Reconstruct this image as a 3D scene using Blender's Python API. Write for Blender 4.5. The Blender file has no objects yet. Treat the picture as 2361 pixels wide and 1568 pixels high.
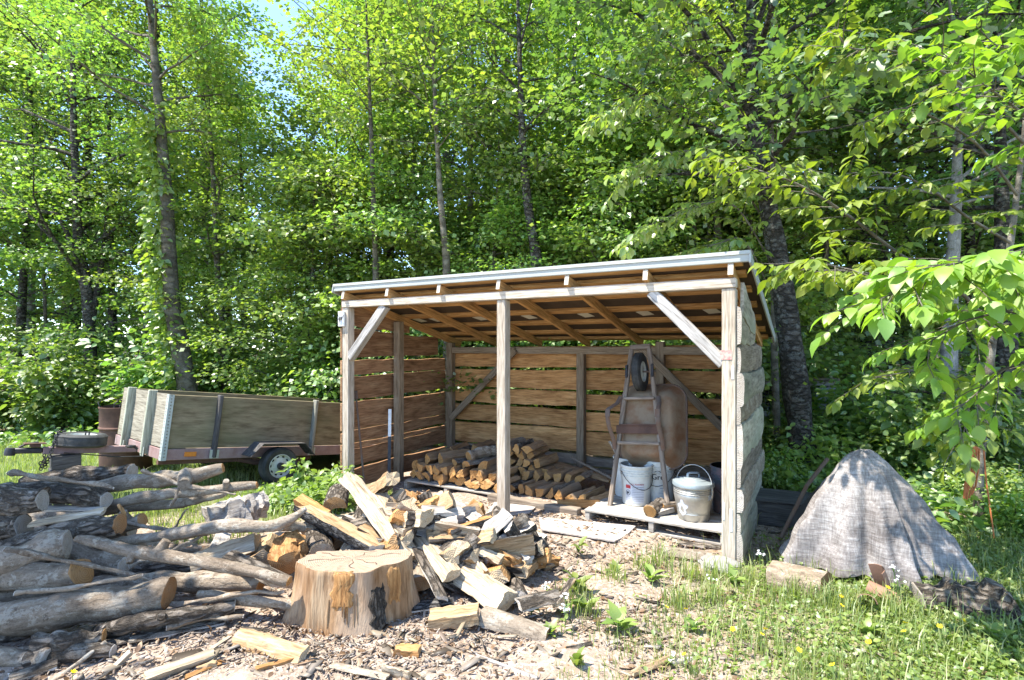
import bpy, bmesh, math, random
import numpy as np
from mathutils import Vector, Matrix

random.seed(7)
SC = bpy.context.scene
COL = SC.collection
PI = math.pi
# ------------------------------------------------------------------ camera model (metres; camera at origin, 1.6 m up, looking along +Y)
F, CX, HY, EYE = 1245.0, 1180.5, 800.0, 1.6


def W(px, py, Z):
    return Vector(((px - CX) / F * Z, Z, EYE - (py - HY) / F * Z))


def gz(x, y):
    z = -0.10 * math.exp(-(((x + 1.5) / 1.3) ** 2 + ((y - 6.9) / 1.0) ** 2))
    z += -0.04 * math.exp(-(((x - 1.7) / 1.2) ** 2 + ((y - 4.0) / 1.2) ** 2))
    z += 0.02 * math.sin(x * 1.7 + 0.6) * math.sin(y * 1.3 + 1.0) * (1 if y < 9 else 1.5)
    d = max(0.0, y - 14.0)
    return z + 0.02 * d


def Gp(px, py, h=0.0):
    """point on the ground seen at px,py"""
    z = 0.0
    for _ in range(6):
        Z = (EYE - z - h) * F / max(py - HY, 5)
        x = (px - CX) / F * Z
        z = gz(x, Z)
    return Vector((x, Z, z + h))


# ------------------------------------------------------------------ materials
MATS = {}


class NT:
    def __init__(self, name):
        self.m = bpy.data.materials.new(name)
        self.m.use_nodes = True
        self.t = self.m.node_tree
        self.t.nodes.clear()
        self.out = self.n('ShaderNodeOutputMaterial')
        MATS[name] = self.m

    def n(self, typ, props=None, **inp):
        nd = self.t.nodes.new(typ)
        for k, v in (props or {}).items():
            setattr(nd, k, v)
        for k, v in inp.items():
            key = int(k[1:]) if k[0] == 'i' and k[1:].isdigit() else k.replace('_', ' ')
            self.set(nd.inputs[key], v)
        return nd

    def set(self, sock, v):
        if hasattr(v, 'is_output') or hasattr(v, 'links'):
            self.t.links.new(v, sock)
        elif hasattr(v, 'outputs'):
            self.t.links.new(v.outputs[0], sock)
        else:
            if isinstance(v, (tuple, list)) and len(v) == 3 and sock.type == 'RGBA':
                v = (*v, 1)
            sock.default_value = v

    def math(self, op, a, b=0.5, c=None):
        nd = self.n('ShaderNodeMath', {'operation': op})
        self.set(nd.inputs[0], a)
        self.set(nd.inputs[1], b)
        if c is not None:
            self.set(nd.inputs[2], c)
        return nd.outputs[0]

    def mix(self, f, a, b, blend='MIX'):
        nd = self.n('ShaderNodeMix', {'data_type': 'RGBA', 'blend_type': blend})
        self.set(nd.inputs[0], f)
        self.set(nd.inputs[6], a)
        self.set(nd.inputs[7], b)
        return nd.outputs[2]

    def ramp(self, f, stops, interp='LINEAR'):
        nd = self.n('ShaderNodeValToRGB')
        nd.color_ramp.interpolation = interp
        el = nd.color_ramp.elements
        while len(el) < len(stops):
            el.new(0.5)
        for e, (p, c) in zip(el, stops):
            e.position = p
            e.color = (*c, 1) if len(c) == 3 else c
        self.set(nd.inputs[0], f)
        return nd.outputs[0]

    def coords(self, scale=(1, 1, 1), jitter=True):
        tc = self.n('ShaderNodeTexCoord')
        v = tc.outputs['Object']
        if jitter:
            oi = self.n('ShaderNodeObjectInfo')
            r = self.math('MULTIPLY', oi.outputs['Random'], 37.0)
            a = self.n('ShaderNodeVectorMath', {'operation': 'ADD'})
            self.set(a.inputs[0], v)
            cmb = self.n('ShaderNodeCombineXYZ')
            self.set(cmb.inputs[0], r)
            self.set(a.inputs[1], cmb)
            v = a.outputs[0]
        mp = self.n('ShaderNodeMapping')
        self.set(mp.inputs['Vector'], v)
        mp.inputs['Scale'].default_value = scale
        return mp.outputs[0]

    def noise(self, v, scale, detail=4, rough=0.55, dist=0.0):
        nd = self.n('ShaderNodeTexNoise')
        self.set(nd.inputs['Vector'], v)
        nd.inputs['Scale'].default_value = scale
        nd.inputs['Detail'].default_value = detail
        nd.inputs['Roughness'].default_value = rough
        nd.inputs['Distortion'].default_value = dist
        return nd.outputs[0]

    def vor(self, v, scale, feature='F1', out=0):
        nd = self.n('ShaderNodeTexVoronoi', {'feature': feature})
        self.set(nd.inputs['Vector'], v)
        nd.inputs['Scale'].default_value = scale
        return nd.outputs[out]

    def finish(self, color, rough=0.8, bump=None, bstr=0.4, bdist=0.01, metal=0.0, spec=0.3):
        p = self.n('ShaderNodeBsdfPrincipled')
        self.set(p.inputs['Base Color'], color)
        self.set(p.inputs['Roughness'], rough)
        p.inputs['Metallic'].default_value = metal
        p.inputs['Specular IOR Level'].default_value = spec
        if bump is not None:
            b = self.n('ShaderNodeBump')
            b.inputs['Strength'].default_value = bstr
            b.inputs['Distance'].default_value = bdist
            self.set(b.inputs['Height'], bump)
            self.set(p.inputs['Normal'], b.outputs[0])
        self.t.links.new(p.outputs[0], self.out.inputs[0])
        return self.m


def rnd_tint(t, col, amt=0.25):
    oi = t.n('ShaderNodeObjectInfo')
    k = t.math('MULTIPLY_ADD', oi.outputs['Random'], 2 * amt, 1 - amt)
    hsv = t.n('ShaderNodeHueSaturation')
    t.set(hsv.inputs['Value'], k)
    t.set(hsv.inputs['Color'], col)
    return hsv.outputs[0]


def wood(name, dark, mid, light, knots=0.5, bump=0.35, patch=None, tint=0.2, fib=1.0, rough=0.85):
    t = NT(name)
    v = t.coords((1.1, 11 * fib, 11 * fib))
    n1 = t.noise(v, 2.4, 7, 0.62, 0.8)
    col = t.ramp(n1, [(0.28, dark), (0.5, mid), (0.72, light)])
    v2 = t.coords((5, 90 * fib, 90 * fib))
    n2 = t.noise(v2, 1.2, 3, 0.6)
    col = t.mix(0.7, col, t.ramp(n2, [(0.32, (0.36, 0.32, 0.29)), (0.56, (1, 1, 1))]), 'MULTIPLY')
    if knots:
        v3 = t.coords((2.2, 6, 6))
        d = t.vor(v3, 1.0)
        k = t.ramp(d, [(0.03, (1, 1, 1)), (0.10, (0.25, 0.25, 0.25)), (0.17, (0, 0, 0))])
        col = t.mix(t.math('MULTIPLY', k, knots), col, tuple(c * 0.35 for c in dark))
    if patch:
        v4 = t.coords((0.9, 2.4, 2.4))
        n4 = t.noise(v4, 1.6, 4, 0.6)
        col = t.mix(t.ramp(n4, [(0.45, (0, 0, 0)), (0.68, (0.8, 0.8, 0.8))]), col, patch)
    col = rnd_tint(t, col, tint)
    return t.finish(col, rough, t.math('ADD', n1, n2), bump, 0.006, spec=0.15)


def bark(name, dark, mid, light, scale=1.0, crack=0.7, lichen=None, bump=0.8, bd=0.02, stretch=0.3, lic=0.6, fine=0.6):
    t = NT(name)
    v = t.coords((stretch * 10 * scale, 10 * scale, 10 * scale))
    n1 = t.noise(v, 1.3, 8, 0.68, 0.4)
    col = t.ramp(n1, [(0.30, dark), (0.5, mid), (0.70, light)])
    e = t.vor(t.coords((stretch * 14 * scale, 17 * scale, 17 * scale)), 1.0, 'DISTANCE_TO_EDGE')
    nx = t.noise(v, 3.5, 5, 0.75)
    e2 = t.math('ADD', e, t.math('MULTIPLY_ADD', nx, 0.6, -0.30))
    ck = t.ramp(e2, [(0.02, (0, 0, 0)), (0.20, (1, 1, 1))])
    col = t.mix(crack, col, t.mix(ck, tuple(c * 0.3 for c in dark), col))
    nf = t.noise(t.coords((60, 95, 95)), 1.0, 5, 0.8)
    col = t.mix(fine, col, t.ramp(nf, [(0.33, (0.30, 0.27, 0.24)), (0.52, (1, 1, 1))]), 'MULTIPLY')
    if lichen:
        n4 = t.noise(t.coords((5, 7, 7)), 1.5, 8, 0.8)
        col = t.mix(t.ramp(n4, [(0.53, (0, 0, 0)), (0.57, (lic, lic, lic))]), col, lichen)
        n5 = t.noise(t.coords((16, 20, 20)), 1.2, 5, 0.7)
        col = t.mix(t.ramp(n5, [(0.60, (0, 0, 0)), (0.66, (0.7, 0.7, 0.7))]), col, tuple(c * 0.55 for c in dark))
    col = rnd_tint(t, col, 0.22)
    h = t.math('ADD', t.math('MULTIPLY_ADD', n1, 0.6, t.math('MULTIPLY', ck, crack)), t.math('MULTIPLY', nf, 0.35))
    return t.finish(col, 0.9, h, bump, bd, spec=0.1)


def endgrain(name, c1, c2, edge):
    t = NT(name)
    v = t.coords((1, 1, 1), False)
    wv = t.n('ShaderNodeTexWave', {'wave_type': 'RINGS', 'rings_direction': 'X'})
    t.set(wv.inputs['Vector'], v)
    wv.inputs['Scale'].default_value = 26
    wv.inputs['Distortion'].default_value = 2.5
    wv.inputs['Detail'].default_value = 3
    col = t.mix(t.math('MULTIPLY', wv.outputs[0], 0.8), c1, c2)
    n = t.noise(t.coords((6, 9, 9)), 1.5, 6, 0.7)
    col = t.mix(t.ramp(n, [(0.42, (0, 0, 0)), (0.7, (0.85, 0.85, 0.85))]), col, edge)
    n3 = t.noise(t.coords((10, 60, 25)), 1.2, 3, 0.6)
    col = t.mix(t.ramp(n3, [(0.3, (0.75, 0.75, 0.75)), (0.42, (0, 0, 0))]), col, tuple(c * 0.4 for c in edge))
    col = rnd_tint(t, col, 0.15)
    return t.finish(col, 0.9, t.math('ADD', wv.outputs[0], n3), 0.35, 0.004, spec=0.1)


def plain(name, col, rough=0.6, metal=0.0, var=0.25, scale=6, spec=0.4, bump=0.1, c2=None, thr=(0.4, 0.65)):
    t = NT(name)
    v = t.coords((1, 1, 1))
    n = t.noise(v, scale, 6, 0.65)
    if c2 is None:
        c2 = tuple(c * (1 - var) for c in col)
        thr = (0.35, 0.7)
    c = t.mix(t.ramp(n, [(thr[0], (0, 0, 0)), (thr[1], (1, 1, 1))]), col, c2)
    r = t.math('MULTIPLY_ADD', n, 0.3, rough - 0.15)
    return t.finish(c, r, n, bump, 0.01, metal=metal, spec=spec)


def leafmat(name, cols, tr, gloss=0.07):
    """cols: list of reflectance colours, picked per leaf; tr: transmitted colour multiplier"""
    t = NT(name)
    g = t.n('ShaderNodeNewGeometry')
    oi = t.n('ShaderNodeObjectInfo')
    r = g.outputs['Random Per Island']
    col = t.ramp(r, [(i / (len(cols) - 1) if len(cols) > 1 else 0, c) for i, c in enumerate(cols)])
    hsv = t.n('ShaderNodeHueSaturation')
    t.set(hsv.inputs['Color'], col)
    t.set(hsv.inputs['Hue'], t.math('MULTIPLY_ADD', oi.outputs['Random'], 0.03, 0.485))
    t.set(hsv.inputs['Value'], t.math('MULTIPLY_ADD', oi.outputs['Random'], 0.35, 0.85))
    col = hsv.outputs[0]
    d = t.n('ShaderNodeBsdfDiffuse', Color=col)
    tcol = t.mix(1.0, col, tr, 'MULTIPLY')
    tl = t.n('ShaderNodeBsdfTranslucent', Color=tcol)
    mx = t.n('ShaderNodeMixShader', i0=0.5, i1=d, i2=tl)
    gl = t.n('ShaderNodeBsdfGlossy', Color=(1, 1, 1), Roughness=0.48)
    m2 = t.n('ShaderNodeMixShader', i0=gloss, i1=mx, i2=gl)
    t.t.links.new(m2.outputs[0], t.out.inputs[0])
    return t.m


# ------------------------------------------------------------------ mesh helpers
class MB:
    """collects vertices and faces of ONE mesh"""

    def __init__(self):
        self.v, self.f, self.mi = [], [], []

    def add(self, verts, faces, mi=0):
        o = len(self.v)
        self.v += [tuple(p) for p in verts]
        self.f += [tuple(i + o for i in f) for f in faces]
        self.mi += [mi] * len(faces)
        return self

    def box(self, lo, hi, mi=0, M=None, bev=0.0):
        x0, y0, z0 = lo
        x1, y1, z1 = hi
        if bev <= 0:
            vs = [(x0, y0, z0), (x1, y0, z0), (x1, y1, z0), (x0, y1, z0), (x0, y0, z1), (x1, y0, z1), (x1, y1, z1), (x0, y1, z1)]
            fs = [(0, 3, 2, 1), (4, 5, 6, 7), (0, 1, 5, 4), (1, 2, 6, 5), (2, 3, 7, 6), (3, 0, 4, 7)]
        else:
            bm = bmesh.new()
            bmesh.ops.create_cube(bm, size=1)
            for q in bm.verts:
                q.co = Vector(((x0 + x1) / 2 + q.co.x * (x1 - x0), (y0 + y1) / 2 + q.co.y * (y1 - y0), (z0 + z1) / 2 + q.co.z * (z1 - z0)))
            bmesh.ops.bevel(bm, geom=bm.edges[:], offset=bev, segments=1, affect='EDGES')
            bm.verts.index_update()
            vs = [q.co.copy() for q in bm.verts]
            fs = [tuple(q.index for q in f.verts) for f in bm.faces]
            bm.free()
        if M is not None:
            vs = [M @ Vector(p) for p in vs]
        return self.add(vs, fs, mi)

    def tube(self, pts, rad, sides=8, mi=0, cap=True, flat=1.0):
        pts = [Vector(p) for p in pts]
        n = len(pts)
        if not hasattr(rad, '__len__'):
            rad = [rad] * n
        up = Vector((0.13, 0.21, 0.97))
        vs, fs = [], []
        a = None
        for i in range(n):
            t = (pts[min(i + 1, n - 1)] - pts[max(i - 1, 0)])
            if t.length < 1e-9:
                t = Vector((0, 0, 1))
            t.normalize()
            if a is None:
                a = t.cross(up)
                if a.length < 0.1:
                    a = t.cross(Vector((1, 0, 0)))
            a = (a - t * a.dot(t)).normalized()
            b = t.cross(a)
            for k in range(sides):
                th = 2 * PI * k / sides
                vs.append(pts[i] + a * (math.cos(th) * rad[i]) + b * (math.sin(th) * rad[i] * flat))
        for i in range(n - 1):
            for k in range(sides):
                k2 = (k + 1) % sides
                fs.append((i * sides + k, i * sides + k2, (i + 1) * sides + k2, (i + 1) * sides + k))
        if cap:
            fs.append(tuple(range(sides - 1, -1, -1)))
            fs.append(tuple((n - 1) * sides + k for k in range(sides)))
        return self.add(vs, fs, mi)

    def lathe(self, prof, seg=32, mi=0, M=None, capb=False, capt=False, arc=None):
        """prof: (r,z) list around local Z"""
        vs, fs = [], []
        full = arc is None
        a0, a1 = arc or (0, 2 * PI)
        ns = seg if full else seg + 1
        for r, z in prof:
            for k in range(ns):
                th = a0 + (a1 - a0) * k / seg
                vs.append(Vector((r * math.cos(th), r * math.sin(th), z)))
        for i in range(len(prof) - 1):
            for k in range(seg):
                k2 = (k + 1) % ns if full else k + 1
                fs.append((i * ns + k, i * ns + k2, (i + 1) * ns + k2, (i + 1) * ns + k))
        if capb:
            fs.append(tuple(range(ns - 1, -1, -1)))
        if capt:
            fs.append(tuple((len(prof) - 1) * ns + k for k in range(ns)))
        if M is not None:
            vs = [M @ p for p in vs]
        return self.add(vs, fs, mi)

    def build(self, name, mats, parent=None, M=None, smooth=None):
        me = bpy.data.meshes.new(name)
        me.from_pydata(self.v, [], self.f)
        if not isinstance(mats, (list, tuple)):
            mats = [mats]
        for m in mats:
            me.materials.append(MATS[m] if isinstance(m, str) else m)
        me.polygons.foreach_set('material_index', self.mi)
        if smooth is not None:
            me.polygons.foreach_set('use_smooth', [True] * len(self.f))
            me.set_sharp_from_angle(angle=math.radians(smooth))
        me.update()
        return link(name, me, parent, M)


def link(name, me, parent=None, M=None):
    o = bpy.data.objects.new(name, me)
    COL.objects.link(o)
    if parent is not None:
        o.parent = parent
    if M is not None:
        o.matrix_local = M
    return o


def np_mesh(name, verts, faces, mats, smooth=False):
    """verts (N,3) faces (M,k)"""
    me = bpy.data.meshes.new(name)
    nv, (nf, k) = len(verts), faces.shape
    me.vertices.add(nv)
    me.vertices.foreach_set('co', verts.astype(np.float32).ravel())
    me.loops.add(nf * k)
    me.loops.foreach_set('vertex_index', faces.astype(np.int32).ravel())
    me.polygons.add(nf)
    me.polygons.foreach_set('loop_start', np.arange(0, nf * k, k, dtype=np.int32))
    me.polygons.foreach_set('loop_total', np.full(nf, k, dtype=np.int32))
    if smooth:
        me.polygons.foreach_set('use_smooth', np.ones(nf, dtype=bool))
    for m in (mats if isinstance(mats, (list, tuple)) else [mats]):
        me.materials.append(MATS[m])
    me.update(calc_edges=True)
    me.validate()
    return me


def tag(o, label, cat, group=None, kind=None):
    if label:
        o['label'] = label
    if cat:
        o['category'] = cat
    if group:
        o['group'] = group
    if kind:
        o['kind'] = kind
    return o


def empty(name, loc, label, cat, group=None, M=None):
    o = bpy.data.objects.new(name, None)
    COL.objects.link(o)
    o.empty_display_size = 0.1
    if M is not None:
        o.matrix_world = M
    else:
        o.location = loc
    return tag(o, label, cat, group)


def dup(root, M, label=None, group=None):
    r = root.copy()
    COL.objects.link(r)
    r.matrix_world = M
    if label:
        r['label'] = label
    if group:
        r['group'] = group
    for ch in list(root.children):
        c = ch.copy()
        COL.objects.link(c)
        c.parent = r
        for g in list(ch.children):
            d = g.copy()
            COL.objects.link(d)
            d.parent = c
    return r


def frame(p1, p2, roll=0.0):
    """matrix with local X from p1 to p2, local Z as near up as can be, origin at p1"""
    x = (Vector(p2) - Vector(p1)).normalized()
    up = Vector((0, 0, 1)) if abs(x.z) < 0.97 else Vector((0, -1, 0))
    y = up.cross(x).normalized()
    z = x.cross(y)
    M = Matrix((x, y, z)).transposed().to_4x4() @ Matrix.Rotation(roll, 4, 'X')
    M.translation = Vector(p1)
    return M


class Wob:
    """smooth random function of one variable"""

    def __init__(self, amp, freq, rng, n=4):
        self.t = [(amp * rng.uniform(0.4, 1) / (1 + i * 0.6), freq * (1 + i * 0.9) * rng.uniform(0.7, 1.3), rng.uniform(0, 6.28)) for i in range(n)]

    def __call__(self, x):
        return sum(a * math.sin(f * x + p) for a, f, p in self.t)
# ------------------------------------------------------------------ world, sun, camera
SUN = Vector((-0.50, -0.12, 1.0)).normalized()
w = bpy.data.worlds.new("World")
SC.world = w
w.use_nodes = True
wt = w.node_tree
wt.nodes.clear()
bg = wt.nodes.new('ShaderNodeBackground')
sky = wt.nodes.new('ShaderNodeTexSky')
wo = wt.nodes.new('ShaderNodeOutputWorld')
sky.sky_type = 'NISHITA'
sky.sun_disc = False
sky.sun_elevation = math.asin(SUN.z)
sky.sun_rotation = math.atan2(SUN.x, SUN.y)
sky.air_density = 0.75
sky.dust_density = 0.15
sky.ozone_density = 3.0
bg.inputs[1].default_value = 0.15
wt.links.new(sky.outputs[0], bg.inputs[0])
wt.links.new(bg.outputs[0], wo.inputs[0])

sl = bpy.data.lights.new('sun', 'SUN')
sl.energy = 3.3
sl.angle = math.radians(0.53)
sl.color = (1.0, 0.95, 0.86)
so = bpy.data.objects.new('sun', sl)
COL.objects.link(so)
so.rotation_euler = SUN.to_track_quat('Z', 'Y').to_euler()
so.location = (-8, 0, 14)

cam = bpy.data.cameras.new('camera')
cam.sensor_width = 36
cam.lens = 36 * F / 2361
cam.shift_y = (HY - 784) / 2361
cam.clip_start = 0.05
cam.clip_end = 600
co = bpy.data.objects.new('camera', cam)
COL.objects.link(co)
co.location = (0, 0, EYE)
co.rotation_euler = (PI / 2, 0, 0)
SC.camera = co

SC.view_settings.view_transform = 'Standard'
SC.view_settings.look = 'None'
SC.view_settings.exposure = 2.12
SC.view_settings.gamma = 1
cy = SC.cycles
cy.use_denoising = True
try:
    cy.denoiser = 'OPENIMAGEDENOISE'
    cy.denoising_input_passes = 'RGB_ALBEDO_NORMAL'
    cy.denoising_prefilter = 'NONE'
except Exception:
    pass
cy.max_bounces = 8
cy.diffuse_bounces = 4
cy.glossy_bounces = 2
cy.transmission_bounces = 6
cy.transparent_max_bounces = 4
cy.use_adaptive_sampling = False
cy.adaptive_threshold = 0.02
cy.caustics_reflective = False
cy.caustics_refractive = False
cy.sample_clamp_indirect = 6

# ------------------------------------------------------------------ material library
wood('post_wood', (0.30, 0.245, 0.18), (0.47, 0.40, 0.31), (0.60, 0.52, 0.42), knots=0.9, tint=0.1, bump=0.5)
wood('beam_wood', (0.44, 0.365, 0.275), (0.58, 0.50, 0.395), (0.68, 0.60, 0.49), knots=0.5, tint=0.06)
wood('brace_grey', (0.30, 0.28, 0.255), (0.45, 0.425, 0.39), (0.56, 0.535, 0.495), knots=0.7, tint=0.05)
wood('rafter_wood', (0.34, 0.175, 0.065), (0.52, 0.295, 0.115), (0.65, 0.39, 0.165), knots=0.5, tint=0.12)
wood('pine_board', (0.26, 0.122, 0.045), (0.43, 0.225, 0.088), (0.56, 0.33, 0.145), knots=0.9, tint=0.2, fib=0.6)
wood('red_board', (0.20, 0.10, 0.05), (0.36, 0.20, 0.105), (0.48, 0.30, 0.165), knots=0.8, tint=0.2, fib=0.6)
wood('old_board', (0.15, 0.12, 0.085), (0.25, 0.20, 0.15), (0.36, 0.30, 0.23), knots=0.5, tint=0.2, fib=0.7)
wood('back_post', (0.17, 0.125, 0.08), (0.26, 0.20, 0.135), (0.34, 0.27, 0.19), knots=0.4, tint=0.1)
wood('slab_wood', (0.17, 0.15, 0.115), (0.30, 0.27, 0.205), (0.42, 0.38, 0.30), knots=0.9, tint=0.3, fib=0.4, patch=(0.225, 0.23, 0.16))
wood('pallet_wood', (0.26, 0.24, 0.20), (0.38, 0.35, 0.30), (0.50, 0.46, 0.40), knots=0.2, tint=0.15)
wood('plywood', (0.145, 0.115, 0.07), (0.22, 0.18, 0.11), (0.29, 0.24, 0.155), knots=0.3, tint=0.04, fib=0.45, patch=(0.145, 0.135, 0.075))
wood('plywood_front', (0.225, 0.20, 0.15), (0.30, 0.27, 0.205), (0.37, 0.335, 0.26), knots=0.3, tint=0.04, fib=0.9)
wood('stake_wood', (0.17, 0.16, 0.13), (0.26, 0.25, 0.20), (0.34, 0.32, 0.25), knots=0.2, tint=0.1)
wood('stake_green', (0.27, 0.28, 0.21), (0.36, 0.37, 0.28), (0.45, 0.45, 0.35), knots=0.2, tint=0.05)
wood('dark_stake', (0.05, 0.045, 0.045), (0.09, 0.085, 0.08), (0.17, 0.16, 0.15), knots=0.2, tint=0.05)
wood('barrow_wood', (0.16, 0.125, 0.095), (0.245, 0.195, 0.15), (0.33, 0.27, 0.215), knots=0.1, tint=0.05)
wood('split_pale', (0.27, 0.19, 0.115), (0.44, 0.355, 0.245), (0.57, 0.495, 0.385), knots=0.3, tint=0.12, bump=0.9, fib=0.9)
wood('split_tan', (0.22, 0.13, 0.06), (0.36, 0.245, 0.135), (0.49, 0.37, 0.235), knots=0.3, tint=0.16, bump=0.9, fib=0.9)
wood('split_orange', (0.23, 0.10, 0.032), (0.38, 0.20, 0.075), (0.50, 0.305, 0.14), knots=0.25, tint=0.16, bump=0.9, fib=0.9)
wood('split_aged', (0.24, 0.13, 0.06), (0.36, 0.22, 0.11), (0.46, 0.31, 0.17), knots=0.1, tint=0.25, bump=0.6, fib=0.8, patch=(0.25, 0.20, 0.15))
wood('split_grey', (0.26, 0.23, 0.20), (0.40, 0.36, 0.31), (0.52, 0.48, 0.42), knots=0.2, tint=0.15, bump=0.8, fib=0.8)
wood('white_board', (0.38, 0.335, 0.29), (0.46, 0.41, 0.36), (0.53, 0.48, 0.43), knots=0.0, tint=0.05, bump=0.1)
wood('stump_side', (0.17, 0.085, 0.035), (0.31, 0.185, 0.095), (0.43, 0.31, 0.19), knots=0.3, tint=0.0, bump=1.0, fib=0.6, patch=(0.36, 0.27, 0.19))
bark('bark_grey', (0.135, 0.10, 0.070), (0.25, 0.195, 0.14), (0.35, 0.285, 0.215), crack=0.2, lichen=(0.40, 0.355, 0.28), scale=1.2, bump=0.8)
bark('bark_pale', (0.18, 0.138, 0.098), (0.29, 0.235, 0.175), (0.39, 0.33, 0.255), crack=0.18, lichen=(0.41, 0.375, 0.305), scale=1.2, bump=0.6)
bark('bark_rough', (0.115, 0.092, 0.070), (0.22, 0.18, 0.14), (0.33, 0.285, 0.235), crack=0.75, lichen=(0.32, 0.295, 0.25), scale=1.5, bump=1.0, bd=0.03, lic=0.4)
bark('bark_dark', (0.045, 0.042, 0.040), (0.10, 0.095, 0.09), (0.22, 0.21, 0.20), crack=0.75, lichen=(0.27, 0.265, 0.25), scale=2.0, bump=1.0, bd=0.02, stretch=0.5, lic=0.45)
bark('bark_tree', (0.05, 0.043, 0.035), (0.105, 0.092, 0.078), (0.18, 0.165, 0.145), crack=0.6, scale=1.0, bump=1.0, bd=0.04, lichen=(0.21, 0.215, 0.19), lic=0.6, stretch=0.4)
bark('bark_tan_tree', (0.10, 0.085, 0.065), (0.18, 0.16, 0.125), (0.26, 0.24, 0.20), crack=0.4, scale=0.5, bump=0.8, bd=0.03)
bark('bark_birch', (0.18, 0.17, 0.155), (0.30, 0.29, 0.27), (0.42, 0.41, 0.39), crack=0.2, scale=0.6, bump=0.4, stretch=2.0)
endgrain('end_pale', (0.43, 0.33, 0.21), (0.33, 0.23, 0.125), (0.42, 0.34, 0.245))
endgrain('end_orange', (0.40, 0.22, 0.085), (0.29, 0.14, 0.05), (0.36, 0.23, 0.12))
endgrain('end_rust', (0.28, 0.15, 0.065), (0.20, 0.095, 0.04), (0.25, 0.16, 0.09))
endgrain('end_grey', (0.40, 0.35, 0.29), (0.30, 0.25, 0.20), (0.45, 0.41, 0.36))
endgrain('end_aged', (0.42, 0.23, 0.08), (0.30, 0.15, 0.05), (0.36, 0.22, 0.10))
endgrain('stump_top', (0.30, 0.225, 0.16), (0.22, 0.155, 0.10), (0.27, 0.21, 0.16))
plain('roof_trim', (0.36, 0.37, 0.335), 0.45, 0.0, 0.12, 3, 0.5, 0.02)
plain('roof_sheet', (0.50, 0.52, 0.46), 0.5, 0.0, 0.12, 3, 0.4, 0.02)
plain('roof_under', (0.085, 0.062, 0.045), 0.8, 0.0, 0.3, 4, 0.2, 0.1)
plain('paper', (0.62, 0.60, 0.50), 0.8, 0, 0.1, 20, 0.1, 0.02)
plain('white_paint', (0.72, 0.72, 0.70), 0.6, 0, 0.15, 20, 0.2, 0.05)
plain('red_paint', (0.55, 0.20, 0.19), 0.8, 0, 0.3, 40, 0.1, 0.05, c2=(0.46, 0.40, 0.33), thr=(0.38, 0.60))
plain('black_rubber', (0.028, 0.030, 0.030), 0.75, 0, 0.4, 9, 0.3, 0.1, c2=(0.07, 0.07, 0.065))
plain('rim_white', (0.55, 0.57, 0.52), 0.5, 0, 0.2, 12, 0.4, 0.05, c2=(0.38, 0.38, 0.33))
plain('black_metal', (0.02, 0.02, 0.024), 0.5, 0.2, 0.4, 20, 0.4, 0.05, c2=(0.05, 0.045, 0.04))
plain('dark_hole', (0.012, 0.011, 0.01), 0.9, 0, 0.1, 5, 0.0, 0.0)
plain('red_frame', (0.29, 0.205, 0.195), 0.6, 0, 0.2, 5, 0.3, 0.1, c2=(0.21, 0.12, 0.10))
plain('rust', (0.125, 0.07, 0.05), 0.85, 0, 0.3, 7, 0.2, 0.3, c2=(0.075, 0.045, 0.035))
plain('rust_pan', (0.25, 0.185, 0.12), 0.75, 0, 0.3, 5, 0.2, 0.2, c2=(0.20, 0.10, 0.05), thr=(0.44, 0.64))
plain('rust_dark', (0.13, 0.10, 0.08), 0.8, 0.1, 0.3, 12, 0.3, 0.2, c2=(0.15, 0.085, 0.055))
plain('galvanised', (0.50, 0.49, 0.45), 0.42, 0.75, 0.2, 9, 0.5, 0.03, c2=(0.38, 0.37, 0.34))
plain('galv_lid', (0.33, 0.38, 0.39), 0.5, 0.5, 0.2, 9, 0.5, 0.03)
plain('galv_bracket', (0.40, 0.42, 0.36), 0.6, 0.2, 0.2, 15, 0.4, 0.05)
plain('angle_steel', (0.40, 0.44, 0.40), 0.6, 0.1, 0.2, 30, 0.4, 0.05)
plain('amber', (0.62, 0.20, 0.02), 0.35, 0, 0.2, 60, 0.5, 0.1)
plain('bucket_white', (0.66, 0.66, 0.60), 0.5, 0, 0.14, 5, 0.35, 0.02, c2=(0.52, 0.51, 0.45))
plain('bucket_inside', (0.25, 0.25, 0.23), 0.6, 0, 0.2, 5, 0.2, 0.02)
plain('bucket_dark', (0.06, 0.075, 0.085), 0.5, 0, 0.3, 12, 0.35, 0.03, c2=(0.14, 0.09, 0.09))
plain('label_red', (0.50, 0.05, 0.05), 0.6, 0, 0.2, 40, 0.2, 0.0)
plain('label_grey', (0.36, 0.37, 0.40), 0.6, 0, 0.2, 60, 0.2, 0.0)
plain('label_pale', (0.55, 0.56, 0.58), 0.6, 0, 0.1, 60, 0.2, 0.0)
plain('ink', (0.03, 0.03, 0.035), 0.6, 0, 0.2, 30, 0.2, 0.0)
plain('stone', (0.27, 0.26, 0.235), 0.85, 0, 0.35, 12, 0.2, 0.5)
plain('terracotta', (0.30, 0.17, 0.115), 0.8, 0, 0.3, 9, 0.2, 0.2)
plain('orange_cord', (0.50, 0.16, 0.05), 0.6, 0, 0.25, 20, 0.3, 0.05)
plain('bamboo', (0.22, 0.20, 0.11), 0.7, 0, 0.3, 20, 0.3, 0.05)
plain('soil', (0.13, 0.095, 0.07), 0.95, 0, 0.4, 14, 0.1, 0.6)
plain('petal_yellow', (0.85, 0.62, 0.02), 0.6, 0, 0.1, 20, 0.2, 0.0)
plain('petal_white', (0.80, 0.79, 0.80), 0.7, 0, 0.08, 20, 0.1, 0.0)
plain('stem_green', (0.12, 0.20, 0.05), 0.7, 0, 0.2, 20, 0.2, 0.0)
plain('wire', (0.30, 0.30, 0.28), 0.6, 0.4, 0.2, 20, 0.3, 0.0)
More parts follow.
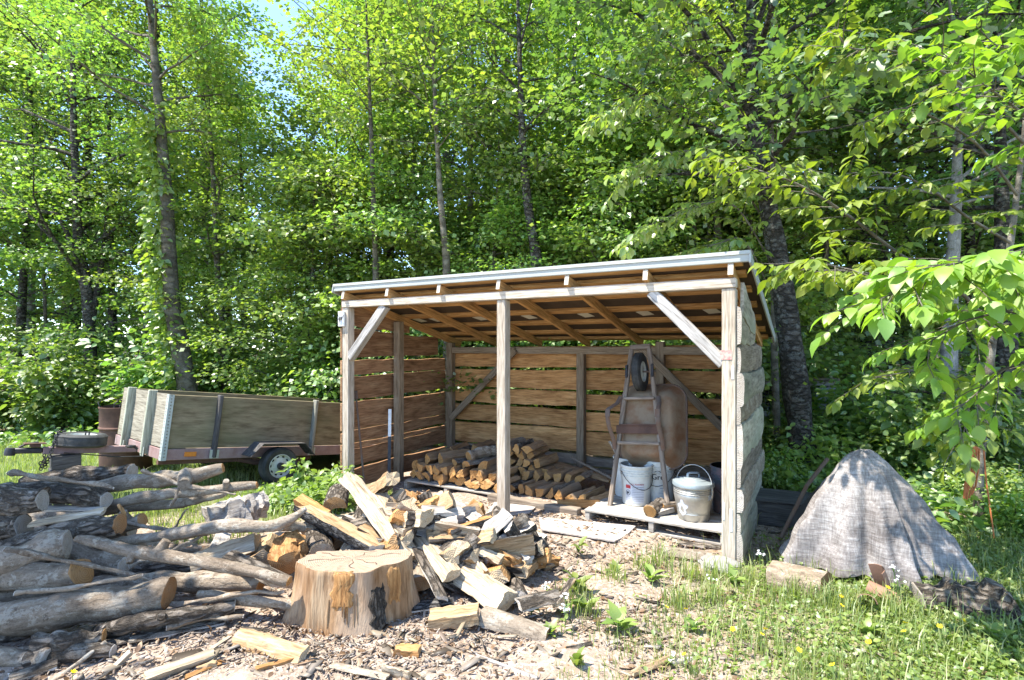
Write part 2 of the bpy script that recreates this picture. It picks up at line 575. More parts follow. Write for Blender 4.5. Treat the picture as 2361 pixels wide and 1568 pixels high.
plain('grey_pane', (0.35, 0.38, 0.40), 0.25, 0, 0.15, 3, 0.5, 0.02)
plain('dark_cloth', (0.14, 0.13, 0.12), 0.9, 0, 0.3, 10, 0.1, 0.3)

# woven, streaked cloth
t = NT('tarp_cloth')
va = t.coords((8, 8, 75), False)
vb = t.coords((75, 75, 7), False)
na = t.noise(va, 1.0, 4, 0.7)
nb = t.noise(vb, 1.0, 4, 0.7)
nc = t.noise(t.coords((1, 1, 1), False), 3.0, 4, 0.6)
s = t.math('ADD', t.math('MULTIPLY', na, 0.75), t.math('MULTIPLY', nb, 0.75))
s = t.math('ADD', s, t.math('MULTIPLY_ADD', nc, 0.9, -0.45))
c = t.ramp(s, [(0.55, (0.125, 0.108, 0.10)), (0.80, (0.235, 0.213, 0.20)), (1.05, (0.36, 0.34, 0.325))])
t.finish(c, 0.9, t.math('ADD', s, t.noise(t.coords((1, 1, 1), False), 9, 4, 0.6)), 0.5, 0.012, spec=0.1)

# leaves
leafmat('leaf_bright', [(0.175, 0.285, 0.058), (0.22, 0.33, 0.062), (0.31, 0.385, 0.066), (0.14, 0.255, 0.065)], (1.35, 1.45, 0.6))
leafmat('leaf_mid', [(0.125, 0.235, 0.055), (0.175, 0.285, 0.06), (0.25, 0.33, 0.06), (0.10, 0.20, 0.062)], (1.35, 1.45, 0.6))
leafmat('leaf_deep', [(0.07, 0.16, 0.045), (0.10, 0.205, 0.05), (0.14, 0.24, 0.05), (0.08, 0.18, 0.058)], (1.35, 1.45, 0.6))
leafmat('leaf_lime', [(0.16, 0.27, 0.036), (0.20, 0.312, 0.036), (0.255, 0.34, 0.038), (0.125, 0.23, 0.04)], (1.3, 1.35, 0.5), 0.035)
leafmat('leaf_weed', [(0.17, 0.26, 0.06), (0.22, 0.31, 0.07), (0.27, 0.34, 0.075), (0.13, 0.21, 0.055)], (1.2, 1.3, 0.6), 0.05)
leafmat('grass_blade', [(0.20, 0.27, 0.075), (0.27, 0.33, 0.09), (0.36, 0.36, 0.16), (0.16, 0.235, 0.065)], (1.2, 1.3, 0.6), 0.04)
leafmat('leaf_dry', [(0.22, 0.13, 0.07), (0.30, 0.19, 0.11), (0.16, 0.10, 0.06), (0.38, 0.27, 0.17)], (0.8, 0.7, 0.5), 0.03)
leafmat('flake', [(0.10, 0.075, 0.055), (0.20, 0.16, 0.125), (0.34, 0.28, 0.22), (0.46, 0.36, 0.25), (0.28, 0.24, 0.21)], (0.05, 0.05, 0.05), 0.02)
leafmat('chip_wood', [(0.25, 0.185, 0.14), (0.48, 0.37, 0.27), (0.64, 0.53, 0.41), (0.52, 0.33, 0.18), (0.42, 0.36, 0.31), (0.70, 0.61, 0.50)], (0.1, 0.1, 0.1), 0.02)

# ground: dirt, litter and turf blended by place
t = NT('ground_soil')
v = t.coords((1, 1, 1), False)
n1 = t.noise(v, 7, 8, 0.7)
n2 = t.noise(v, 45, 5, 0.7)
n3 = t.noise(v, 0.9, 3, 0.5)
vv = t.vor(v, 38, 'F1', 1)
dirt = t.ramp(n1, [(0.30, (0.16, 0.12, 0.09)), (0.5, (0.27, 0.21, 0.16)), (0.68, (0.35, 0.28, 0.22))])
lit = t.ramp(t.n('ShaderNodeSeparateColor', i0=vv).outputs[0], [(0.0, (0.24, 0.175, 0.13)), (0.4, (0.40, 0.315, 0.25)), (0.7, (0.54, 0.45, 0.37)), (1.0, (0.32, 0.21, 0.13))])
col = t.mix(t.ramp(n2, [(0.42, (0, 0, 0)), (0.55, (0.8, 0.8, 0.8))]), dirt, lit)
sep = t.n('ShaderNodeSeparateXYZ', i0=v)
X, Y = sep.outputs[0], sep.outputs[1]
# turf towards the back on the left, forest floor beyond
turf = t.ramp(n2, [(0.3, (0.08, 0.10, 0.03)), (0.6, (0.15, 0.19, 0.055))])
fy = t.math('ADD', Y, t.math('MULTIPLY_ADD', n3, 2.0, -1.0))
m1 = t.math('MULTIPLY', t.n('ShaderNodeMapRange', i0=fy, i1=4.6, i2=5.6, i3=0.0, i4=1.0).outputs[0],
            t.n('ShaderNodeMapRange', i0=X, i1=-1.4, i2=-2.2, i3=0.0, i4=1.0).outputs[0])
col = t.mix(m1, col, turf)
m2 = t.math('MULTIPLY', t.n('ShaderNodeMapRange', i0=t.math('ADD', X, t.math('MULTIPLY_ADD', n3, 1.6, -0.8)), i1=1.0, i2=2.0, i3=0.0, i4=0.6).outputs[0],
            t.n('ShaderNodeMapRange', i0=Y, i1=4.4, i2=3.9, i3=0.0, i4=1.0).outputs[0])
col = t.mix(m2, col, turf)
forest = t.ramp(n1, [(0.3, (0.05, 0.038, 0.026)), (0.6, (0.12, 0.09, 0.055)), (0.8, (0.17, 0.12, 0.075))])
col = t.mix(t.n('ShaderNodeMapRange', i0=fy, i1=9.3, i2=10.3, i3=0.0, i4=1.0).outputs[0], col, forest)
t.finish(col, 0.95, t.math('ADD', n1, t.math('MULTIPLY', n2, 0.6)), 0.7, 0.03, spec=0.1)

# ------------------------------------------------------------------ ground: one sheet out to the horizon


def axis(lo, hi, step, far):
    a = list(np.arange(lo, hi + 1e-6, step))
    x, s = hi, step
    up = []
    while x < far:
        s *= 1.25
        x += s
        up.append(x)
    x, s = lo, step
    dn = []
    while x > -far:
        s *= 1.25
        x -= s
        dn.append(x)
    return np.array(dn[::-1] + a + up)


gx, gy = axis(-6, 6, 0.06, 220), axis(1.5, 9, 0.06, 220)
rngG = np.random.default_rng(3)
XX, YY = np.meshgrid(gx, gy)
ZZ = np.vectorize(gz)(XX, YY)
ZZ = np.where(YY > 40, np.minimum(ZZ, 0.6), ZZ)
near = (np.abs(XX) < 6) & (YY > 1) & (YY < 9)
bumpz = np.zeros_like(ZZ)
for k in range(14):
    fx, fy2, p = rngG.uniform(-9, 9), rngG.uniform(-9, 9), rngG.uniform(0, 6.3)
    bumpz += 0.0035 * np.sin(fx * XX + fy2 * YY + p)
ZZ = ZZ + np.where(near, bumpz + rngG.normal(0, 0.004, ZZ.shape), 0)
nvx, nvy = len(gx), len(gy)
V = np.stack([XX.ravel(), YY.ravel(), ZZ.ravel()], 1)
ii, jj = np.meshgrid(np.arange(nvx - 1), np.arange(nvy - 1))
a = (jj * nvx + ii).ravel()
Fc = np.stack([a, a + 1, a + 1 + nvx, a + nvx], 1)
gnd = link('ground', np_mesh('ground', V, Fc, 'ground_soil', True))
gnd['kind'] = 'structure'
# ------------------------------------------------------------------ woodshed (local x = along the front, y = depth, z = up)
ANG = math.atan2(-F, 2170.0)
MSH = Matrix.Translation((-0.103, 5.04, 0)) @ Matrix.Rotation(ANG, 4, 'Z')
shed = empty('woodshed', (0, 0, 0), 'open-fronted timber woodshed with lean-to metal roof and live-edge plank walls', 'woodshed', M=MSH)


def S(u, v, z=0.0):
    return MSH @ Vector((u, v, z))


def sg(u, v):
    p = S(u, v)
    return gz(p.x, p.y)


def timber(name, p1, p2, wy, wz, mat, parent=shed, roll=0.0, bev=0.006, seed=0):
    """squared timber from p1 to p2 (parent's space); local X runs along it"""
    L = (Vector(p2) - Vector(p1)).length
    b = MB().box((0, -wy / 2, -wz / 2), (L, wy / 2, wz / 2), bev=bev)
    return b.build(name, mat, parent, frame(p1, p2, roll))


def board(name, p1, p2, w_, th, mat, parent, seed, wane=0.02, taper=0.0):
    """live-edge board: local X along, Z across, Y thickness"""
    rng = random.Random(seed)
    L = (Vector(p2) - Vector(p1)).length
    n = 26
    top, bot = Wob(wane, 3.0 / L * 2.2, rng), Wob(wane, 3.0 / L * 2.2, rng)
    jt, jb = Wob(wane * 0.25, 22, rng), Wob(wane * 0.25, 22, rng)
    b = MB()
    vs, fs = [], []
    for i in range(n + 1):
        x = L * i / n
        zt = w_ / 2 + top(x) + jt(x) + taper * (i / n - 0.5)
        zb = -w_ / 2 + bot(x) + jb(x)
        vs += [(x, -th / 2, zb), (x, -th / 2, zt - 0.004), (x, th / 2, zt), (x, th / 2, zb + 0.004)]
    for i in range(n):
        for k in range(4):
            k2 = (k + 1) % 4
            fs.append((i * 4 + k, i * 4 + k2, (i + 1) * 4 + k2, (i + 1) * 4 + k))
    fs += [(0, 3, 2, 1), (n * 4, n * 4 + 1, n * 4 + 2, n * 4 + 3)]
    b.add(vs, fs)
    return b.build(name, mat, parent, frame(p1, p2))


PW = 0.095
HB = 2.04          # underside of front beam


def zr(v):          # underside of rafters
    return 2.118 - 0.237 * v


# front posts
pl = timber('post', (-2.037, PW / 2, sg(-2.037, 0) - 0.15), (-2.037, PW / 2, HB), PW, PW, 'post_wood')
pm = timber('post', (0, PW / 2, sg(0, 0) - 0.15), (0, PW / 2, HB), PW, PW, 'post_wood')
pr = timber('post', (1.992, PW / 2, sg(2, 0) - 0.15), (1.992, PW / 2, HB), 0.10, 0.10, 'post_wood')
pr['label'] = 'weathered corner post with a red paint mark'
b = MB().box((-0.052, -0.0065, 1.50), (0.03, -0.0035, 1.57))
b.build('paint_mark', 'red_paint', shed, Matrix.Translation((1.985, 0, 0.005)))
MB().box((0, -0.006, 0), (0.018, -0.0035, 0.10)).build('metal_tag', 'white_paint', shed, Matrix.Translation((2.012, 0, 1.36)))
MB().box((0, -0.006, 0), (0.018, -0.0035, 0.17)).build('metal_tag', 'white_paint', shed, Matrix.Translation((2.0, 0, 0.22)))
MB().box((0, -0.006, 0), (0.015, -0.0035, 0.13)).build('metal_tag', 'white_paint', shed, Matrix.Translation((1.948, 0, 0.30)))
b = MB().box((-0.045, -0.03, 1.83), (0.045, -0.002, 2.00), bev=0.004)
plate = b.build('wall_plate', 'white_paint', shed, Matrix.Translation((-2.075, -0.001, 0)))
b = MB()
for k in range(7):
    rr = random.Random(k)
    b.tube([(-2.075 + rr.uniform(-0.03, 0.03), -0.034, 1.86 + rr.uniform(0, 0.08)), (-2.07 + rr.uniform(-0.04, 0.04), -0.05, 1.90), (-2.07 + rr.uniform(-0.05, 0.05), -0.035, 1.92 + rr.uniform(0, 0.05))], 0.003, 5)
b.build('wire_tangle', 'black_metal', shed)
# front beam, a touch proud of the posts
timber('beam', (-2.085, 0.03, HB + 0.0395), (2.045, 0.03, HB + 0.0395), 0.084, 0.075, 'beam_wood')
# knee braces
timber('knee_brace', (1.40, 0.043, HB + 0.005), (1.955, 0.043, 1.47), 0.085, 0.088, 'brace_grey')
timber('knee_brace', (-1.47, 0.043, HB + 0.005), (-2.00, 0.043, 1.48), 0.085, 0.088, 'brace_grey')
# back posts and plate
for u, top in ((-1.95, 1.66), (0.03, 1.53), (1.0, 1.66), (1.94, 1.66)):
    timber('post', (u, 1.868, sg(u, 1.87) - 0.1), (u, 1.868, top), PW, PW, 'back_post')
timber('top_plate', (-1.90, 1.842, 1.555), (1.90, 1.842, 1.555), 0.038, 0.088, 'back_post')
# left wall middle post, right wall middle post
timber('post', (-1.99, 0.83, sg(-2, 0.83) - 0.1), (-1.99, 0.83, zr(0.83) - 0.004), PW, PW, 'back_post')
timber('post', (1.99, 0.83, sg(2, 0.83) - 0.1), (1.99, 0.83, zr(0.83) - 0.004), PW, PW, 'back_post')
# wall braces at the back
timber('wall_brace', (-1.90, 1.795, 0.60), (-0.86, 1.795, 1.56), 0.036, 0.085, 'back_post')
timber('wall_brace', (0.80, 1.795, 1.585), (1.90, 1.795, 0.52), 0.036, 0.085, 'back_post')
# rafters
RU = (-2.02, -1.37, -0.69, 0.0, 0.69, 1.375, 2.012)
for k, u in enumerate(RU):
    p1, p2 = Vector((u, -0.05, zr(-0.05) + 0.045)), Vector((u, 2.2, zr(2.2) + 0.045))
    ro = timber('rafter', p1, p2, 0.04, 0.088, 'rafter_wood', bev=0.005)
    MB().box((-0.003, -0.0195, -0.0435), (0.001, 0.0195, 0.0435), bev=0.0008).build('end_face', 'beam_wood', ro)
# purlins across the rafters
for v in (-0.003, 0.24, 0.60, 1.02, 1.44, 1.86, 2.19):
    z = zr(v) + 0.093 + 0.019
    th = math.atan(-0.237)
    Mx = Matrix.Translation((-2.09, v, z)) @ Matrix.Rotation(th, 4, 'X')
    MB().box((0, -0.044, -0.0185), (4.18, 0.044, 0.0185), bev=0.003).build('purlin', 'rafter_wood', shed, Mx)
# roof: ribbed metal sheet, its own underside, drip edge and gable trims
th = math.atan(-0.237)
zc = zr(0) + 0.093 + 0.039


def roofM(v=0.0, dz=0.0):
    return Matrix.Translation((0, v, zr(v) + 0.093 + 0.0395 + dz)) @ Matrix.Rotation(th, 4, 'X')


UL, UR, VF, VB = -2.16, 2.135, -0.043, 2.33
b = MB()
prof = []
u = UL
while u < UR - 0.01:
    for du, h in ((0, 0.006), (0.19, 0.006), (0.205, 0.022), (0.225, 0.022), (0.24, 0.006)):
        if u + du < UR:
            prof.append((u + du, h))
    u += 0.24
prof.append((UR, 0.006))
n = len(prof)
vs = [(x, VF / math.cos(th), h) for x, h in prof] + [(x, VB / math.cos(th), h) for x, h in prof]
b.add(vs, [(i, i + 1, n + i + 1, n + i) for i in range(n - 1)])
roof = b.build('roof', 'roof_sheet', shed, roofM())
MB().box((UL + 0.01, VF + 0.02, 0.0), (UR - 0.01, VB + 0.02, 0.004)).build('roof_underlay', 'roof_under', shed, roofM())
# front drip edge: light lip over a stepped grey-green fascia
M0 = Matrix.Translation((0, VF, zr(VF) + 0.093))
b = MB()
pts = [(0.03, 0.085), (-0.012, 0.085), (-0.016, 0.058), (-0.006, 0.054), (-0.006, 0.030), (-0.012, 0.027), (-0.012, 0.006), (-0.004, 0.0), (0.006, 0.0), (0.006, 0.06), (0.03, 0.075)]
nn = len(pts)
vs = [(UL - 0.012, y, z) for y, z in pts] + [(UR + 0.012, y, z) for y, z in pts]
b.add(vs, [(i, (i + 1) % nn, nn + (i + 1) % nn, nn + i) for i in range(nn)] + [tuple(range(nn - 1, -1, -1)), tuple(range(nn, 2 * nn))])
b.build('drip_edge', 'roof_trim', shed, M0)
for nm, x in (('gable_trim', UR + 0.004), ('gable_trim', UL - 0.018)):
    b = MB().box((x, VF - 0.02, -0.055), (x + 0.014, VB + 0.05, 0.03), bev=0.003)
    b.box((x - 0.05 if x > 0 else x, VF - 0.02, 0.0305), (x + 0.014 if x > 0 else x + 0.06, VB + 0.05, 0.034))
    b.build(nm, 'roof_trim', shed, roofM())
# paper tags stuck under the sheet
for px in (968, 1005.6, 1107.4, 1220, 1351, 1487, 1642):
    v = 1.25
    tt = (px - CX) / F
    c5, s5 = math.cos(-ANG), math.sin(-ANG)
    u = (tt * (5.04 + c5 * v) + 0.103 - s5 * v) / (c5 + tt * s5)
    MB().box((-0.065, -0.075, -0.004), (0.065, 0.075, -0.0015)).build('paper_tag', 'paper', shed, Matrix.Translation((u, v, zr(v) + 0.093 + 0.0395)) @ Matrix.Rotation(th, 4, 'X') @ Matrix.Rotation(-0.25, 4, 'Z'))

# ---- back wall boards (outside of the back posts): heights of the gaps differ by bay
EDG = [(1.60, 1.33), (1.30, 1.055), (1.03, 0.845), (0.82, 0.595), (0.565, 0.285), (0.255, 0.13), (0.115, 0.0)]
vb = 1.93
bay = [(-2.02, 0.03), (0.03, 2.04)]
for bi, (u0, u1) in enumerate(bay):
    for k, (zt, zb) in enumerate(EDG):
        sh = 0.0 if bi == 0 else (0.02, 0.03, -0.005, -0.01, 0.0, 0.01, 0.01)[k]
        zt2, zb2 = zt + sh, zb + sh + 0.003
        m = 'pine_board' if k < 5 else 'old_board'
        board('wall_board', (u0 + 0.003, vb, (zt2 + zb2) / 2 - 0.012), (u1 - 0.003, vb, (zt2 + zb2) / 2 + (0.012 if k != 3 else -0.006)), zt2 - zb2, 0.025, m, shed, 50 + bi * 10 + k, 0.004 + 0.002 * (k % 3))
# ---- left wall boards (outside of the left posts)
EDL = [(2.08, 1.79), (1.77, 1.475), (1.45, 1.285), (1.26, 0.99), (0.965, 0.65), (0.63, 0.50), (0.49, 0.43), (0.415, 0.225), (0.195, -0.03)]
for k, (zt, zb) in enumerate(EDL):
    vend = 1.92 if k > 1 else (1.0 if k == 0 else 1.75)
    tp = -0.0
    if k == 0:
        board('wall_board', (-2.098, 0.0, (zt + zb) / 2 + 0.03), (-2.098, 1.15, (zt + zb) / 2 - 0.05), 0.22, 0.025, 'red_board', shed, 70, 0.012, -0.16)
        continue
    board('wall_board', (-2.098, -0.005, (zt + zb) / 2), (-2.098, vend, (zt + zb) / 2 + (0.012 if k % 2 else -0.01)), zt - zb - 0.006, 0.025, 'red_board', shed, 70 + k, 0.005 + 0.002 * (k % 3), -0.1 if k == 1 else tp)
# ---- right wall: bark-edged slabs, flat side in, round side out, irregular ends past the rear corner


def slab(p1, p2, w_, th_, mat, parent, seed, name='wall_slab'):
    rng = random.Random(seed)
    L = (Vector(p2) - Vector(p1)).length
    n, m = 16, 9
    a, c, d = Wob(0.10, 5, rng), Wob(0.12, 6, rng), Wob(0.10, 9, rng)
    b = MB()
    vs, fs = [], []
    for i in range(n + 1):
        x = L * i / n
        s1 = 1 - 0.5 * max(0, (i / n - 0.88) / 0.12) ** 2
        for k in range(m + 1):
            ph = PI * k / m
            r = 1 + a(x + k) * 0.35 + d(x * 2 + k * 2) * 0.25
            yy = -th_ * math.sin(ph) ** 0.32 * r * s1
            zz = -math.cos(ph) * w_ / 2 * (1 + c(x) * 0.9 + d(x * 3) * 0.4) * s1 * (1 if 0 < k < m else 1.0)
            vs.append((x, yy, zz))
    K = m + 1
    for i in range(n):
        for k in range(K):
            k2 = (k + 1) % K
            fs.append((i * K + k, (i + 1) * K + k, (i + 1) * K + k2, i * K + k2))
    b.add(vs, fs)
    b.add([vs[k] for k in range(K)], [tuple(range(K))], 1)
    b.add([vs[n * K + k] for k in range(K)], [tuple(range(K - 1, -1, -1))], 1)
    return b.build(name, [mat, 'end_grey'], parent, frame(p1, p2), smooth=28)


SLB = [(1.76, 0.30, 0.035, 1.1), (1.50, 0.23, 0.03, 1.80), (1.28, 0.23, 0.055, 1.84), (1.09, 0.16, 0.03, 1.82), (0.86, 0.31, 0.045, 1.84), (0.63, 0.17, 0.03, 1.80), (0.45, 0.21, 0.05, 1.90), (0.27, 0.17, 0.03, 1.80), (0.07, 0.26, 0.045, 1.82)]
for k, (zc_, w_, th_, ve) in enumerate(SLB):
    rr = random.Random(k + 5)
    slab((2.046, 0.004 + rr.uniform(0, 0.012), zc_), (2.046, ve, zc_ + rr.uniform(-0.01, 0.01)), w_ * 1.02, th_, ('slab_wood', 'old_board', 'slab_wood', 'bark_pale', 'slab_wood', 'old_board', 'bark_pale', 'slab_wood', 'slab_wood')[k], shed, 300 + k)
board('wall_board', (2.075, 0.08, 1.93), (2.075, 0.9, 1.80), 0.22, 0.025, 'slab_wood', shed, 321, 0.01, -0.12)

# ------------------------------------------------------------------ pallets


def pallet(label, u0, u1, v0, v1, ztop, seed):
    rng = random.Random(seed)
    L = u1 - u0
    M = MSH @ Matrix.Translation((u0, v0, ztop))
    t_ = empty('pallet', (0, 0, 0), label, 'pallet', M=M)
    n = 8
    wv = (v1 - v0) / n
    for i in range(n):
        e0, e1 = rng.uniform(-0.01, 0.02), rng.uniform(-0.02, 0.01)
        MB().box((e0, i * wv + 0.006, -0.019), (L + e1, (i + 1) * wv - 0.006, 0.0), bev=0.003).build('deck_board', 'pallet_wood', t_)
    for k in range(3):
        x = (L - 0.05) * k / 2
        MB().box((x, 0.012, -0.105), (x + 0.045, v1 - v0 - 0.02, -0.02), bev=0.003).build('stringer', 'pallet_wood', t_)
    for k in range(3):
        y = (v1 - v0 - 0.1) * k / 2
        MB().box((0, y + 0.02, -0.122), (L, y + 0.10, -0.106)).build('bottom_board', 'pallet_wood', t_)
    return t_


pallet('weathered wooden pallet under the buckets and the galvanised bin', 0.70, 1.93, 0.33, 1.35, 0.10, 1)
pallet('grey wooden pallet under the tall firewood stack', -1.68, -0.46, 0.56, 1.66, 0.035, 2)


# ------------------------------------------------------------------ split firewood and logs
def split_shapes(shape, r):
    """closed cross-section; returns list of (y,z,kind) kind 0 = split face, 1 = bark arc"""
    if shape == 'half':
        a0, a1 = -PI, 0.0
    elif shape == 'wedge':
        a0, a1 = -PI / 2 - 0.72, -PI / 2 + 0.72
    elif shape == 'quarter':
        a0, a1 = -PI / 2 - 0.95, -PI / 2 + 0.95
    elif shape == 'block':
        pts = [(-0.75, 0.55), (-0.3, 0.62), (0.2, 0.58), (0.72, 0.62), (0.85, 0.2), (0.78, -0.45), (0.3, -0.6), (-0.2, -0.58), (-0.8, -0.5), (-0.82, 0.1)]
        return [(r * y, r * z, 0) for y, z in pts]
    elif shape == 'slab':
        pts = [(-0.95, 0.12), (-0.5, 0.2), (0, 0.22), (0.5, 0.2), (0.95, 0.12)]
        arc = [(math.cos(a) * 1.0, -0.05 + math.sin(a) * 0.34) for a in [-0.1 - (PI - 0.2) * k / 6 for k in range(7)]]
        return [(r * y, r * z, 0) for y, z in pts] + [(r * y, r * z, 1) for y, z in arc]
    R = r * (1.0 if shape == 'half' else 1.45)
    cz = 0.42 * R if shape == 'half' else 0.62 * R
    pts = []
    if shape == 'half':
        for k in range(1, 6):
            y = -R + 2 * R * k / 6
            pts.append((y, cz, 0))
    else:
        for k in range(3, 0, -1):
            f = k / 4
            pts.append((R * math.cos(a0) * f, cz + R * math.sin(a0) * f, 0))
        pts.append((0, cz, 0))
        for k in range(1, 4):
            f = k / 4
            pts.append((R * math.cos(a1) * f, cz + R * math.sin(a1) * f, 0))
    m = 8
    for k in range(m + 1):
        a = a1 + (a0 - a1) * k / m
        pts.append((R * math.cos(a), cz + R * math.sin(a), 1))
    return pts


def split_mesh(L, r, shape, seed, rough=0.06, taper=0.0, bend=0.0, tiltA=0.0, tiltB=0.0):
    """returns dict of MB for faces: wood, bark, cut ends"""
    rng = random.Random(seed)
    prof = split_shapes(shape, r)
    K, n = len(prof), 12
    ws = [(Wob(r * rough, 9 / max(L, 0.2), rng), Wob(r * rough, 9 / max(L, 0.2), rng)) for _ in prof]
    bw = Wob(r * 0.10, 14, rng)
    hf = [(rng.uniform(-1, 1) * r * rough * 0.9) for _ in prof]
    rings = []
    for i in range(n + 1):
        x = L * i / n
        s = 1 + taper * (i / n - 0.5)
        ring = []
        for k, (y, z, kd) in enumerate(prof):
            dy, dz = ws[k][0](x) + rng.uniform(-1, 1) * r * rough * 0.22, ws[k][1](x) + hf[k] + rng.uniform(-1, 1) * r * rough * 0.22
            if kd == 1:
                q = bw(x + k * 0.05) / r
                dy, dz = dy * 0.4 + y * q * 0.5, dz * 0.4 + z * q * 0.5
            ex = 0
            if i == 0:
                ex = tiltA * z + rng.uniform(-1, 1) * 0.006
            if i == n:
                ex = tiltB * z + rng.uniform(-1, 1) * 0.006
            ring.append(Vector((x + ex, y * s + dy, z * s + dz + bend * math.sin(PI * i / n))))
        rings.append(ring)
    out = {'wood': MB(), 'bark': MB(), 'cut': []}
    for k in range(K):
        k2 = (k + 1) % K
        kind = 'bark' if prof[k][2] == 1 and prof[k2][2] == 1 else 'wood'
        vs, fs = [], []
        for i in range(n + 1):
            vs += [rings[i][k], rings[i][k2]]
        for i in range(n):
            fs.append((2 * i, 2 * i + 2, 2 * i + 3, 2 * i + 1))
        out[kind].add(vs, fs)
    for e in (0, n):
        c = sum(rings[e], Vector()) / K
        b = MB()
        vs = [c] + rings[e]
        fs = [(0, 1 + k, 1 + (k + 1) % K) if e == 0 else (0, 1 + (k + 1) % K, 1 + k) for k in range(K)]
        b.add(vs, fs)
        out['cut'].append(b)
    return out


def weld(mb, tol=4):
    """merge coincident vertices so that shading is smooth"""
    seen, remap, nv = {}, [], []
    for p in mb.v:
        key = (round(p[0], tol), round(p[1], tol), round(p[2], tol))
        if key not in seen:
            seen[key] = len(nv)
            nv.append(p)
        remap.append(seen[key])
    mb.v = nv
    mb.f = [tuple(remap[i] for i in f) for f in mb.f]
    return mb


def split_piece(label, p1, p2, r, shape='wedge', roll=0.0, mats=('split_tan', 'bark_rough', 'end_pale'), seed=0, group=None, name='split_firewood', **kw):
    L = (Vector(p2) - Vector(p1)).length
    d = split_mesh(L, r, shape, seed, **kw)
    M = frame(p1, p2, roll)
    o = weld(d['wood']).build(name, mats[0], None, M, smooth=38)
    tag(o, label, 'firewood', group)
    if d['bark'].v:
        weld(d['bark']).build('bark', mats[1], o, None, smooth=60)
    for c in d['cut']:
        c.build('cut_end', mats[2], o)
    return o


def log(label, pts, rads, mat='bark_grey', end='end_orange', seed=0, group='logs in the pile', name='log', stubs=(), sides=16, wob=0.085, tilt=None, cat='log'):
    """round log or branch through world points; stubs: (t, azimuth, length, radius)"""
    pts = [Vector(p) for p in pts]
    rng = random.Random(seed)
    tilt = rng.uniform(-0.25, 0.3) if tilt is None else tilt
    M = frame(pts[0], pts[-1])
    Mi = M.inverted()
    loc = [Mi @ p for p in pts]
    # resample by Catmull-Rom
    if len(loc) == 2:
        loc = [loc[0], loc[0].lerp(loc[1], 0.5), loc[1]]
        rads = [rads[0], (rads[0] + rads[-1]) / 2, rads[-1]]
    P, R = [], []
    N = 26
    segs = len(loc) - 1
    for i in range(N + 1):
        f = i / N * segs
        j = min(int(f), segs - 1)
        u = f - j
        p0, p1_, p2_, p3 = loc[max(j - 1, 0)], loc[j], loc[j + 1], loc[min(j + 2, segs)]
        P.append(0.5 * ((2 * p1_) + (p2_ - p0) * u + (2 * p0 - 5 * p1_ + 4 * p2_ - p3) * u * u + (3 * p1_ - p0 - 3 * p2_ + p3) * u ** 3))
        R.append(rads[j] + (rads[j + 1] - rads[j]) * u)
    r0 = max(rads)
    L = (pts[-1] - pts[0]).length
    wy, wz, wr = Wob(r0 * wob * 2.2, 4.5 / L * 1.3, rng), Wob(r0 * wob * 2.2, 4.5 / L * 1.3, rng), Wob(wob, 18, rng)
    ang = [Wob(wob * 0.8, 9, rng, 3) for _ in range(sides)]
    b = MB()
    vs, fs = [], []
    a = None
    for i in range(N + 1):
        t_ = (P[min(i + 1, N)] - P[max(i - 1, 0)]).normalized()
        if a is None:
            a = t_.cross(Vector((0, 0.3, 1)))
        a = (a - t_ * a.dot(t_)).normalized()
        bb = t_.cross(a)
        x = L * i / N
        rr = R[i] * (1 + wr(x))
        endr = 0.93 if i in (0, N) else 1.0
        for k in range(sides):
            th_ = 2 * PI * k / sides
            q = rr * endr * (1 + ang[k](x) + 0.03 * math.sin(th_ * 2 + seed))
            p = P[i] + Vector((0, wy(x), wz(x))) + a * (q * math.cos(th_)) + bb * (q * math.sin(th_))
            if i in (0, N):
                p += t_ * (tilt * q * math.sin(th_))
            vs.append(p)
    for i in range(N):
        for k in range(sides):
            k2 = (k + 1) % sides
            fs.append((i * sides + k, i * sides + k2, (i + 1) * sides + k2, (i + 1) * sides + k))
    b.add(vs, fs)
    for (t_, az, ln, rd) in stubs:
        i = int(t_ * N)
        d = (P[min(i + 1, N)] - P[max(i - 1, 0)]).normalized()
        sidev = (Matrix.Rotation(az, 4, d) @ d.orthogonal()).normalized()
        p0 = P[i]
        b.tube([p0, p0 + sidev * (R[i] * 0.9) + d * 0.01, p0 + sidev * (R[i] + ln * 0.6) + d * ln * 0.35, p0 + sidev * (R[i] + ln) + d * ln * 0.5], [rd * 1.6, rd * 1.25, rd, rd * 0.92], 9, 1 if False else 0)
    o = b.build(name, mat, None, M, smooth=60)
    tag(o, label, cat, group)
    for e in (0, N):
        ring = vs[e * sides:(e + 1) * sides]
        c = sum(ring, Vector()) / sides
        q = MB()
        t_ = (P[1] - P[0]).normalized() * -1 if e == 0 else (P[N] - P[N - 1]).normalized()
        inner = [c + (p - c) * 0.9 + t_ * 0.004 for p in ring]
        v2 = [c + t_ * 0.004] + inner + list(ring)
        f2 = []
        for k in range(sides):
            k2 = (k + 1) % sides
            tri, quad = (0, 1 + k, 1 + k2), (1 + k, 1 + sides + k, 1 + sides + k2, 1 + k2)
            if e == 0:
                tri, quad = tri[::-1], quad[::-1]
            f2 += [tri, quad]
        q.add(v2, f2)
        q.build('cut_end', end, o)
    return o


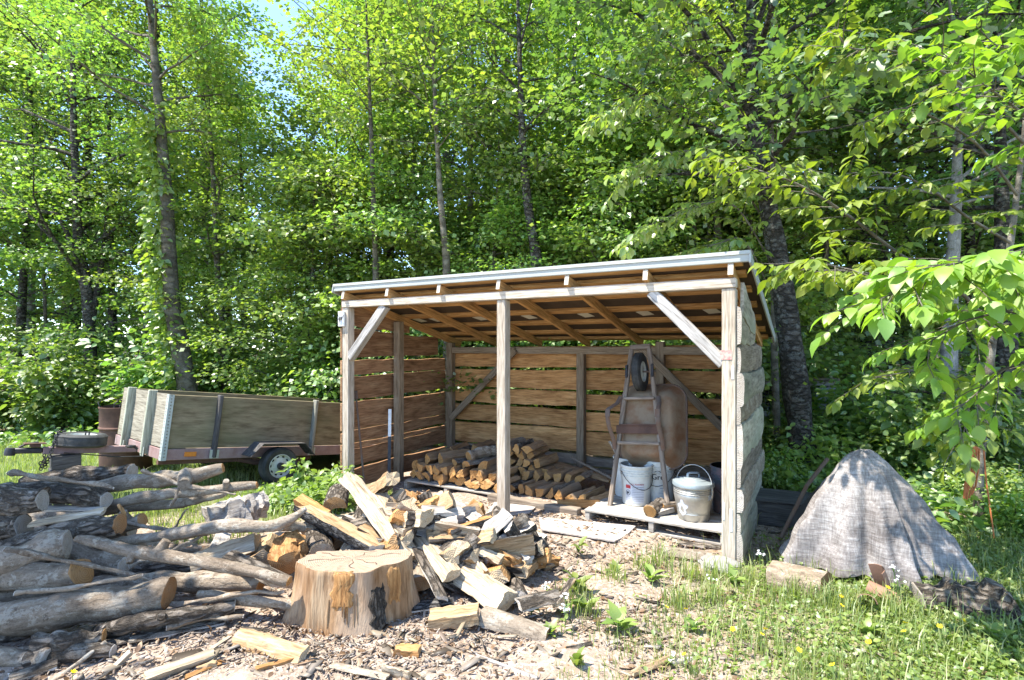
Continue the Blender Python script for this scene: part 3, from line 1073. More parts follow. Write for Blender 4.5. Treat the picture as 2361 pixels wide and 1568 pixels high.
# ------------------------------------------------------------------ stacked firewood in the shed (axis along the depth)
VAR = []
ORD = ['first', 'second', 'third', 'fourth', 'fifth', 'sixth', 'seventh', 'eighth', 'ninth', 'tenth', 'eleventh', 'twelfth', 'thirteenth', 'fourteenth']
for k, (sh, r) in enumerate((('wedge', 0.062), ('quarter', 0.062), ('half', 0.068), ('block', 0.062), ('wedge', 0.072), ('quarter', 0.070), ('half', 0.058))):
    bm_ = ('bark_rough', 'split_aged', 'bark_grey')[k % 3]
    VAR.append(split_piece('x', (0, 0, 0), (0.42, 0, 0), r, sh, 0, ('split_aged', bm_, 'end_aged'), 900 + k, tiltA=random.Random(k).uniform(-0.2, 0.2)))
usedv = [False] * len(VAR)
rs = random.Random(11)


def stack_piece(u, v, z, label, group, yaw=0.0, roll=None, k=None, pitch=0.0):
    k = rs.randrange(len(VAR)) if k is None else k
    roll = rs.uniform(0, 2 * PI) if roll is None else roll
    c = S(u, v, z)
    d = (MSH.to_3x3() @ Vector((math.sin(yaw), math.cos(yaw), pitch))).normalized()
    p1 = c - d * 0.0
    M = frame(p1, p1 + d, roll)
    if not usedv[k]:
        usedv[k] = True
        VAR[k].matrix_world = M
        VAR[k]['label'] = label
        VAR[k]['group'] = group
        return VAR[k]
    return dup(VAR[k], M, label, group)


SHN = {0: 'wedge', 1: 'chunk', 2: 'half-round', 3: 'block', 4: 'fat wedge', 5: 'fat chunk', 6: 'slim half-round'}
GF = 'firewood stacked on the grey pallet'
rows = [(0.095, -1.60, 11, 0.60), (0.190, -1.57, 10, 0.60)]
rown = ['bottom', 'second', 'third', 'fourth', 'fifth', 'sixth']
for ri, (z, u0, n_, v) in enumerate(rows):
    for i in range(n_):
        k = rs.randrange(7)
        stack_piece(u0 + i * 0.118 + rs.uniform(-0.015, 0.015), v + rs.uniform(-0.04, 0.05), z + rs.uniform(-0.008, 0.012),
                    f'orange split firewood {SHN[k]}, {ORD[i]} from left in {rown[ri]} front row of pallet stack', GF, rs.uniform(-0.1, 0.1), None, k)
rows2 = [(0.10, -1.62, 13), (0.20, -1.58, 13), (0.29, -1.5, 12), (0.375, -1.0, 7), (0.455, -0.62, 4)]
for ri, (z, u0, n_) in enumerate(rows2):
    for i in range(n_):
        k = rs.randrange(7)
        stack_piece(u0 + i * 0.122 + rs.uniform(-0.015, 0.015), 1.10 + rs.uniform(-0.05, 0.05) - 0.02 * ri, z + rs.uniform(-0.008, 0.012),
                    f'brown split firewood {SHN[k]}, {ORD[i]} from left in {rown[ri]} rear row of pallet stack', GF, rs.uniform(-0.12, 0.12), None, k)
for i, (u, v, z, k, yaw) in enumerate(((-1.42, 0.68, 0.28, 4, 0.1), (-1.26, 0.72, 0.285, 5, 0.35), (-1.04, 0.70, 0.28, 0, 0.4), (-0.86, 0.66, 0.285, 2, 0.25), (-0.66, 0.70, 0.285, 5, -0.1))):
    stack_piece(u, v, z, f'long split firewood {SHN[k]} laid on top of the pallet stack, {ORD[i]} from left', GF, yaw, None, k)
lp = S(-0.88, 0.74, 0.365)
log('round stub of grey log on top of the pallet stack', [lp, S(-0.72, 1.07, 0.39)], [0.065, 0.06], 'bark_grey', 'end_aged', 77, GF)
GR = 'firewood in the low row on the ground'
for i in range(9):
    k = (0, 3, 1, 4, 2, 1, 3, 5, 0)[i]
    u = -0.34 + i * 0.125
    stack_piece(u, 0.78 + 0.02 * math.sin(i * 2) - 0.02 * i, sg(u, 0.8) + 0.065, f'orange split firewood {SHN[k]}, {ORD[i]} from left in the low row beside pallet', GR, rs.uniform(0.05, 0.25), None, k)
for i in range(6):
    u = -0.28 + i * 0.12
    k = (5, 1, 0, 4, 3, 2)[i]
    stack_piece(u, 1.0 + 0.02 * i, sg(u, 0.8) + 0.155, f'tan split firewood {SHN[k]}, {ORD[i]} from left on top of the low row', GR, rs.uniform(0.0, 0.3), None, k)
split_piece('flat split slab lying across the back of the low firewood row', S(-0.1, 1.42, 0.22), S(0.62, 1.30, 0.16), 0.07, 'slab', 0.2, ('split_aged', 'bark_rough', 'end_aged'), 41)
split_piece('stray orange firewood wedge lying in front of the low row', S(0.36, 0.47, sg(0.36, .5) + 0.06), S(0.72, 0.66, sg(.7, .6) + 0.07), 0.055, 'wedge', 2.4, ('split_orange', 'bark_rough', 'end_orange'), 42)
o = timber('skid_beam', S(-0.42, 0.47, sg(-0.4, .5) + 0.03), S(0.62, 0.40, sg(.6, .4) + 0.03), 0.09, 0.08, 'old_board', None)
tag(o, 'old grey skid timber on the ground in front of the low firewood row', 'timber')
o = timber('broom_handle', S(0.05, 1.50, 0.31), S(0.82, 1.12, 0.17), 0.024, 0.024, 'old_board', None, bev=0.004)
tag(o, 'thin grey tool handle lying above the low firewood row', 'tool handle')

# ------------------------------------------------------------------ boards on the floor
Bp = [Gp(1247.6, 1219.7, 0.03), Gp(1242.6, 1192.6, 0.02), Gp(1374.6, 1205, 0.015), Gp(1466, 1212, 0.03), Gp(1417, 1246.8, 0.035)]


def sheet(name, corners, th_, mat, label, cat, warp=0.0):
    c = [Vector(p) for p in corners]
    b = MB()
    n, m = 12, 8
    vs = []
    for s in (0, -th_):
        for i in range(n + 1):
            for j in range(m + 1):
                f, g = i / n, j / m
                p = c[0].lerp(c[1], f).lerp(c[3].lerp(c[2], f), g)
                vs.append(p + Vector((0, 0, s + warp * math.sin(PI * g) * (0.5 + 0.5 * f))))
    K = (n + 1) * (m + 1)
    fs = []
    for i in range(n):
        for j in range(m):
            a = i * (m + 1) + j
            fs.append((a, a + m + 1, a + m + 2, a + 1))
            fs.append((K + a, K + a + 1, K + a + m + 2, K + a + m + 1))
    rim = [i * (m + 1) for i in range(n + 1)] + [n * (m + 1) + j for j in range(1, m + 1)] + [i * (m + 1) + m for i in range(n - 1, -1, -1)] + [j for j in range(m - 1, 0, -1)]
    for a, b2 in zip(rim, rim[1:] + rim[:1]):
        fs.append((b2, a, K + a, K + b2))
    M = Matrix.Translation(c[0])
    b.add([Vector(p) - c[0] for p in vs], fs)
    return tag(b.build(name, mat, None, M), label, cat)


sheet('sheet_of_plywood', [Bp[0], Bp[4], Bp[3], Bp[1]], 0.012, 'white_board', 'pale bowed plywood panel lying on the floor in front of the shed', 'panel', -0.018)
sheet('offcut_of_plywood', [Gp(1120, 1190, 0.02), Gp(1220.6, 1181, 0.02), Gp(1236, 1168, 0.02), Gp(1140, 1157, 0.02)], 0.012, 'white_board', 'small pale plywood offcut on the ground beside the middle post', 'panel')

# ------------------------------------------------------------------ wheelbarrow stood on its handles
hb = S(1.13, 0.58, 0.102)
ht = S(1.03, 0.98, 1.60)
yv = (ht - hb).normalized()
xv = (MSH.to_3x3() @ Vector((1, 0, 0)))
xv = (xv - yv * xv.dot(yv)).normalized()
zv = xv.cross(yv)           # out of the underside of the tray, towards the yard
MW = Matrix((xv, yv, zv)).transposed().to_4x4()
MW.translation = hb
WL = (ht - hb).length
wb = empty('wheelbarrow', (0, 0, 0), 'rusty wheelbarrow stood on its handles with its wheel up in the shed', 'wheelbarrow', M=MW)


def hx(y):
    return 0.275 + (0.088 - 0.275) * y / WL


for s in (-1, 1):
    timber('handle', (s * hx(0), 0, 0), (s * hx(WL), WL - 0.02, 0), 0.042, 0.042, 'barrow_wood', wb, bev=0.008)
timber('end_cap', (-0.10, WL, 0), (0.10, WL, 0), 0.05, 0.035, 'barrow_wood', wb)
timber('crossbar', (-hx(1.03), 1.03, 0.03), (hx(1.03), 1.03, 0.03), 0.03, 0.045, 'barrow_wood', wb)
timber('crossbar', (-hx(0.60), 0.60, 0.03), (hx(0.60), 0.60, 0.03), 0.03, 0.04, 'barrow_wood', wb)
MB().box((-hx(0.72) - 0.03, 0.69, 0.024), (hx(0.72) + 0.03, 0.77, 0.034), bev=0.003).box((-hx(0.72), 0.765, 0.026), (hx(0.72), 0.78, 0.05)).build('rust_bracket', 'rust', wb)
for s in (-1, 1):
    x1, x2 = s * (hx(1.0) + 0.03), s * (hx(0.6) + 0.03)
    b = MB()
    b.tube([(x1, 1.05, 0.02), (x1 + s * 0.02, 0.98, 0.06), (x1 + s * 0.05, 0.90, 0.22), (x1 + s * 0.055, 0.83, 0.24), (x1 + s * 0.05, 0.74, 0.20), (x2, 0.62, 0.05), (x2, 0.54, 0.024)], 0.021, 8, flat=0.45)
    b.box((x1 + s * 0.05 - 0.022, 0.82, 0.235), (x1 + s * 0.05 + 0.022, 0.89, 0.252))
    b.build('leg', 'rust_dark', wb, smooth=50)


def rrect(w_, h_, r, cy_, z, n=6):
    out = []
    for cx_, cyy, a0 in ((w_ / 2 - r, h_ / 2 - r, 0), (-w_ / 2 + r, h_ / 2 - r, PI / 2), (-w_ / 2 + r, -h_ / 2 + r, PI), (w_ / 2 - r, -h_ / 2 + r, 1.5 * PI)):
        for k in range(n + 1):
            a = a0 + PI / 2 * k / n
            out.append(Vector((cx_ + r * math.cos(a), cy_ + cyy + r * math.sin(a), z)))
    return out


b = MB()
loops = [rrect(0.40, 0.52, 0.10, 0.80, -0.03), rrect(0.46, 0.58, 0.11, 0.79, -0.036), rrect(0.52, 0.66, 0.13, 0.80, -0.10), rrect(0.61, 0.78, 0.15, 0.80, -0.20), rrect(0.65, 0.82, 0.16, 0.80, -0.225)]
K = len(loops[0])
off = Vector((0.07, 0, 0))
vs = [p + off for l in loops for p in l]
fs = [(i * K + k, (i + 1) * K + k, (i + 1) * K + (k + 1) % K, i * K + (k + 1) % K) for i in range(len(loops) - 1) for k in range(K)]
fs.append(tuple(range(K)))
b.add(vs, fs)
tr = b.build('tray', 'rust_pan', wb, smooth=60)
rim = [p + off for p in loops[-1]]
MB().tube(rim + rim[:1], 0.012, 8, cap=False).build('rim', 'rust_dark', tr, smooth=60)


def wheel_parts(parent, M, R, w_, rimr, tyre_mat='black_rubber', rim_mat='rim_white', hub_mat='black_metal', holes=8, name='wheel'):
    wo_ = bpy.data.objects.new(name, None)
    COL.objects.link(wo_)
    wo_.parent = parent
    wo_.matrix_local = M        # local Z is the axle
    h = w_ / 2
    prof = [(rimr, -h * 0.80), (rimr + (R - rimr) * 0.35, -h), (R - (R - rimr) * 0.25, -h * 0.98), (R - 0.004, -h * 0.72), (R, -h * 0.66), (R - 0.004, -h * 0.4), (R - 0.003, -h * 0.36), (R - 0.003, h * 0.36), (R - 0.004, h * 0.4), (R, h * 0.66), (R - 0.004, h * 0.72), (R - (R - rimr) * 0.25, h * 0.98), (rimr + (R - rimr) * 0.35, h), (rimr, h * 0.80)]
    MB().lathe(prof, 40).build('tyre', tyre_mat, wo_, smooth=45)
    b = MB()
    d = h * 0.8
    for sg_ in (1, -1):
        pr_ = [(rimr + 0.004, sg_ * d), (rimr - 0.006, sg_ * (d + 0.004)), (rimr - 0.014, sg_ * d * 0.8), (rimr * 0.86, sg_ * d * 0.55), (rimr * 0.72, sg_ * d * 0.5), (rimr * 0.52, sg_ * d * 0.75), (rimr * 0.3, sg_ * d * 0.8), (0.001, sg_ * d * 0.8)]
        if sg_ < 0:
            pr_ = pr_[::-1]
        b.lathe(pr_, 36)
    for sg_ in (1, -1):
        for k in range(holes):
            a = 2 * PI * k / holes
            Mx = Matrix.Translation((math.cos(a) * rimr * 0.78, math.sin(a) * rimr * 0.78, sg_ * (d * 0.53 + 0.002))) @ Matrix.Rotation(a, 4, 'Z')
            b.add([Mx @ Vector((math.cos(q) * rimr * 0.07, math.sin(q) * rimr * 0.13, 0)) for q in [2 * PI * j / 10 for j in range(10)]], [tuple(range(10)) if sg_ > 0 else tuple(range(9, -1, -1))], 1)
    b.build('rim', [rim_mat, 'dark_hole'], wo_, smooth=40)
    if hub_mat:
        b = MB()
        for sg_ in (1, -1):
            b.lathe([(rimr * 0.30, sg_ * d * 0.7), (rimr * 0.30, sg_ * d * 1.25), (rimr * 0.22, sg_ * d * 1.35), (rimr * 0.2, sg_ * d * 1.5), (0.001, sg_ * d * 1.5)], 16)
        b.build('hub', hub_mat, wo_, smooth=40)
    return wo_


wheel_parts(wb, Matrix.Translation((0, 1.30, 0.0)) @ Matrix.Rotation(PI / 2, 4, 'Y') @ Matrix.Rotation(0.0, 4, 'Z'), 0.19, 0.085, 0.10, 'black_rubber', 'rim_white', None, 0)
MB().tube([(-0.15, 1.30, 0), (0.15, 1.30, 0)], 0.010, 8).build('axle', 'rust_dark', wb)
for s in (-1, 1):
    b = MB().box((s * 0.128 - 0.012, 1.24, 0.018), (s * 0.128 + 0.012, 1.37, 0.034), bev=0.004)
    for yy in (1.26, 1.35):
        b.lathe([(0.012, 0.034), (0.012, 0.045), (0.001, 0.047)], 8, 0, Matrix.Translation((s * 0.128, yy, 0)))
    b.build('axle_bracket', 'black_metal', wb)


# ------------------------------------------------------------------ buckets and the galvanised bin
def text_mesh(txt, size, extr=0.0):
    cu = bpy.data.curves.new('lettering', 'FONT')
    cu.body = txt
    cu.size = size
    cu.align_x = 'CENTER'
    ob = bpy.data.objects.new('lettering', cu)
    COL.objects.link(ob)
    bpy.context.view_layer.update()
    me = bpy.data.meshes.new_from_object(ob.evaluated_get(bpy.context.evaluated_depsgraph_get()))
    bpy.data.objects.remove(ob)
    bpy.data.curves.remove(cu)
    vs = [v.co.copy() for v in me.vertices]
    fs = [tuple(p.vertices) for p in me.polygons]
    bpy.data.meshes.remove(me)
    return vs, fs


def on_cyl(vs, r0, z0, slope, facing):
    """wrap flat x,y artwork on a bucket side (radius grows with height)"""
    out = []
    for p in vs:
        z = z0 + p[1]
        r = r0(z) + 0.0015 + (p[2] if len(p) > 2 else 0)
        a = facing + p[0] / r
        out.append(Vector((r * math.cos(a), r * math.sin(a), z)))
    return out


def rect_patch(x0, y0, x1, y1, n=8):
    vs, fs = [], []
    for i in range(n + 1):
        x = x0 + (x1 - x0) * i / n
        vs += [(x, y0, 0), (x, y1, 0)]
    for i in range(n):
        fs.append((2 * i, 2 * i + 2, 2 * i + 3, 2 * i + 1))
    return vs, fs


def bucket(label, u, v, z, rb, rt, h, mat, facing, ribs=(0.86, 0.80, 0.74), bail=True, bailmat='black_metal', open_=True):
    M = Matrix.Translation(S(u, v, z))
    t_ = empty('bucket', (0, 0, 0), label, 'bucket', M=M)

    def rz(zz):
        return rb + (rt - rb) * zz / h
    prof = [(0.001, 0.0), (rb - 0.006, 0.0), (rb, 0.006)]
    for zz in (0.2, 0.4, 0.6, 0.70):
        prof.append((rz(zz * h), zz * h))
    for q in sorted(ribs):
        prof += [(rz(q * h - 0.006), q * h - 0.006), (rz(q * h) + 0.007, q * h - 0.004), (rz(q * h) + 0.007, q * h + 0.004), (rz(q * h + 0.006), q * h + 0.006)]
    prof += [(rz(h * 0.95), h * 0.95), (rt + 0.008, h * 0.955), (rt + 0.009, h - 0.004), (rt + 0.006, h), (rt - 0.003, h)]
    MB().lathe(prof, 40).build('body', mat, t_, smooth=40)
    MB().lathe([(rt - 0.003, h), (rt - 0.004, h * 0.92), (rb, h * 0.45), (0.001, h * 0.45)], 40).build('inside', 'bucket_inside' if mat != 'bucket_dark' else 'dark_hole', t_, smooth=40)
    if bail:
        b = MB()
        pts = []
        for k in range(17):
            a = facing - PI / 2 + PI * k / 16
            drop = math.sin(PI * k / 16)
            zz = h * 0.84 - drop * h * 0.42
            rr = rz(zz) + 0.012
            pts.append((rr * math.cos(a), rr * math.sin(a), zz))
        b.tube(pts, 0.0028, 6)
        b.build('bail', bailmat, t_, smooth=60)
    return t_, rz


view = lambda u, v: math.atan2(-S(u, v).y, -S(u, v).x)
b1, rz1 = bucket('white plastic bucket with red label in front between the barrow handles', 1.05, 0.78, 0.102, 0.130, 0.148, 0.375, 'bucket_white', view(1.05, 0.78) + 0.5)
fc = view(1.05, 0.78)


def art(parent, name, mat, parts, rz_, facing):
    b = MB()
    for vs, fs, dx, dy, lift in parts:
        b.add(on_cyl([(p[0] + dx, p[1] + dy, lift) for p in vs], rz_, 0, 0, facing), fs)
    return b.build(name, mat, parent)


pn = rect_patch(-0.105, 0.03, 0.075, 0.205, 14)
art(b1, 'label_panel', 'label_pale', [(*pn, 0, 0, 0.0)], rz1, fc)
prt = [(*rect_patch(-0.105, 0.165, -0.055, 0.195, 6), 0, 0, 0.001)]
vs, fs = text_mesh('ALL PURPOSE', 0.021)
prt.append((vs, fs, 0.01, 0.200, 0.001))
prt.append((*rect_patch(-0.105, 0.197, -0.055, 0.200), 0, 0, 0.001))
art(b1, 'label_print', 'label_red', prt, rz1, fc)
prt = []
for k in range(9):
    y = 0.178 - 0.016 * k
    prt.append((*rect_patch(-0.04, y, 0.07, y + (0.005 if k % 3 else 0.008), 10), 0, 0, 0.001))
    if k > 5:
        prt.append((*rect_patch(-0.10, y + 0.002, -0.055, y + 0.006, 5), 0, 0, 0.001))
art(b1, 'label_print', 'label_grey', prt, rz1, fc)
prt = []
ring = [(0.023 * math.cos(a), 0.027 * math.sin(a), 0) for a in [2 * PI * k / 20 for k in range(20)]] + [(0.019 * math.cos(a), 0.023 * math.sin(a), 0) for a in [2 * PI * k / 20 for k in range(20)]]
prt.append((ring, [(k, (k + 1) % 20, 20 + (k + 1) % 20, 20 + k) for k in range(20)], -0.08, 0.125, 0.001))
blob = [(-0.012, -0.012, 0), (-0.004, -0.016, 0), (0.002, -0.006, 0), (0.012, -0.010, 0), (0.008, 0.004, 0), (0.002, 0.014, 0), (-0.006, 0.008, 0), (-0.014, 0.010, 0)]
prt.append((blob, [tuple(range(8))], -0.08, 0.125, 0.001))
prt.append((*rect_patch(0.03, 0.206, 0.075, 0.209), 0, 0, 0.001))
art(b1, 'label_print', 'ink', prt, rz1, fc)

b2, rz2 = bucket('white plastic bucket with black lettering behind the right barrow handle', 1.215, 0.98, 0.102, 0.135, 0.152, 0.40, 'bucket_white', view(1.215, 0.98) - 0.2)
f2_ = view(1.215, 0.98)
vs, fs = text_mesh('Gre', 0.075)
prt = []
for dx in (-0.0014, 0.0, 0.0014):
    prt.append((vs, fs, -0.012 + dx, 0.232, 0.001 + dx * 0.2))
arcp = [(-0.05 + 0.1 * k / 8, 0.300 + 0.018 * math.sin(PI * k / 8 * 1.3), 0) for k in range(9)]
prt.append(([p for q in arcp for p in (q, (q[0], q[1] - 0.006, 0))], [(2 * k, 2 * k + 1, 2 * k + 3, 2 * k + 2) for k in range(8)], 0, 0, 0.001))
prt.append((*rect_patch(-0.03, 0.288, 0.03, 0.293), 0, 0, 0.001))
art(b2, 'label_print', 'ink', prt, rz2, f2_)
prt = []
for y, a, c in ((0.175, 0.0, 0.07), (0.150, 0.01, 0.08), (0.145, 0.01, 0.08), (0.122, 0.02, 0.08), (0.102, 0.0, 0.08)):
    prt.append((*rect_patch(a, y, c, y + 0.006), 0, 0, 0.001))
art(b2, 'label_print', 'label_grey', prt, rz2, f2_)
bucket('plain white plastic bucket mostly hidden behind the left barrow handle', 0.90, 1.02, 0.102, 0.135, 0.152, 0.39, 'bucket_white', view(0.9, 1.02) + 1.0)
bucket('dark printed plastic bucket standing behind the galvanised bin', 1.88, 0.92, 0.102, 0.150, 0.170, 0.42, 'bucket_dark', view(1.88, 0.92))

# galvanised bin with lid
cu_, cv_ = 1.62, 0.58
Mb = Matrix.Translation(S(cu_, cv_, 0.102))
gb = empty('metal_bin', (0, 0, 0), 'galvanised ash bin with domed lid and wire bail on the pallet', 'bin', M=Mb)
prof = [(0.001, 0), (0.128, 0), (0.130, 0.004), (0.136, 0.055), (0.138, 0.058), (0.136, 0.062)]
for k in range(1, 6):
    prof.append((0.136 + 0.006 * k, 0.06 + 0.03 * k))
for z in (0.235, 0.252, 0.269):
    prof += [(0.162, z - 0.008), (0.167, z - 0.003), (0.167, z + 0.002), (0.162, z + 0.006)]
prof += [(0.166, 0.30), (0.167, 0.31)]
MB().lathe(prof, 44).build('body', 'galvanised', gb, smooth=40)
pl_ = [(0.170, 0.288), (0.176, 0.290), (0.177, 0.318), (0.172, 0.325), (0.160, 0.327), (0.150, 0.334), (0.118, 0.338), (0.112, 0.346), (0.084, 0.349), (0.078, 0.356), (0.05, 0.358), (0.001, 0.360)]
lid = MB().lathe(pl_, 44).build('lid', 'galv_lid', gb, smooth=40)
af = view(cu_, cv_)
pts = [(-0.05, 0, 0.352), (-0.05, 0, 0.385), (-0.035, 0, 0.395), (0.035, 0, 0.395), (0.05, 0, 0.385), (0.05, 0, 0.352)]
Rz = Matrix.Rotation(af + PI / 2 + 0.35, 4, 'Z')
MB().tube([Rz @ Vector(p) for p in pts], 0.012, 8, flat=0.6).build('lid_handle', 'galv_lid', lid, smooth=50)
pts = []
for k in range(21):
    a = PI * k / 20
    pts.append(Vector((0.178 * math.cos(a), 0.03 * math.sin(a), 0.245 + 0.215 * math.sin(a) ** 0.8)))
Rb = Matrix.Rotation(af + PI / 2 - 0.55, 4, 'Z')
MB().tube([Rb @ p for p in pts], 0.0042, 8).build('bail', 'galvanised', gb, smooth=60)
for s in (1, -1):
    q = MB().tube([(s * 0.172, 0.02, 0.265), (s * 0.176, 0.0, 0.21), (s * 0.172, -0.02, 0.195), (s * 0.174, 0.0, 0.23)], 0.007, 6)
    q.box((s * 0.163 - 0.004, -0.03, 0.19), (s * 0.163 + 0.004, 0.03, 0.23))
    q.build('bail_lug', 'galvanised', gb, Rb)
em = []
rr = random.Random(4)
emb = MB()
ringp = [((0.05 + 0.014 * math.sin(5 * a) + rr.uniform(-0.004, 0.004)) * math.cos(a), (0.062 + 0.012 * math.sin(4 * a + 1)) * math.sin(a), 0) for a in [2 * PI * k / 26 for k in range(26)]]
emb.add(on_cyl([(p[0] - 0.10, p[1], 0.001) for p in ringp], lambda z: 0.136 + 0.2 * (z - 0.06), 0.115, 0, af), [tuple(range(26))])
emb.build('emblem', 'label_pale', gb)

# bits on the right pallet
log('short hollow log piece with its end facing out on the bucket pallet', [S(1.28, 0.40, 0.155), S(1.33, 0.62, 0.165)], [0.06, 0.05], 'bark_rough', 'end_aged', 5, None, tilt=0.3)
split_piece('brown bark-covered chunk lying between the bucket and the bin', S(1.33, 0.60, 0.16), S(1.60, 0.78, 0.17), 0.075, 'quarter', 2.8, ('split_aged', 'bark_rough', 'end_aged'), 6)
split_piece('small grey splinter of wood beside the hollow log piece', S(1.33, 0.47, 0.125), S(1.44, 0.60, 0.15), 0.03, 'wedge', 1.0, ('split_grey', 'bark_rough', 'end_grey'), 8)
log('mossy stick leaning on the barrow tray behind the bucket', [S(0.70, 1.02, 0.62), S(0.84, 0.92, 0.46), S(0.92, 0.86, 0.30)], [0.016, 0.02, 0.022], 'bark_pale', 'end_grey', 9, None, name='stick', sides=9, cat='stick')

# tools by the left front post
tp = empty('fence_post', (0, 0, 0), 'black steel fence post with white tip leaning on the left plank wall', 'fence post')
p1, p2 = S(-1.72, 0.36, sg(-1.7, .3)), S(-1.86, 0.53, 0.86)
mid = p1.lerp(p2, 0.66)
b = MB()
b.box((0, -0.018, -0.003), (0.66 * (p2 - p1).length, 0.018, 0.003)).box((0, -0.003, -0.025), (0.66 * (p2 - p1).length, 0.003, -0.0031))
b.build('shaft', 'black_metal', tp, frame(p1, p2))
L_ = (p2 - p1).length
MB().box((0.66 * L_ + 0.001, -0.018, -0.003), (L_, 0.018, 0.003)).box((0.66 * L_ + 0.001, -0.003, -0.025), (L_, 0.003, -0.0031)).build('tip', 'white_paint', tp, frame(p1, p2))
pb = empty('pry_bar', (0, 0, 0), 'brown digging bar with flat tip leaning on the left plank wall', 'digging bar')
p1, p2 = S(-1.86, 0.13, sg(-1.8, .1)), S(-2.03, 0.16, 1.0)
b = MB().tube([p1, p1.lerp(p2, 0.5), p2], [0.013, 0.012, 0.011], 8)
b.build('shaft', 'rust_dark', pb)
d_ = (p2 - p1).normalized()
MB().box((0.0, -0.022, -0.005), (0.10, 0.022, 0.005), bev=0.003).build('blade', 'rust_dark', pb, frame(p2, p2 + d_))
# ------------------------------------------------------------------ utility trailer, nose propped up
P1 = Vector((-3.58, 5.5, 0.44))
ux, uy = Vector((0.63, 0.777, 0)).normalized(), Vector((-0.777, 0.63, 0)).normalized()
pit = math.radians(7.0)
xr = (ux * math.cos(pit) + Vector((0, 0, -math.sin(pit)))).normalized()
zr_ = xr.cross(uy)
MT = Matrix((xr, uy, zr_)).transposed().to_4x4()
MT.translation = P1
tl = empty('utility_trailer', (0, 0, 0), 'old plywood-sided utility trailer with faded red frame behind the log pile', 'trailer', M=MT)
LT, WT = 3.1, 1.50
# frame rails (own pieces butt together), plywood panels
MB().box((0.0, -0.003, 0), (LT, 0.05, 0.115), bev=0.004).box((0.0, WT - 0.05, 0), (LT, WT + 0.003, 0.115), bev=0.004).box((0.002, 0.0505, 0.002), (0.06, WT - 0.0505, 0.113), bev=0.004).box((LT - 0.06, 0.0505, 0.002), (LT, WT - 0.0505, 0.113)).build('frame', 'red_frame', tl)
MB().box((0.0, 0.06, -0.05), (0.85, 0.11, -0.002), bev=0.003).build('lower_rail', 'rust', tl)
MB().box((0.06, 0.052, 0.05), (LT - 0.06, WT - 0.052, 0.075)).build('floor', 'plywood', tl)
board('side_panel', (0.012, 0.02, 0.40), (LT, 0.02, 0.395), 0.552, 0.018, 'plywood', tl, 5, 0.002)
board('side_panel', (0.012, WT - 0.02, 0.40), (LT, WT - 0.02, 0.395), 0.552, 0.018, 'plywood', tl, 6, 0.002)
o = board('front_panel', (0.02, 0.03, 0.40), (0.02, WT - 0.03, 0.40), 0.56, 0.018, 'plywood_front', tl, 7, 0.002)
board('tail_panel', (LT - 0.02, 0.03, 0.40), (LT - 0.02, WT - 0.03, 0.40), 0.55, 0.018, 'plywood', tl, 8, 0.002)
for x, mt in ((0.50, 'dark_stake'), (1.66, 'stake_wood'), (2.80, 'stake_wood')):
    timber('stake', (x, -0.012, 0.02), (x, -0.012, 0.695), 0.085, 0.038, mt if x < 1 else 'stake_wood', tl, roll=PI / 2)
    MB().box((x - 0.048, -0.037, 0.012), (x + 0.048, -0.0325, 0.105)).build('bracket', 'galv_bracket', tl)
for y in (0.42, 1.08):
    timber('stake', (-0.018, y, 0.02), (-0.018, y, 0.70), 0.085, 0.045, 'stake_green', tl, roll=0)
    MB().box((-0.046, y - 0.046, 0.0), (-0.0415, y + 0.046, 0.095)).build('bracket', 'galv_bracket', tl)
b = MB()
b.box((-0.006, -0.009, 0.0), (-0.002, 0.045, 0.675)).box((-0.0055, -0.0135, 0.0), (0.045, -0.0095, 0.675))
for k in range(20):
    z = 0.03 + k * 0.033
    b.box((0.014, -0.0155, z), (0.026, -0.0138, z + 0.014), 1).box((-0.0078, 0.014, z), (-0.0062, 0.026, z + 0.014), 1)
b.build('corner_angle', ['angle_steel', 'stake_wood'], tl)
b = MB().box((0.21, -0.012, 0.035), (0.33, -0.0035, 0.085), bev=0.004)
b.build('side_marker', 'amber', tl)
# tongue, coupler, chain
MB().box((-0.80, WT / 2 - 0.035, 0.0), (0.0, WT / 2 + 0.035, 0.07), bev=0.005).build('tongue', 'red_frame', tl)
b = MB().box((-1.02, WT / 2 - 0.03, 0.01), (-0.80, WT / 2 + 0.03, 0.065), bev=0.012)
b.lathe([(0.001, 0.07), (0.035, 0.065), (0.045, 0.03), (0.042, -0.005), (0.001, -0.006)][::-1], 14, 0, Matrix.Translation((-1.04, WT / 2, 0)))
b.tube([(-0.98, WT / 2, 0.07), (-0.93, WT / 2, 0.10), (-0.84, WT / 2, 0.115)], 0.012, 6)
b.build('coupler', 'black_metal', tl, smooth=40)
b = MB().box((-0.90, WT / 2 - 0.03, 0.0705), (-0.82, WT / 2 + 0.03, 0.10), bev=0.004)
b.box((-0.95, WT / 2 - 0.045, 0.1005), (-0.78, WT / 2 + 0.045, 0.112), bev=0.004)
b.build('jack_plate', 'rust', tl)


def chain(name, pts, parent, r=0.016, wire=0.0045, mat='black_metal'):
    b = MB()
    pts = [Vector(p) for p in pts]
    seg = []
    for a, c in zip(pts, pts[1:]):
        nn_ = max(1, int((c - a).length / (r * 1.5)))
        seg += [a.lerp(c, k / nn_) for k in range(nn_)]
    for i, p in enumerate(seg[:-1]):
        d = (seg[i + 1] - p).normalized()
        s = d.orthogonal().normalized()
        s = Matrix.Rotation(PI / 2 * (i % 2) + 0.5, 4, d) @ s
        ring = [p + d * (math.cos(a) * r * 1.15) + s * (math.sin(a) * r * 0.75) for a in [2 * PI * k / 9 for k in range(9)]]
        b.tube(ring + ring[:1], wire, 5, cap=False)
    return b.build(name, mat, parent)


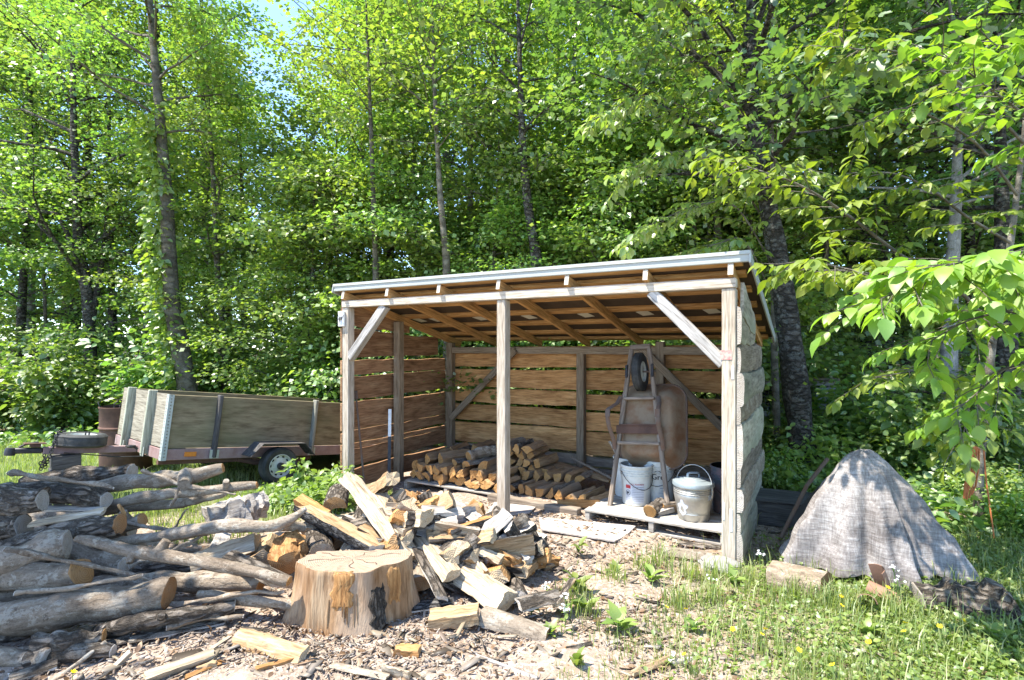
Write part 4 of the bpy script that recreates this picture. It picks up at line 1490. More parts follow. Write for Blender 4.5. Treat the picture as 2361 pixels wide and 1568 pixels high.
sx, sy = -0.50, WT / 2
chain('safety_chain', [(sx - 0.30, sy - 0.1, 0.0), (sx - 0.27, sy - 0.06, -0.12), (sx - 0.25, sy - 0.07, -0.02), (sx - 0.235, sy - 0.06, 0.10), (sx - 0.21, sy - 0.04, 0.225), (sx - 0.10, sy, 0.23)], tl)
chain('safety_chain', [(sx - 0.22, sy - 0.12, 0.22), (sx - 0.245, sy - 0.11, 0.10), (sx - 0.25, sy - 0.12, 0.03), (sx - 0.30, sy - 0.12, -0.05), (sx - 0.31, sy - 0.1, -0.13), (sx - 0.33, sy - 0.1, -0.02)], tl)
MB().tube([(-0.65, sy - 0.1, 0.02), (-0.2, sy - 0.14, -0.03), (0.25, sy - 0.25, -0.02), (0.6, 0.25, -0.10), (0.9, 0.1, -0.03)], 0.006, 6).build('cable', 'black_metal', tl)
MB().tube([(-0.06, 0.5, 0.06), (-0.10, 0.52, 0.09), (-0.14, 0.54, 0.09)], 0.014, 6).lathe([(0.001, 0.105), (0.045, 0.10), (0.05, 0.09), (0.03, 0.075), (0.001, 0.07)][::-1], 12, 0, Matrix.Translation((-0.12, 0.53, 0))).build('winch_stop', 'black_metal', tl)
# axle, wheels, mudguards
for y, s in ((-0.15, 1), (WT + 0.15, -1)):
    wheel_parts(tl, Matrix.Translation((1.18, y, -0.08)) @ Matrix.Rotation(PI / 2, 4, 'X'), 0.212, 0.15, 0.135, holes=10)
MB().tube([(1.18, -0.1, -0.08), (1.18, WT + 0.1, -0.08)], 0.025, 8).build('axle', 'rust', tl)
for y in (0.06, WT - 0.06):
    MB().tube([(0.80, y, -0.02), (1.0, y, -0.065), (1.25, y, -0.055), (1.5, y, -0.065), (1.70, y, -0.02)], 0.018, 6, flat=1.8).build('leaf_spring', 'rust', tl)
for y0, y1 in ((-0.25, -0.02), (WT + 0.02, WT + 0.25)):
    pr_ = [(0.80, 0.045), (0.93, 0.185), (1.44, 0.185), (1.58, 0.045)]
    b = MB()
    vs = []
    for x, z in pr_:
        vs += [(x, y0, z), (x, y1, z), (x, y1, z - 0.006), (x, y0, z - 0.006)]
    fs = []
    for i in range(3):
        for k in range(4):
            fs.append((i * 4 + k, i * 4 + (k + 1) % 4, i * 4 + 4 + (k + 1) % 4, i * 4 + 4 + k))
    b.add(vs, fs + [(0, 3, 2, 1), (12, 13, 14, 15)])
    b.build('mudguard', 'dark_stake' if y0 < 0 else 'rust', tl)
# prop under the tongue
pc = MT @ Vector((-0.62, WT / 2, 0))
zg = gz(pc.x, pc.y)
b = MB()
for k in range(4):
    h0 = zg + (pc.z - zg - 0.01) * k / 4
    b.box((-0.14 + 0.01 * k, -0.10, h0 + 0.001), (0.14 - 0.006 * k, 0.10, zg + (pc.z - zg - 0.01) * (k + 1) / 4), bev=0.005)
tag(b.build('prop_blocks', 'dark_stake', None, Matrix.Translation((pc.x, pc.y, 0)) @ Matrix.Rotation(0.8, 4, 'Z')), 'dark timber blocks propping up the trailer tongue', 'blocks')
# spare wheel lying on the tongue
ms = MT @ Matrix.Translation((sx, sy, 0.071 + 0.066))
sp = empty('spare_wheel', (0, 0, 0), 'spare trailer wheel lying flat on the trailer tongue with chain over it', 'wheel', M=ms)
wp = wheel_parts(sp, Matrix.Identity(4), 0.222, 0.13, 0.13, hub_mat=None, holes=8)
for ch in list(wp.children):
    ch.parent = sp
bpy.data.objects.remove(wp)
MB().tube([(0.02, -0.03, 0.05), (0.02, -0.03, 0.085), (0.05, -0.03, 0.085), (0.05, -0.03, 0.05)], 0.008, 6).build('bolt', 'black_metal', sp)

# rusty drum behind the trailer
bx, by = -5.0, 7.0
zg = gz(bx, by)
dr = empty('oil_drum', (bx, by, zg), 'rusty open oil drum standing behind the front of the trailer', 'drum')
prof = [(0.001, 0), (0.282, 0), (0.288, 0.012)]
for z in (0.28, 0.56):
    prof += [(0.284, z - 0.02), (0.296, z - 0.006), (0.296, z + 0.006), (0.284, z + 0.02)]
prof += [(0.284, 0.80), (0.292, 0.812), (0.292, 0.826), (0.282, 0.828), (0.279, 0.80)]
MB().lathe(prof, 36).build('body', 'rust', dr, smooth=40)
MB().lathe([(0.279, 0.80), (0.276, 0.4), (0.001, 0.38)], 30).build('inside', 'dark_hole', dr, smooth=40)
b = MB()
rr = random.Random(2)
for k in range(9):
    a = rr.uniform(0, 6.28)
    p = Vector((0.2 * math.cos(a), 0.2 * math.sin(a), 0.62))
    b.tube([p, p + Vector((rr.uniform(-0.15, 0.15), rr.uniform(-0.15, 0.15), 0.26)), p + Vector((rr.uniform(-0.2, 0.25), rr.uniform(-0.2, 0.2), 0.32))], 0.008, 5)
tag(b.build('twig_bundle', 'bark_tree', None, Matrix.Translation((bx, by, zg))), 'dry twigs sticking out of the rusty oil drum', 'twigs')

# ------------------------------------------------------------------ cloth-covered heap on the right
TX, TY = 2.63, 3.95
tz = gz(TX, TY)
b = MB()
nA, nR = 128, 40
rt_ = random.Random(5)
fold = [(2, 0.05, 0.3), (3, 0.07, 1.9), (5, 0.10, 2.2), (7, 0.085, 4.0), (11, 0.06, 1.0), (17, 0.03, 0.4), (26, 0.012, 2.0)]


def tarp_pt(i, f):
    a = 2 * PI * i / nA
    rx, ry = 0.555, 0.45
    # height profile: small flat crown, straight then steepening flanks
    if f < 0.07:
        h = 0.87 - 0.02 * (f / 0.07) ** 2
    else:
        g = (f - 0.07) / 0.93
        h = 0.85 * (1 - g ** 1.25)
    fo = sum(am * (0.8 - 1.6 * abs(math.sin((k * a + ph + 0.5 * f) / 2)) ** 1.3) for k, am, ph in fold)
    # one deep pleat down the front
    fo *= 1.35
    da = (a - (-PI / 2 + 0.22) + PI) % (2 * PI) - PI
    fo += 0.09 * math.exp(-((da + 0.13) / 0.10) ** 2) - 0.20 * math.exp(-((da - 0.06) / 0.09) ** 2)
    rr_ = f ** 0.86 * (1 + fo * min(1.0, f * 1.4))
    x, y = rx * rr_ * math.cos(a), ry * rr_ * math.sin(a)
    # the heap under it is longer towards the back left
    if math.cos(a - 2.6) > 0:
        y += 0.12 * f * math.cos(a - 2.6) ** 2
    cx_ = -0.055 * (1 - f)
    w_ = 0.004 * math.sin(9 * x + 4 * h) * math.sin(7 * y + 9 * h) + 0.004 * math.sin(15 * x - 13 * h + 2 * a) + 0.003 * math.sin(23 * x + 11 * h + a * 3) + 0.004 * math.sin(31 * h + 13 * a)
    hem = 0.035 * math.sin(5 * a + 1) + 0.02 * math.sin(11 * a)
    return Vector((x + cx_ + w_ * math.cos(a), y + w_ * math.sin(a), max(0.012, h + (hem + 0.03) * max(0, f - 0.8) * 5 + w_)))


vs = [Vector((-0.055, 0, 0.865))]
for r in range(1, nR + 1):
    f = r / nR
    for i in range(nA):
        vs.append(tarp_pt(i, f))
fs = [(0, 1 + i, 1 + (i + 1) % nA) for i in range(nA)]
for r in range(nR - 1):
    for i in range(nA):
        i2 = (i + 1) % nA
        fs.append((1 + r * nA + i, 1 + (r + 1) * nA + i, 1 + (r + 1) * nA + i2, 1 + r * nA + i2))
b.add(vs, fs)
tag(b.build('cloth_cover', 'tarp_cloth', None, Matrix.Translation((TX, TY, tz)), smooth=80), 'grey woven cloth draped over a peaked heap on the grass', 'cloth cover')
# handles and a dark box poking out behind it
tag(MB().tube([W(1908, 1058, 4.55), W(1860, 1120, 4.45), W(1800, 1240, 4.35)], 0.016, 8).build('iron_rod', 'rust_dark', None), 'rusty iron rod leaning against the back of the cloth-covered heap', 'rod')
pb_ = Gp(1838, 1200)
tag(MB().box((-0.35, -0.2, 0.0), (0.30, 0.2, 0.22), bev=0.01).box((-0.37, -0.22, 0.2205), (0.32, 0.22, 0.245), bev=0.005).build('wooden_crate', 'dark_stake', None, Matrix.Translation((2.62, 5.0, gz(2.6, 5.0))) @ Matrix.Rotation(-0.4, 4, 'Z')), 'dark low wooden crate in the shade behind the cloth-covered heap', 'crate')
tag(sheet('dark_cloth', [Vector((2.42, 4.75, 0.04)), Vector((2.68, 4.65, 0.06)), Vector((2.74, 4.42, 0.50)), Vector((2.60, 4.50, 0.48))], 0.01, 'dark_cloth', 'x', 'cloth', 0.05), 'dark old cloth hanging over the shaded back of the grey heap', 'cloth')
# things lying in front of it
split_piece('half-round log with orange split underside in front of the cloth-covered heap', W(1780, 1318, 3.72), W(1905, 1345, 3.45), 0.115, 'half', PI + 0.35, ('split_orange', 'bark_grey', 'end_rust'), 61, None, 'half_log')
log('gnarled grey hollow log lying right of the cloth-covered heap', [W(2118, 1380, 3.32), W(2210, 1392, 3.26), W(2312, 1402, 3.20)], [0.105, 0.115, 0.09], 'bark_rough', 'end_grey', 62, None, stubs=[(0.8, 1.0, 0.06, 0.05), (0.45, 2.4, 0.05, 0.04)], wob=0.16, tilt=0.3)
for k, (px, py, Z, r, rot, lb) in enumerate(((2030, 1360, 3.42, 0.075, 0.3, 'curved terracotta-coloured bark shell leaning on the front of the cloth'), (2000, 1385, 3.32, 0.055, 1.2, 'small rust-coloured bark curl on the grass below the cloth'), (2075, 1395, 3.30, 0.055, -0.5, 'brown curved bark shell lying beside the gnarled grey log'))):
    b = MB()
    p = W(px, py, Z)
    g = gz(p.x, p.y)
    b.lathe([(r, 0), (r * 1.02, 0.09), (r * 0.98, 0.18), (r * 0.93, 0.18), (r * 0.95, 0.02), (r, 0)], 14, 0, arc=(0.2, 2.7))
    tag(b.build('bark_shell', 'terracotta', None, Matrix.Translation((p.x, p.y, g + 0.03)) @ Matrix.Rotation(rot - 1.8, 4, 'Z') @ Matrix.Rotation((0.35, 1.2, 1.3)[k], 4, 'X'), smooth=50), lb, 'bark')
# rock at the foot of the right post
rr = random.Random(8)
bm = bmesh.new()
bmesh.ops.create_icosphere(bm, subdivisions=3, radius=1)
for v_ in bm.verts:
    q = 1 + 0.12 * math.sin(3 * v_.co.x + 2) + 0.10 * math.sin(5 * v_.co.y) + 0.08 * math.sin(7 * v_.co.z + v_.co.x * 4)
    v_.co = Vector((v_.co.x * 0.17 * q, v_.co.y * 0.10 * q, v_.co.z * 0.055 * q))
me = bpy.data.meshes.new('rock')
bm.to_mesh(me)
bm.free()
me.materials.append(MATS['stone'])
p = S(1.95, -0.09, 0)
tag(link('rock', me, None, Matrix.Translation((p.x, p.y, gz(p.x, p.y) + 0.02)) @ Matrix.Rotation(ANG, 4, 'Z')), 'pale flat rock at the foot of the right front post', 'rock')

# ------------------------------------------------------------------ chopping block
SXc, SYc = W(808, 1300, 3.2).x, 3.24
zs = gz(SXc, SYc) - 0.02
nA = 72
rs2 = random.Random(21)
lob = [Wob(0.03, 1, rs2) for _ in range(3)]


def st_r(a, f):
    """outline of the block: flared foot, lobe at the back right, notch at the back left"""
    r = 1 + 0.045 * math.sin(3 * a + 1) + 0.040 * math.sin(5 * a + 2) + 0.022 * math.sin(11 * a) - 0.05 * abs(math.sin(3.5 * a + 0.7))
    r += 0.17 * math.exp(-(((a - 0.45 + PI) % (2 * PI) - PI) / 0.24) ** 2) * (0.35 + 0.65 * f)
    r -= 0.10 * math.exp(-(((a - 2.6 + PI) % (2 * PI) - PI) / 0.10) ** 2)
    r *= 1 + 0.15 * (1 - f) ** 2 * (1 + 0.8 * math.sin(4 * a)) - 0.02 * f
    r += 0.010 * math.sin(17 * a + 3 * f) + 0.007 * math.sin(29 * a - 2 * f)
    # splintered bite out of the upper front edge
    da = (a - 4.75 + PI) % (2 * PI) - PI
    r -= 0.10 * math.exp(-(da / 0.28) ** 2) * max(0, f - 0.35)
    return r


b = MB()
RX, RY, HT = 0.335, 0.255, 0.335
lv = [0, 0.08, 0.2, 0.35, 0.5, 0.65, 0.8, 0.9, 0.96, 1.0]
vs = []
for f in lv:
    for i in range(nA):
        a = 2 * PI * i / nA
        r = st_r(a, f) * (0.985 if f == 1.0 else 1)
        r *= 1 + rs2.uniform(-0.006, 0.006)
        zz = HT * f + (0.012 * math.sin(2 * a + 1) if f == 1.0 else 0) - 0.05 * (math.sin(a) * 0.5) * f
        vs.append(Vector((RX * r * math.cos(a), RY * r * math.sin(a), zz)))
fs = []
for j in range(len(lv) - 1):
    for i in range(nA):
        i2 = (i + 1) % nA
        fs.append((j * nA + i, j * nA + i2, (j + 1) * nA + i2, (j + 1) * nA + i))
# local X must run up the grain: build turned
RT = Matrix.Rotation(PI / 2, 4, 'Y')      # z -> x
RTi = RT.inverted()
MS = Matrix.Translation((SXc, SYc, zs))
b.add([RT @ p for p in vs], fs)
st = b.build('chopping_block', 'stump_side', None, MS @ RTi, smooth=35)
tag(st, 'broad pale tree-stump chopping block with splintered front edge', 'chopping block')
b = MB()
top = vs[-nA:]
c = sum(top, Vector()) / nA
c0_ = c.copy()
rings = [[c]] + [[c + (p - c) * g + Vector((0, 0, rs2.uniform(-0.003, 0.003))) for p in top] for g in (0.25, 0.5, 0.75, 0.93)] + [top]
v2 = [c]
for rg in rings[1:]:
    v2 += rg
f2 = [(0, 1 + i, 1 + (i + 1) % nA) for i in range(nA)]
for j in range(4):
    for i in range(nA):
        i2 = (i + 1) % nA
        f2.append((1 + j * nA + i, 1 + (j + 1) * nA + i, 1 + (j + 1) * nA + i2, 1 + j * nA + i2))
b.add([RT @ p for p in v2], f2)
b.build('cut_top', 'stump_top', st)
# loose splinters and a bark patch on its side
for k in range(7):
    a = 4.75 + rs2.uniform(-0.32, 0.34)
    f0 = rs2.uniform(0.15, 0.5)
    b = MB()
    pts = []
    for f in (f0, f0 + 0.2, f0 + 0.45):
        f = min(f, 0.97)
        r = st_r(a, f) + 0.012
        pts.append(RT @ Vector((RX * r * math.cos(a), RY * r * math.sin(a), HT * f)))
    b.tube(pts, [0.003, 0.010, 0.005], 5, flat=0.4)
    b.build('splinter', ('split_tan', 'split_orange')[k % 2], st)


def shell_patch(a0, a1, f0_, f1_, lift, ragged, mat, name, seed):
    rq = random.Random(seed)
    nx, ny = 12, 9
    b = MB()
    vs3, fs3 = [], []
    for j in range(ny):
        lo, hi = rq.uniform(0, ragged), rq.uniform(0, ragged)
        for i in range(nx):
            g = lo + (1 - lo - hi) * i / (nx - 1)
            a, f = a0 + (a1 - a0) * g, f0_ + (f1_ - f0_) * (j + (rq.uniform(-0.9, 0.9) if j in (0, ny - 1) else 0) * 0.8) / (ny - 1)
            f = min(f, 0.985)
            edge = i in (0, nx - 1) or j in (0, ny - 1)
            r = st_r(a, f) + (-0.02 if edge else lift * (0.5 + rq.random()))
            vs3.append(RT @ Vector((RX * r * math.cos(a), RY * r * math.sin(a), HT * f - 0.05 * (math.sin(a) * 0.5) * f)))
    for j in range(ny - 1):
        for i in range(nx - 1):
            q = j * nx + i
            fs3.append((q, q + 1, q + nx + 1, q + nx))
    b.add(vs3, fs3)
    b.build(name, mat, st, smooth=40)


shell_patch(4.50, 5.00, 0.42, 1.0, 0.030, 0.22, 'split_orange', 'torn_wood', 3)
shell_patch(5.65, 5.95, 0.35, 1.0, 0.030, 0.25, 'split_orange', 'torn_wood', 4)
shell_patch(5.15, 5.70, 0.05, 0.72, 0.035, 0.25, 'bark_rough', 'bark_patch', 5)
rk = random.Random(6)
cr = MB()
for k in range(6):
    a = (0.4, 1.3, 2.6, 3.6, 4.9, 5.6)[k]
    pts = []
    for m in range(7):
        g = 0.05 + 0.8 * m / 6 * rk.uniform(0.9, 1.0)
        i_ = int((a + 0.10 * math.sin(m * 1.7 + k)) / (2 * PI) * nA) % nA
        q = c0_ + (top[i_] - c0_) * g + Vector((0, 0, 0.0035))
        wv_ = 0.0028 * (0.3 + m / 6)
        n_ = Vector((-math.sin(a), math.cos(a), 0)) * wv_
        pts.append((RT @ (q - n_), RT @ (q + n_)))
    vv = [q for pr2 in pts for q in pr2]
    cr.add(vv, [(2 * m, 2 * m + 1, 2 * m + 3, 2 * m + 2) for m in range(6)])
cr.build('crack', 'soil', st)

# ------------------------------------------------------------------ log pile on the left
A = lambda *q: [W(*p) for p in q]
log('thick grey log with torn orange end at the front of the log pile', A((-70, 1432, 2.95), (120, 1412, 2.98), (386, 1372, 3.08)), [0.096, 0.095, 0.090], 'bark_grey', 'end_rust', 1)
log('dark log with clean round orange cut end in the middle of the log pile', A((-90, 1345, 3.30), (195, 1320, 3.17)), [0.079, 0.082], 'bark_grey', 'end_orange', 2)
log('thick mottled grey log above the one with the round orange end', A((-110, 1325, 3.25), (20, 1290, 3.25), (150, 1255, 3.35)), [0.096, 0.095, 0.090], 'bark_grey', 'end_grey', 3)
log('dark bark log ending in a ragged rusty cut left of the knobby one', A((-60, 1300, 3.7), (120, 1235, 3.62), (274, 1205, 3.58)), [0.069, 0.067, 0.062], 'bark_rough', 'end_rust', 4)
log('pale knobby log with a short snapped branch stub', A((205, 1250, 3.95), (270, 1222, 3.92), (326, 1200, 3.88)), [0.056, 0.057, 0.050], 'bark_pale', 'end_orange', 5, stubs=[(0.75, 1.2, 0.06, 0.03), (0.5, 4.0, 0.04, 0.02)], wob=0.10)
log('rough brown log with peeling bark under the pale forked branch', A((40, 1128, 3.95), (150, 1138, 3.90), (240, 1152, 3.84)), [0.071, 0.072, 0.065], 'bark_rough', 'end_grey', 6, wob=0.10)
log('fat log with broken pale end at the left edge of the log pile', A((-140, 1145, 3.62), (0, 1148, 3.60), (96, 1160, 3.62)), [0.099, 0.101, 0.082], 'bark_rough', 'end_grey', 7, wob=0.12, tilt=0.35)
log('weathered brown log topmost at the back of the log pile', A((60, 1118, 4.5), (180, 1095, 4.45), (303, 1086, 4.40)), [0.065, 0.069, 0.058], 'bark_rough', 'end_grey', 8, wob=0.10)
log('smooth pale grey log with a sawn side branch reaching right', A((215, 1128, 4.1), (330, 1108, 4.05), (425, 1100, 4.0), (515, 1080, 4.05)), [0.053, 0.057, 0.057, 0.036], 'bark_pale', 'end_orange', 9, stubs=[(0.70, 2.6, 0.09, 0.045)])
log('long curved pale branch lying below the sawn grey log', A((228, 1172, 4.0), (330, 1147, 3.95), (460, 1132, 3.95), (592, 1118, 3.98)), [0.039, 0.041, 0.036, 0.028], 'bark_pale', 'end_orange', 10, stubs=[(0.83, 1.5, 0.05, 0.022)])
log('second pale branch under the long curved branch', A((240, 1180, 4.1), (420, 1158, 4.1), (520, 1136, 4.15)), [0.033, 0.034, 0.026], 'bark_pale', 'end_grey', 11)
log('long weathered branch with a forked tip reaching towards the split wood', A((262, 1252, 3.7), (400, 1232, 3.65), (520, 1215, 3.62), (640, 1210, 3.6), (704, 1172, 3.62)), [0.026, 0.041, 0.043, 0.040, 0.015], 'bark_pale', 'end_grey', 12, stubs=[(0.80, 4.9, 0.14, 0.032)])
log('knotty grey branch sloping down to the chopping block', A((178, 1240, 3.3), (300, 1268, 3.22), (420, 1290, 3.15), (560, 1315, 3.08), (668, 1335, 3.03)), [0.024, 0.039, 0.036, 0.033, 0.029], 'bark_grey', 'end_orange', 13, stubs=[(0.42, 0.4, 0.05, 0.028), (0.27, 3.3, 0.03, 0.02)])
log('grey log with scarred bark behind the thick front log', A((300, 1345, 3.40), (450, 1340, 3.38), (600, 1350, 3.36)), [0.058, 0.062, 0.052], 'bark_grey', 'end_orange', 14)
log('slim lichen-spotted log pointing at the base of the chopping block', A((460, 1372, 3.2), (560, 1382, 3.16), (676, 1392, 3.12)), [0.028, 0.031, 0.029], 'bark_grey', 'end_orange', 15)
log('long bark-covered log lying on the ground below the thick front log', A((225, 1458, 2.92), (360, 1428, 2.95), (540, 1400, 3.1)), [0.041, 0.043, 0.034], 'bark_rough', 'end_grey', 16, stubs=[(0.55, 1.8, 0.03, 0.02)])
log('gnarly short log with scarred knot in front of the log pile', A((82, 1490, 2.78), (165, 1478, 2.78), (240, 1470, 2.82)), [0.045, 0.053, 0.043], 'bark_rough', 'end_orange', 17, wob=0.14)
log('thin grey log end at the lower left behind the gnarly log', A((-60, 1512, 2.85), (82, 1500, 2.85)), [0.029, 0.029], 'bark_grey', 'end_grey', 18)
log('pale bare stick sloping up behind the gnarly short log', A((120, 1572, 2.60), (244, 1482, 2.78)), [0.011, 0.012], 'bark_pale', 'end_pale', 19, name='stick', cat='stick', sides=9)
split_piece('long pale splintered stick lying at the bottom of the log pile', W(225, 1575, 2.60), W(300, 1505, 2.74), 0.018, 'wedge', 1.0, ('split_pale', 'bark_grey', 'end_pale'), 20, None, 'stick')
split_piece('square pale kindling stick lying across the wood chips', Gp(335, 1563, 0.03), Gp(494, 1508, 0.03), 0.030, 'block', 0.4, ('split_pale', 'bark_grey', 'end_pale'), 21, None, 'kindling')
split_piece('pale sawn board end showing between the stacked logs', W(70, 1208, 3.75), W(240, 1178, 3.72), 0.035, 'slab', 0.5, ('split_pale', 'bark_rough', 'end_pale'), 22, None, 'plank')
split_piece('thin board lying flat below the rough brown log', W(95, 1172, 3.85), W(235, 1172, 3.8), 0.04, 'slab', 0.2, ('split_grey', 'bark_rough', 'end_grey'), 23, None, 'plank')
log('dark log in the shade under the knotty grey branch', A((150, 1272, 3.55), (290, 1308, 3.45)), [0.065, 0.060], 'bark_grey', 'end_grey', 24)
log('curved strip of bark standing at the end of the brown log', A((272, 1165, 3.75), (285, 1180, 3.72), (288, 1205, 3.7)), [0.010, 0.014, 0.008], 'split_orange', 'end_orange', 25, None, name='bark_strip', sides=6, cat='bark')
TW = [('thin crooked stick lying across the mottled grey log', (15, 1262, 3.12), (190, 1300, 3.10), (345, 1338, 3.12), 0.013),
      ('forked twig leaning from the knobby log towards the long branch', (300, 1305, 3.45), (390, 1270, 3.55), (480, 1232, 3.65), 0.014),
      ('slender bare stick over the slim lichen-spotted log', (352, 1402, 3.12), (500, 1378, 3.10), (655, 1362, 3.08), 0.012),
      ('thin grey branch behind the pale sawn board', (110, 1192, 3.85), (270, 1205, 3.82), (430, 1228, 3.78), 0.015),
      ('short broken twig standing up between the two pale branches', (392, 1165, 3.85), (405, 1148, 3.86), (412, 1122, 3.88), 0.008),
      ('crooked twig poking up left of the old grey stump piece', (395, 1225, 3.9), (418, 1195, 3.92), (432, 1172, 3.95), 0.007),
      ('thin dark branch on the chips by the long ground log', (385, 1452, 2.95), (470, 1428, 3.02), (560, 1418, 3.06), 0.014),
      ('pale stick lying along the top of the thick front log', (40, 1368, 2.95), (180, 1352, 2.98), (330, 1322, 3.05), 0.012),
      ('curved thin branch hanging over the rough brown log', (20, 1095, 3.85), (130, 1100, 3.8), (262, 1128, 3.8), 0.016),
      ('slim stick across the sawn grey log near its cut stub', (330, 1085, 3.95), (430, 1120, 3.9), (540, 1140, 3.9), 0.011)]
for k, (lb, a_, b_, c_, r) in enumerate(TW):
    log(lb, A(a_, b_, c_), [r * 1.2, r, r * 0.7], ('bark_grey', 'bark_pale')[k % 2], 'end_grey', 160 + k, 'thin branches in the log pile', name='branch', sides=9, cat='branch', wob=0.3)
hid = [((-120, 1420, 3.3), (330, 1412, 3.42), 0.085), ((-150, 1500, 3.05), (60, 1500, 3.0), 0.075), ((-100, 1385, 3.7), (360, 1360, 3.75), 0.085), ((-80, 1310, 4.0), (330, 1290, 4.05), 0.085), ((-60, 1235, 4.2), (260, 1235, 4.25), 0.08),
       ((-30, 1300, 4.45), (300, 1250, 4.5), 0.09), ((0, 1190, 4.3), (230, 1195, 4.35), 0.07), ((240, 1370, 3.65), (500, 1345, 3.8), 0.06), ((-40, 1560, 2.75), (110, 1540, 2.72), 0.045), ((60, 1545, 2.72), (260, 1505, 2.78), 0.04), ((300, 1300, 3.9), (520, 1275, 3.95), 0.055), ((-200, 1230, 3.9), (60, 1215, 3.85), 0.09)]
hl = ['beneath the thick front log', 'at the lower left corner of the pile', 'deep under the round-ended log', 'in the dark middle of the pile', 'behind the ragged rusty cut end', 'at the bottom of the back of the pile', 'below the fat broken-ended log',
      'just behind the scarred grey log', 'lying in the bottom left shade', 'half buried below the gnarly short log', 'under the long weathered branch', 'at the left edge below the fat log']
for k, (a, c, r) in enumerate(hid):
    p, q = W(*a), W(*c)
    p.z, q.z = max(p.z, gz(p.x, p.y) + r * 0.9), max(q.z, gz(q.x, q.y) + r * 0.9)
    log('shaded log ' + hl[k], [p, q], [r, r * 0.95], ('bark_grey', 'bark_rough')[k % 2], 'end_grey', 100 + k)
for k, (px1, py1, px2, py2, r, lb) in enumerate(((130, 1520, 300, 1470, 0.05, 'dark bark slab flat on the ground under the gnarly short log'), (300, 1475, 520, 1430, 0.045, 'long dark bark slab on the ground beside the wood chips'), (20, 1565, 130, 1530, 0.05, 'broad bark slab in the bottom left shade'), (380, 1440, 560, 1412, 0.04, 'grey bark slab under the long ground log'))):
    split_piece(lb, Gp(px1, py1, 0.02), Gp(px2, py2, 0.02), r, 'slab', PI, ('split_grey', 'bark_rough', 'end_grey'), 130 + k, 'bark slabs by the log pile', 'bark_slab')

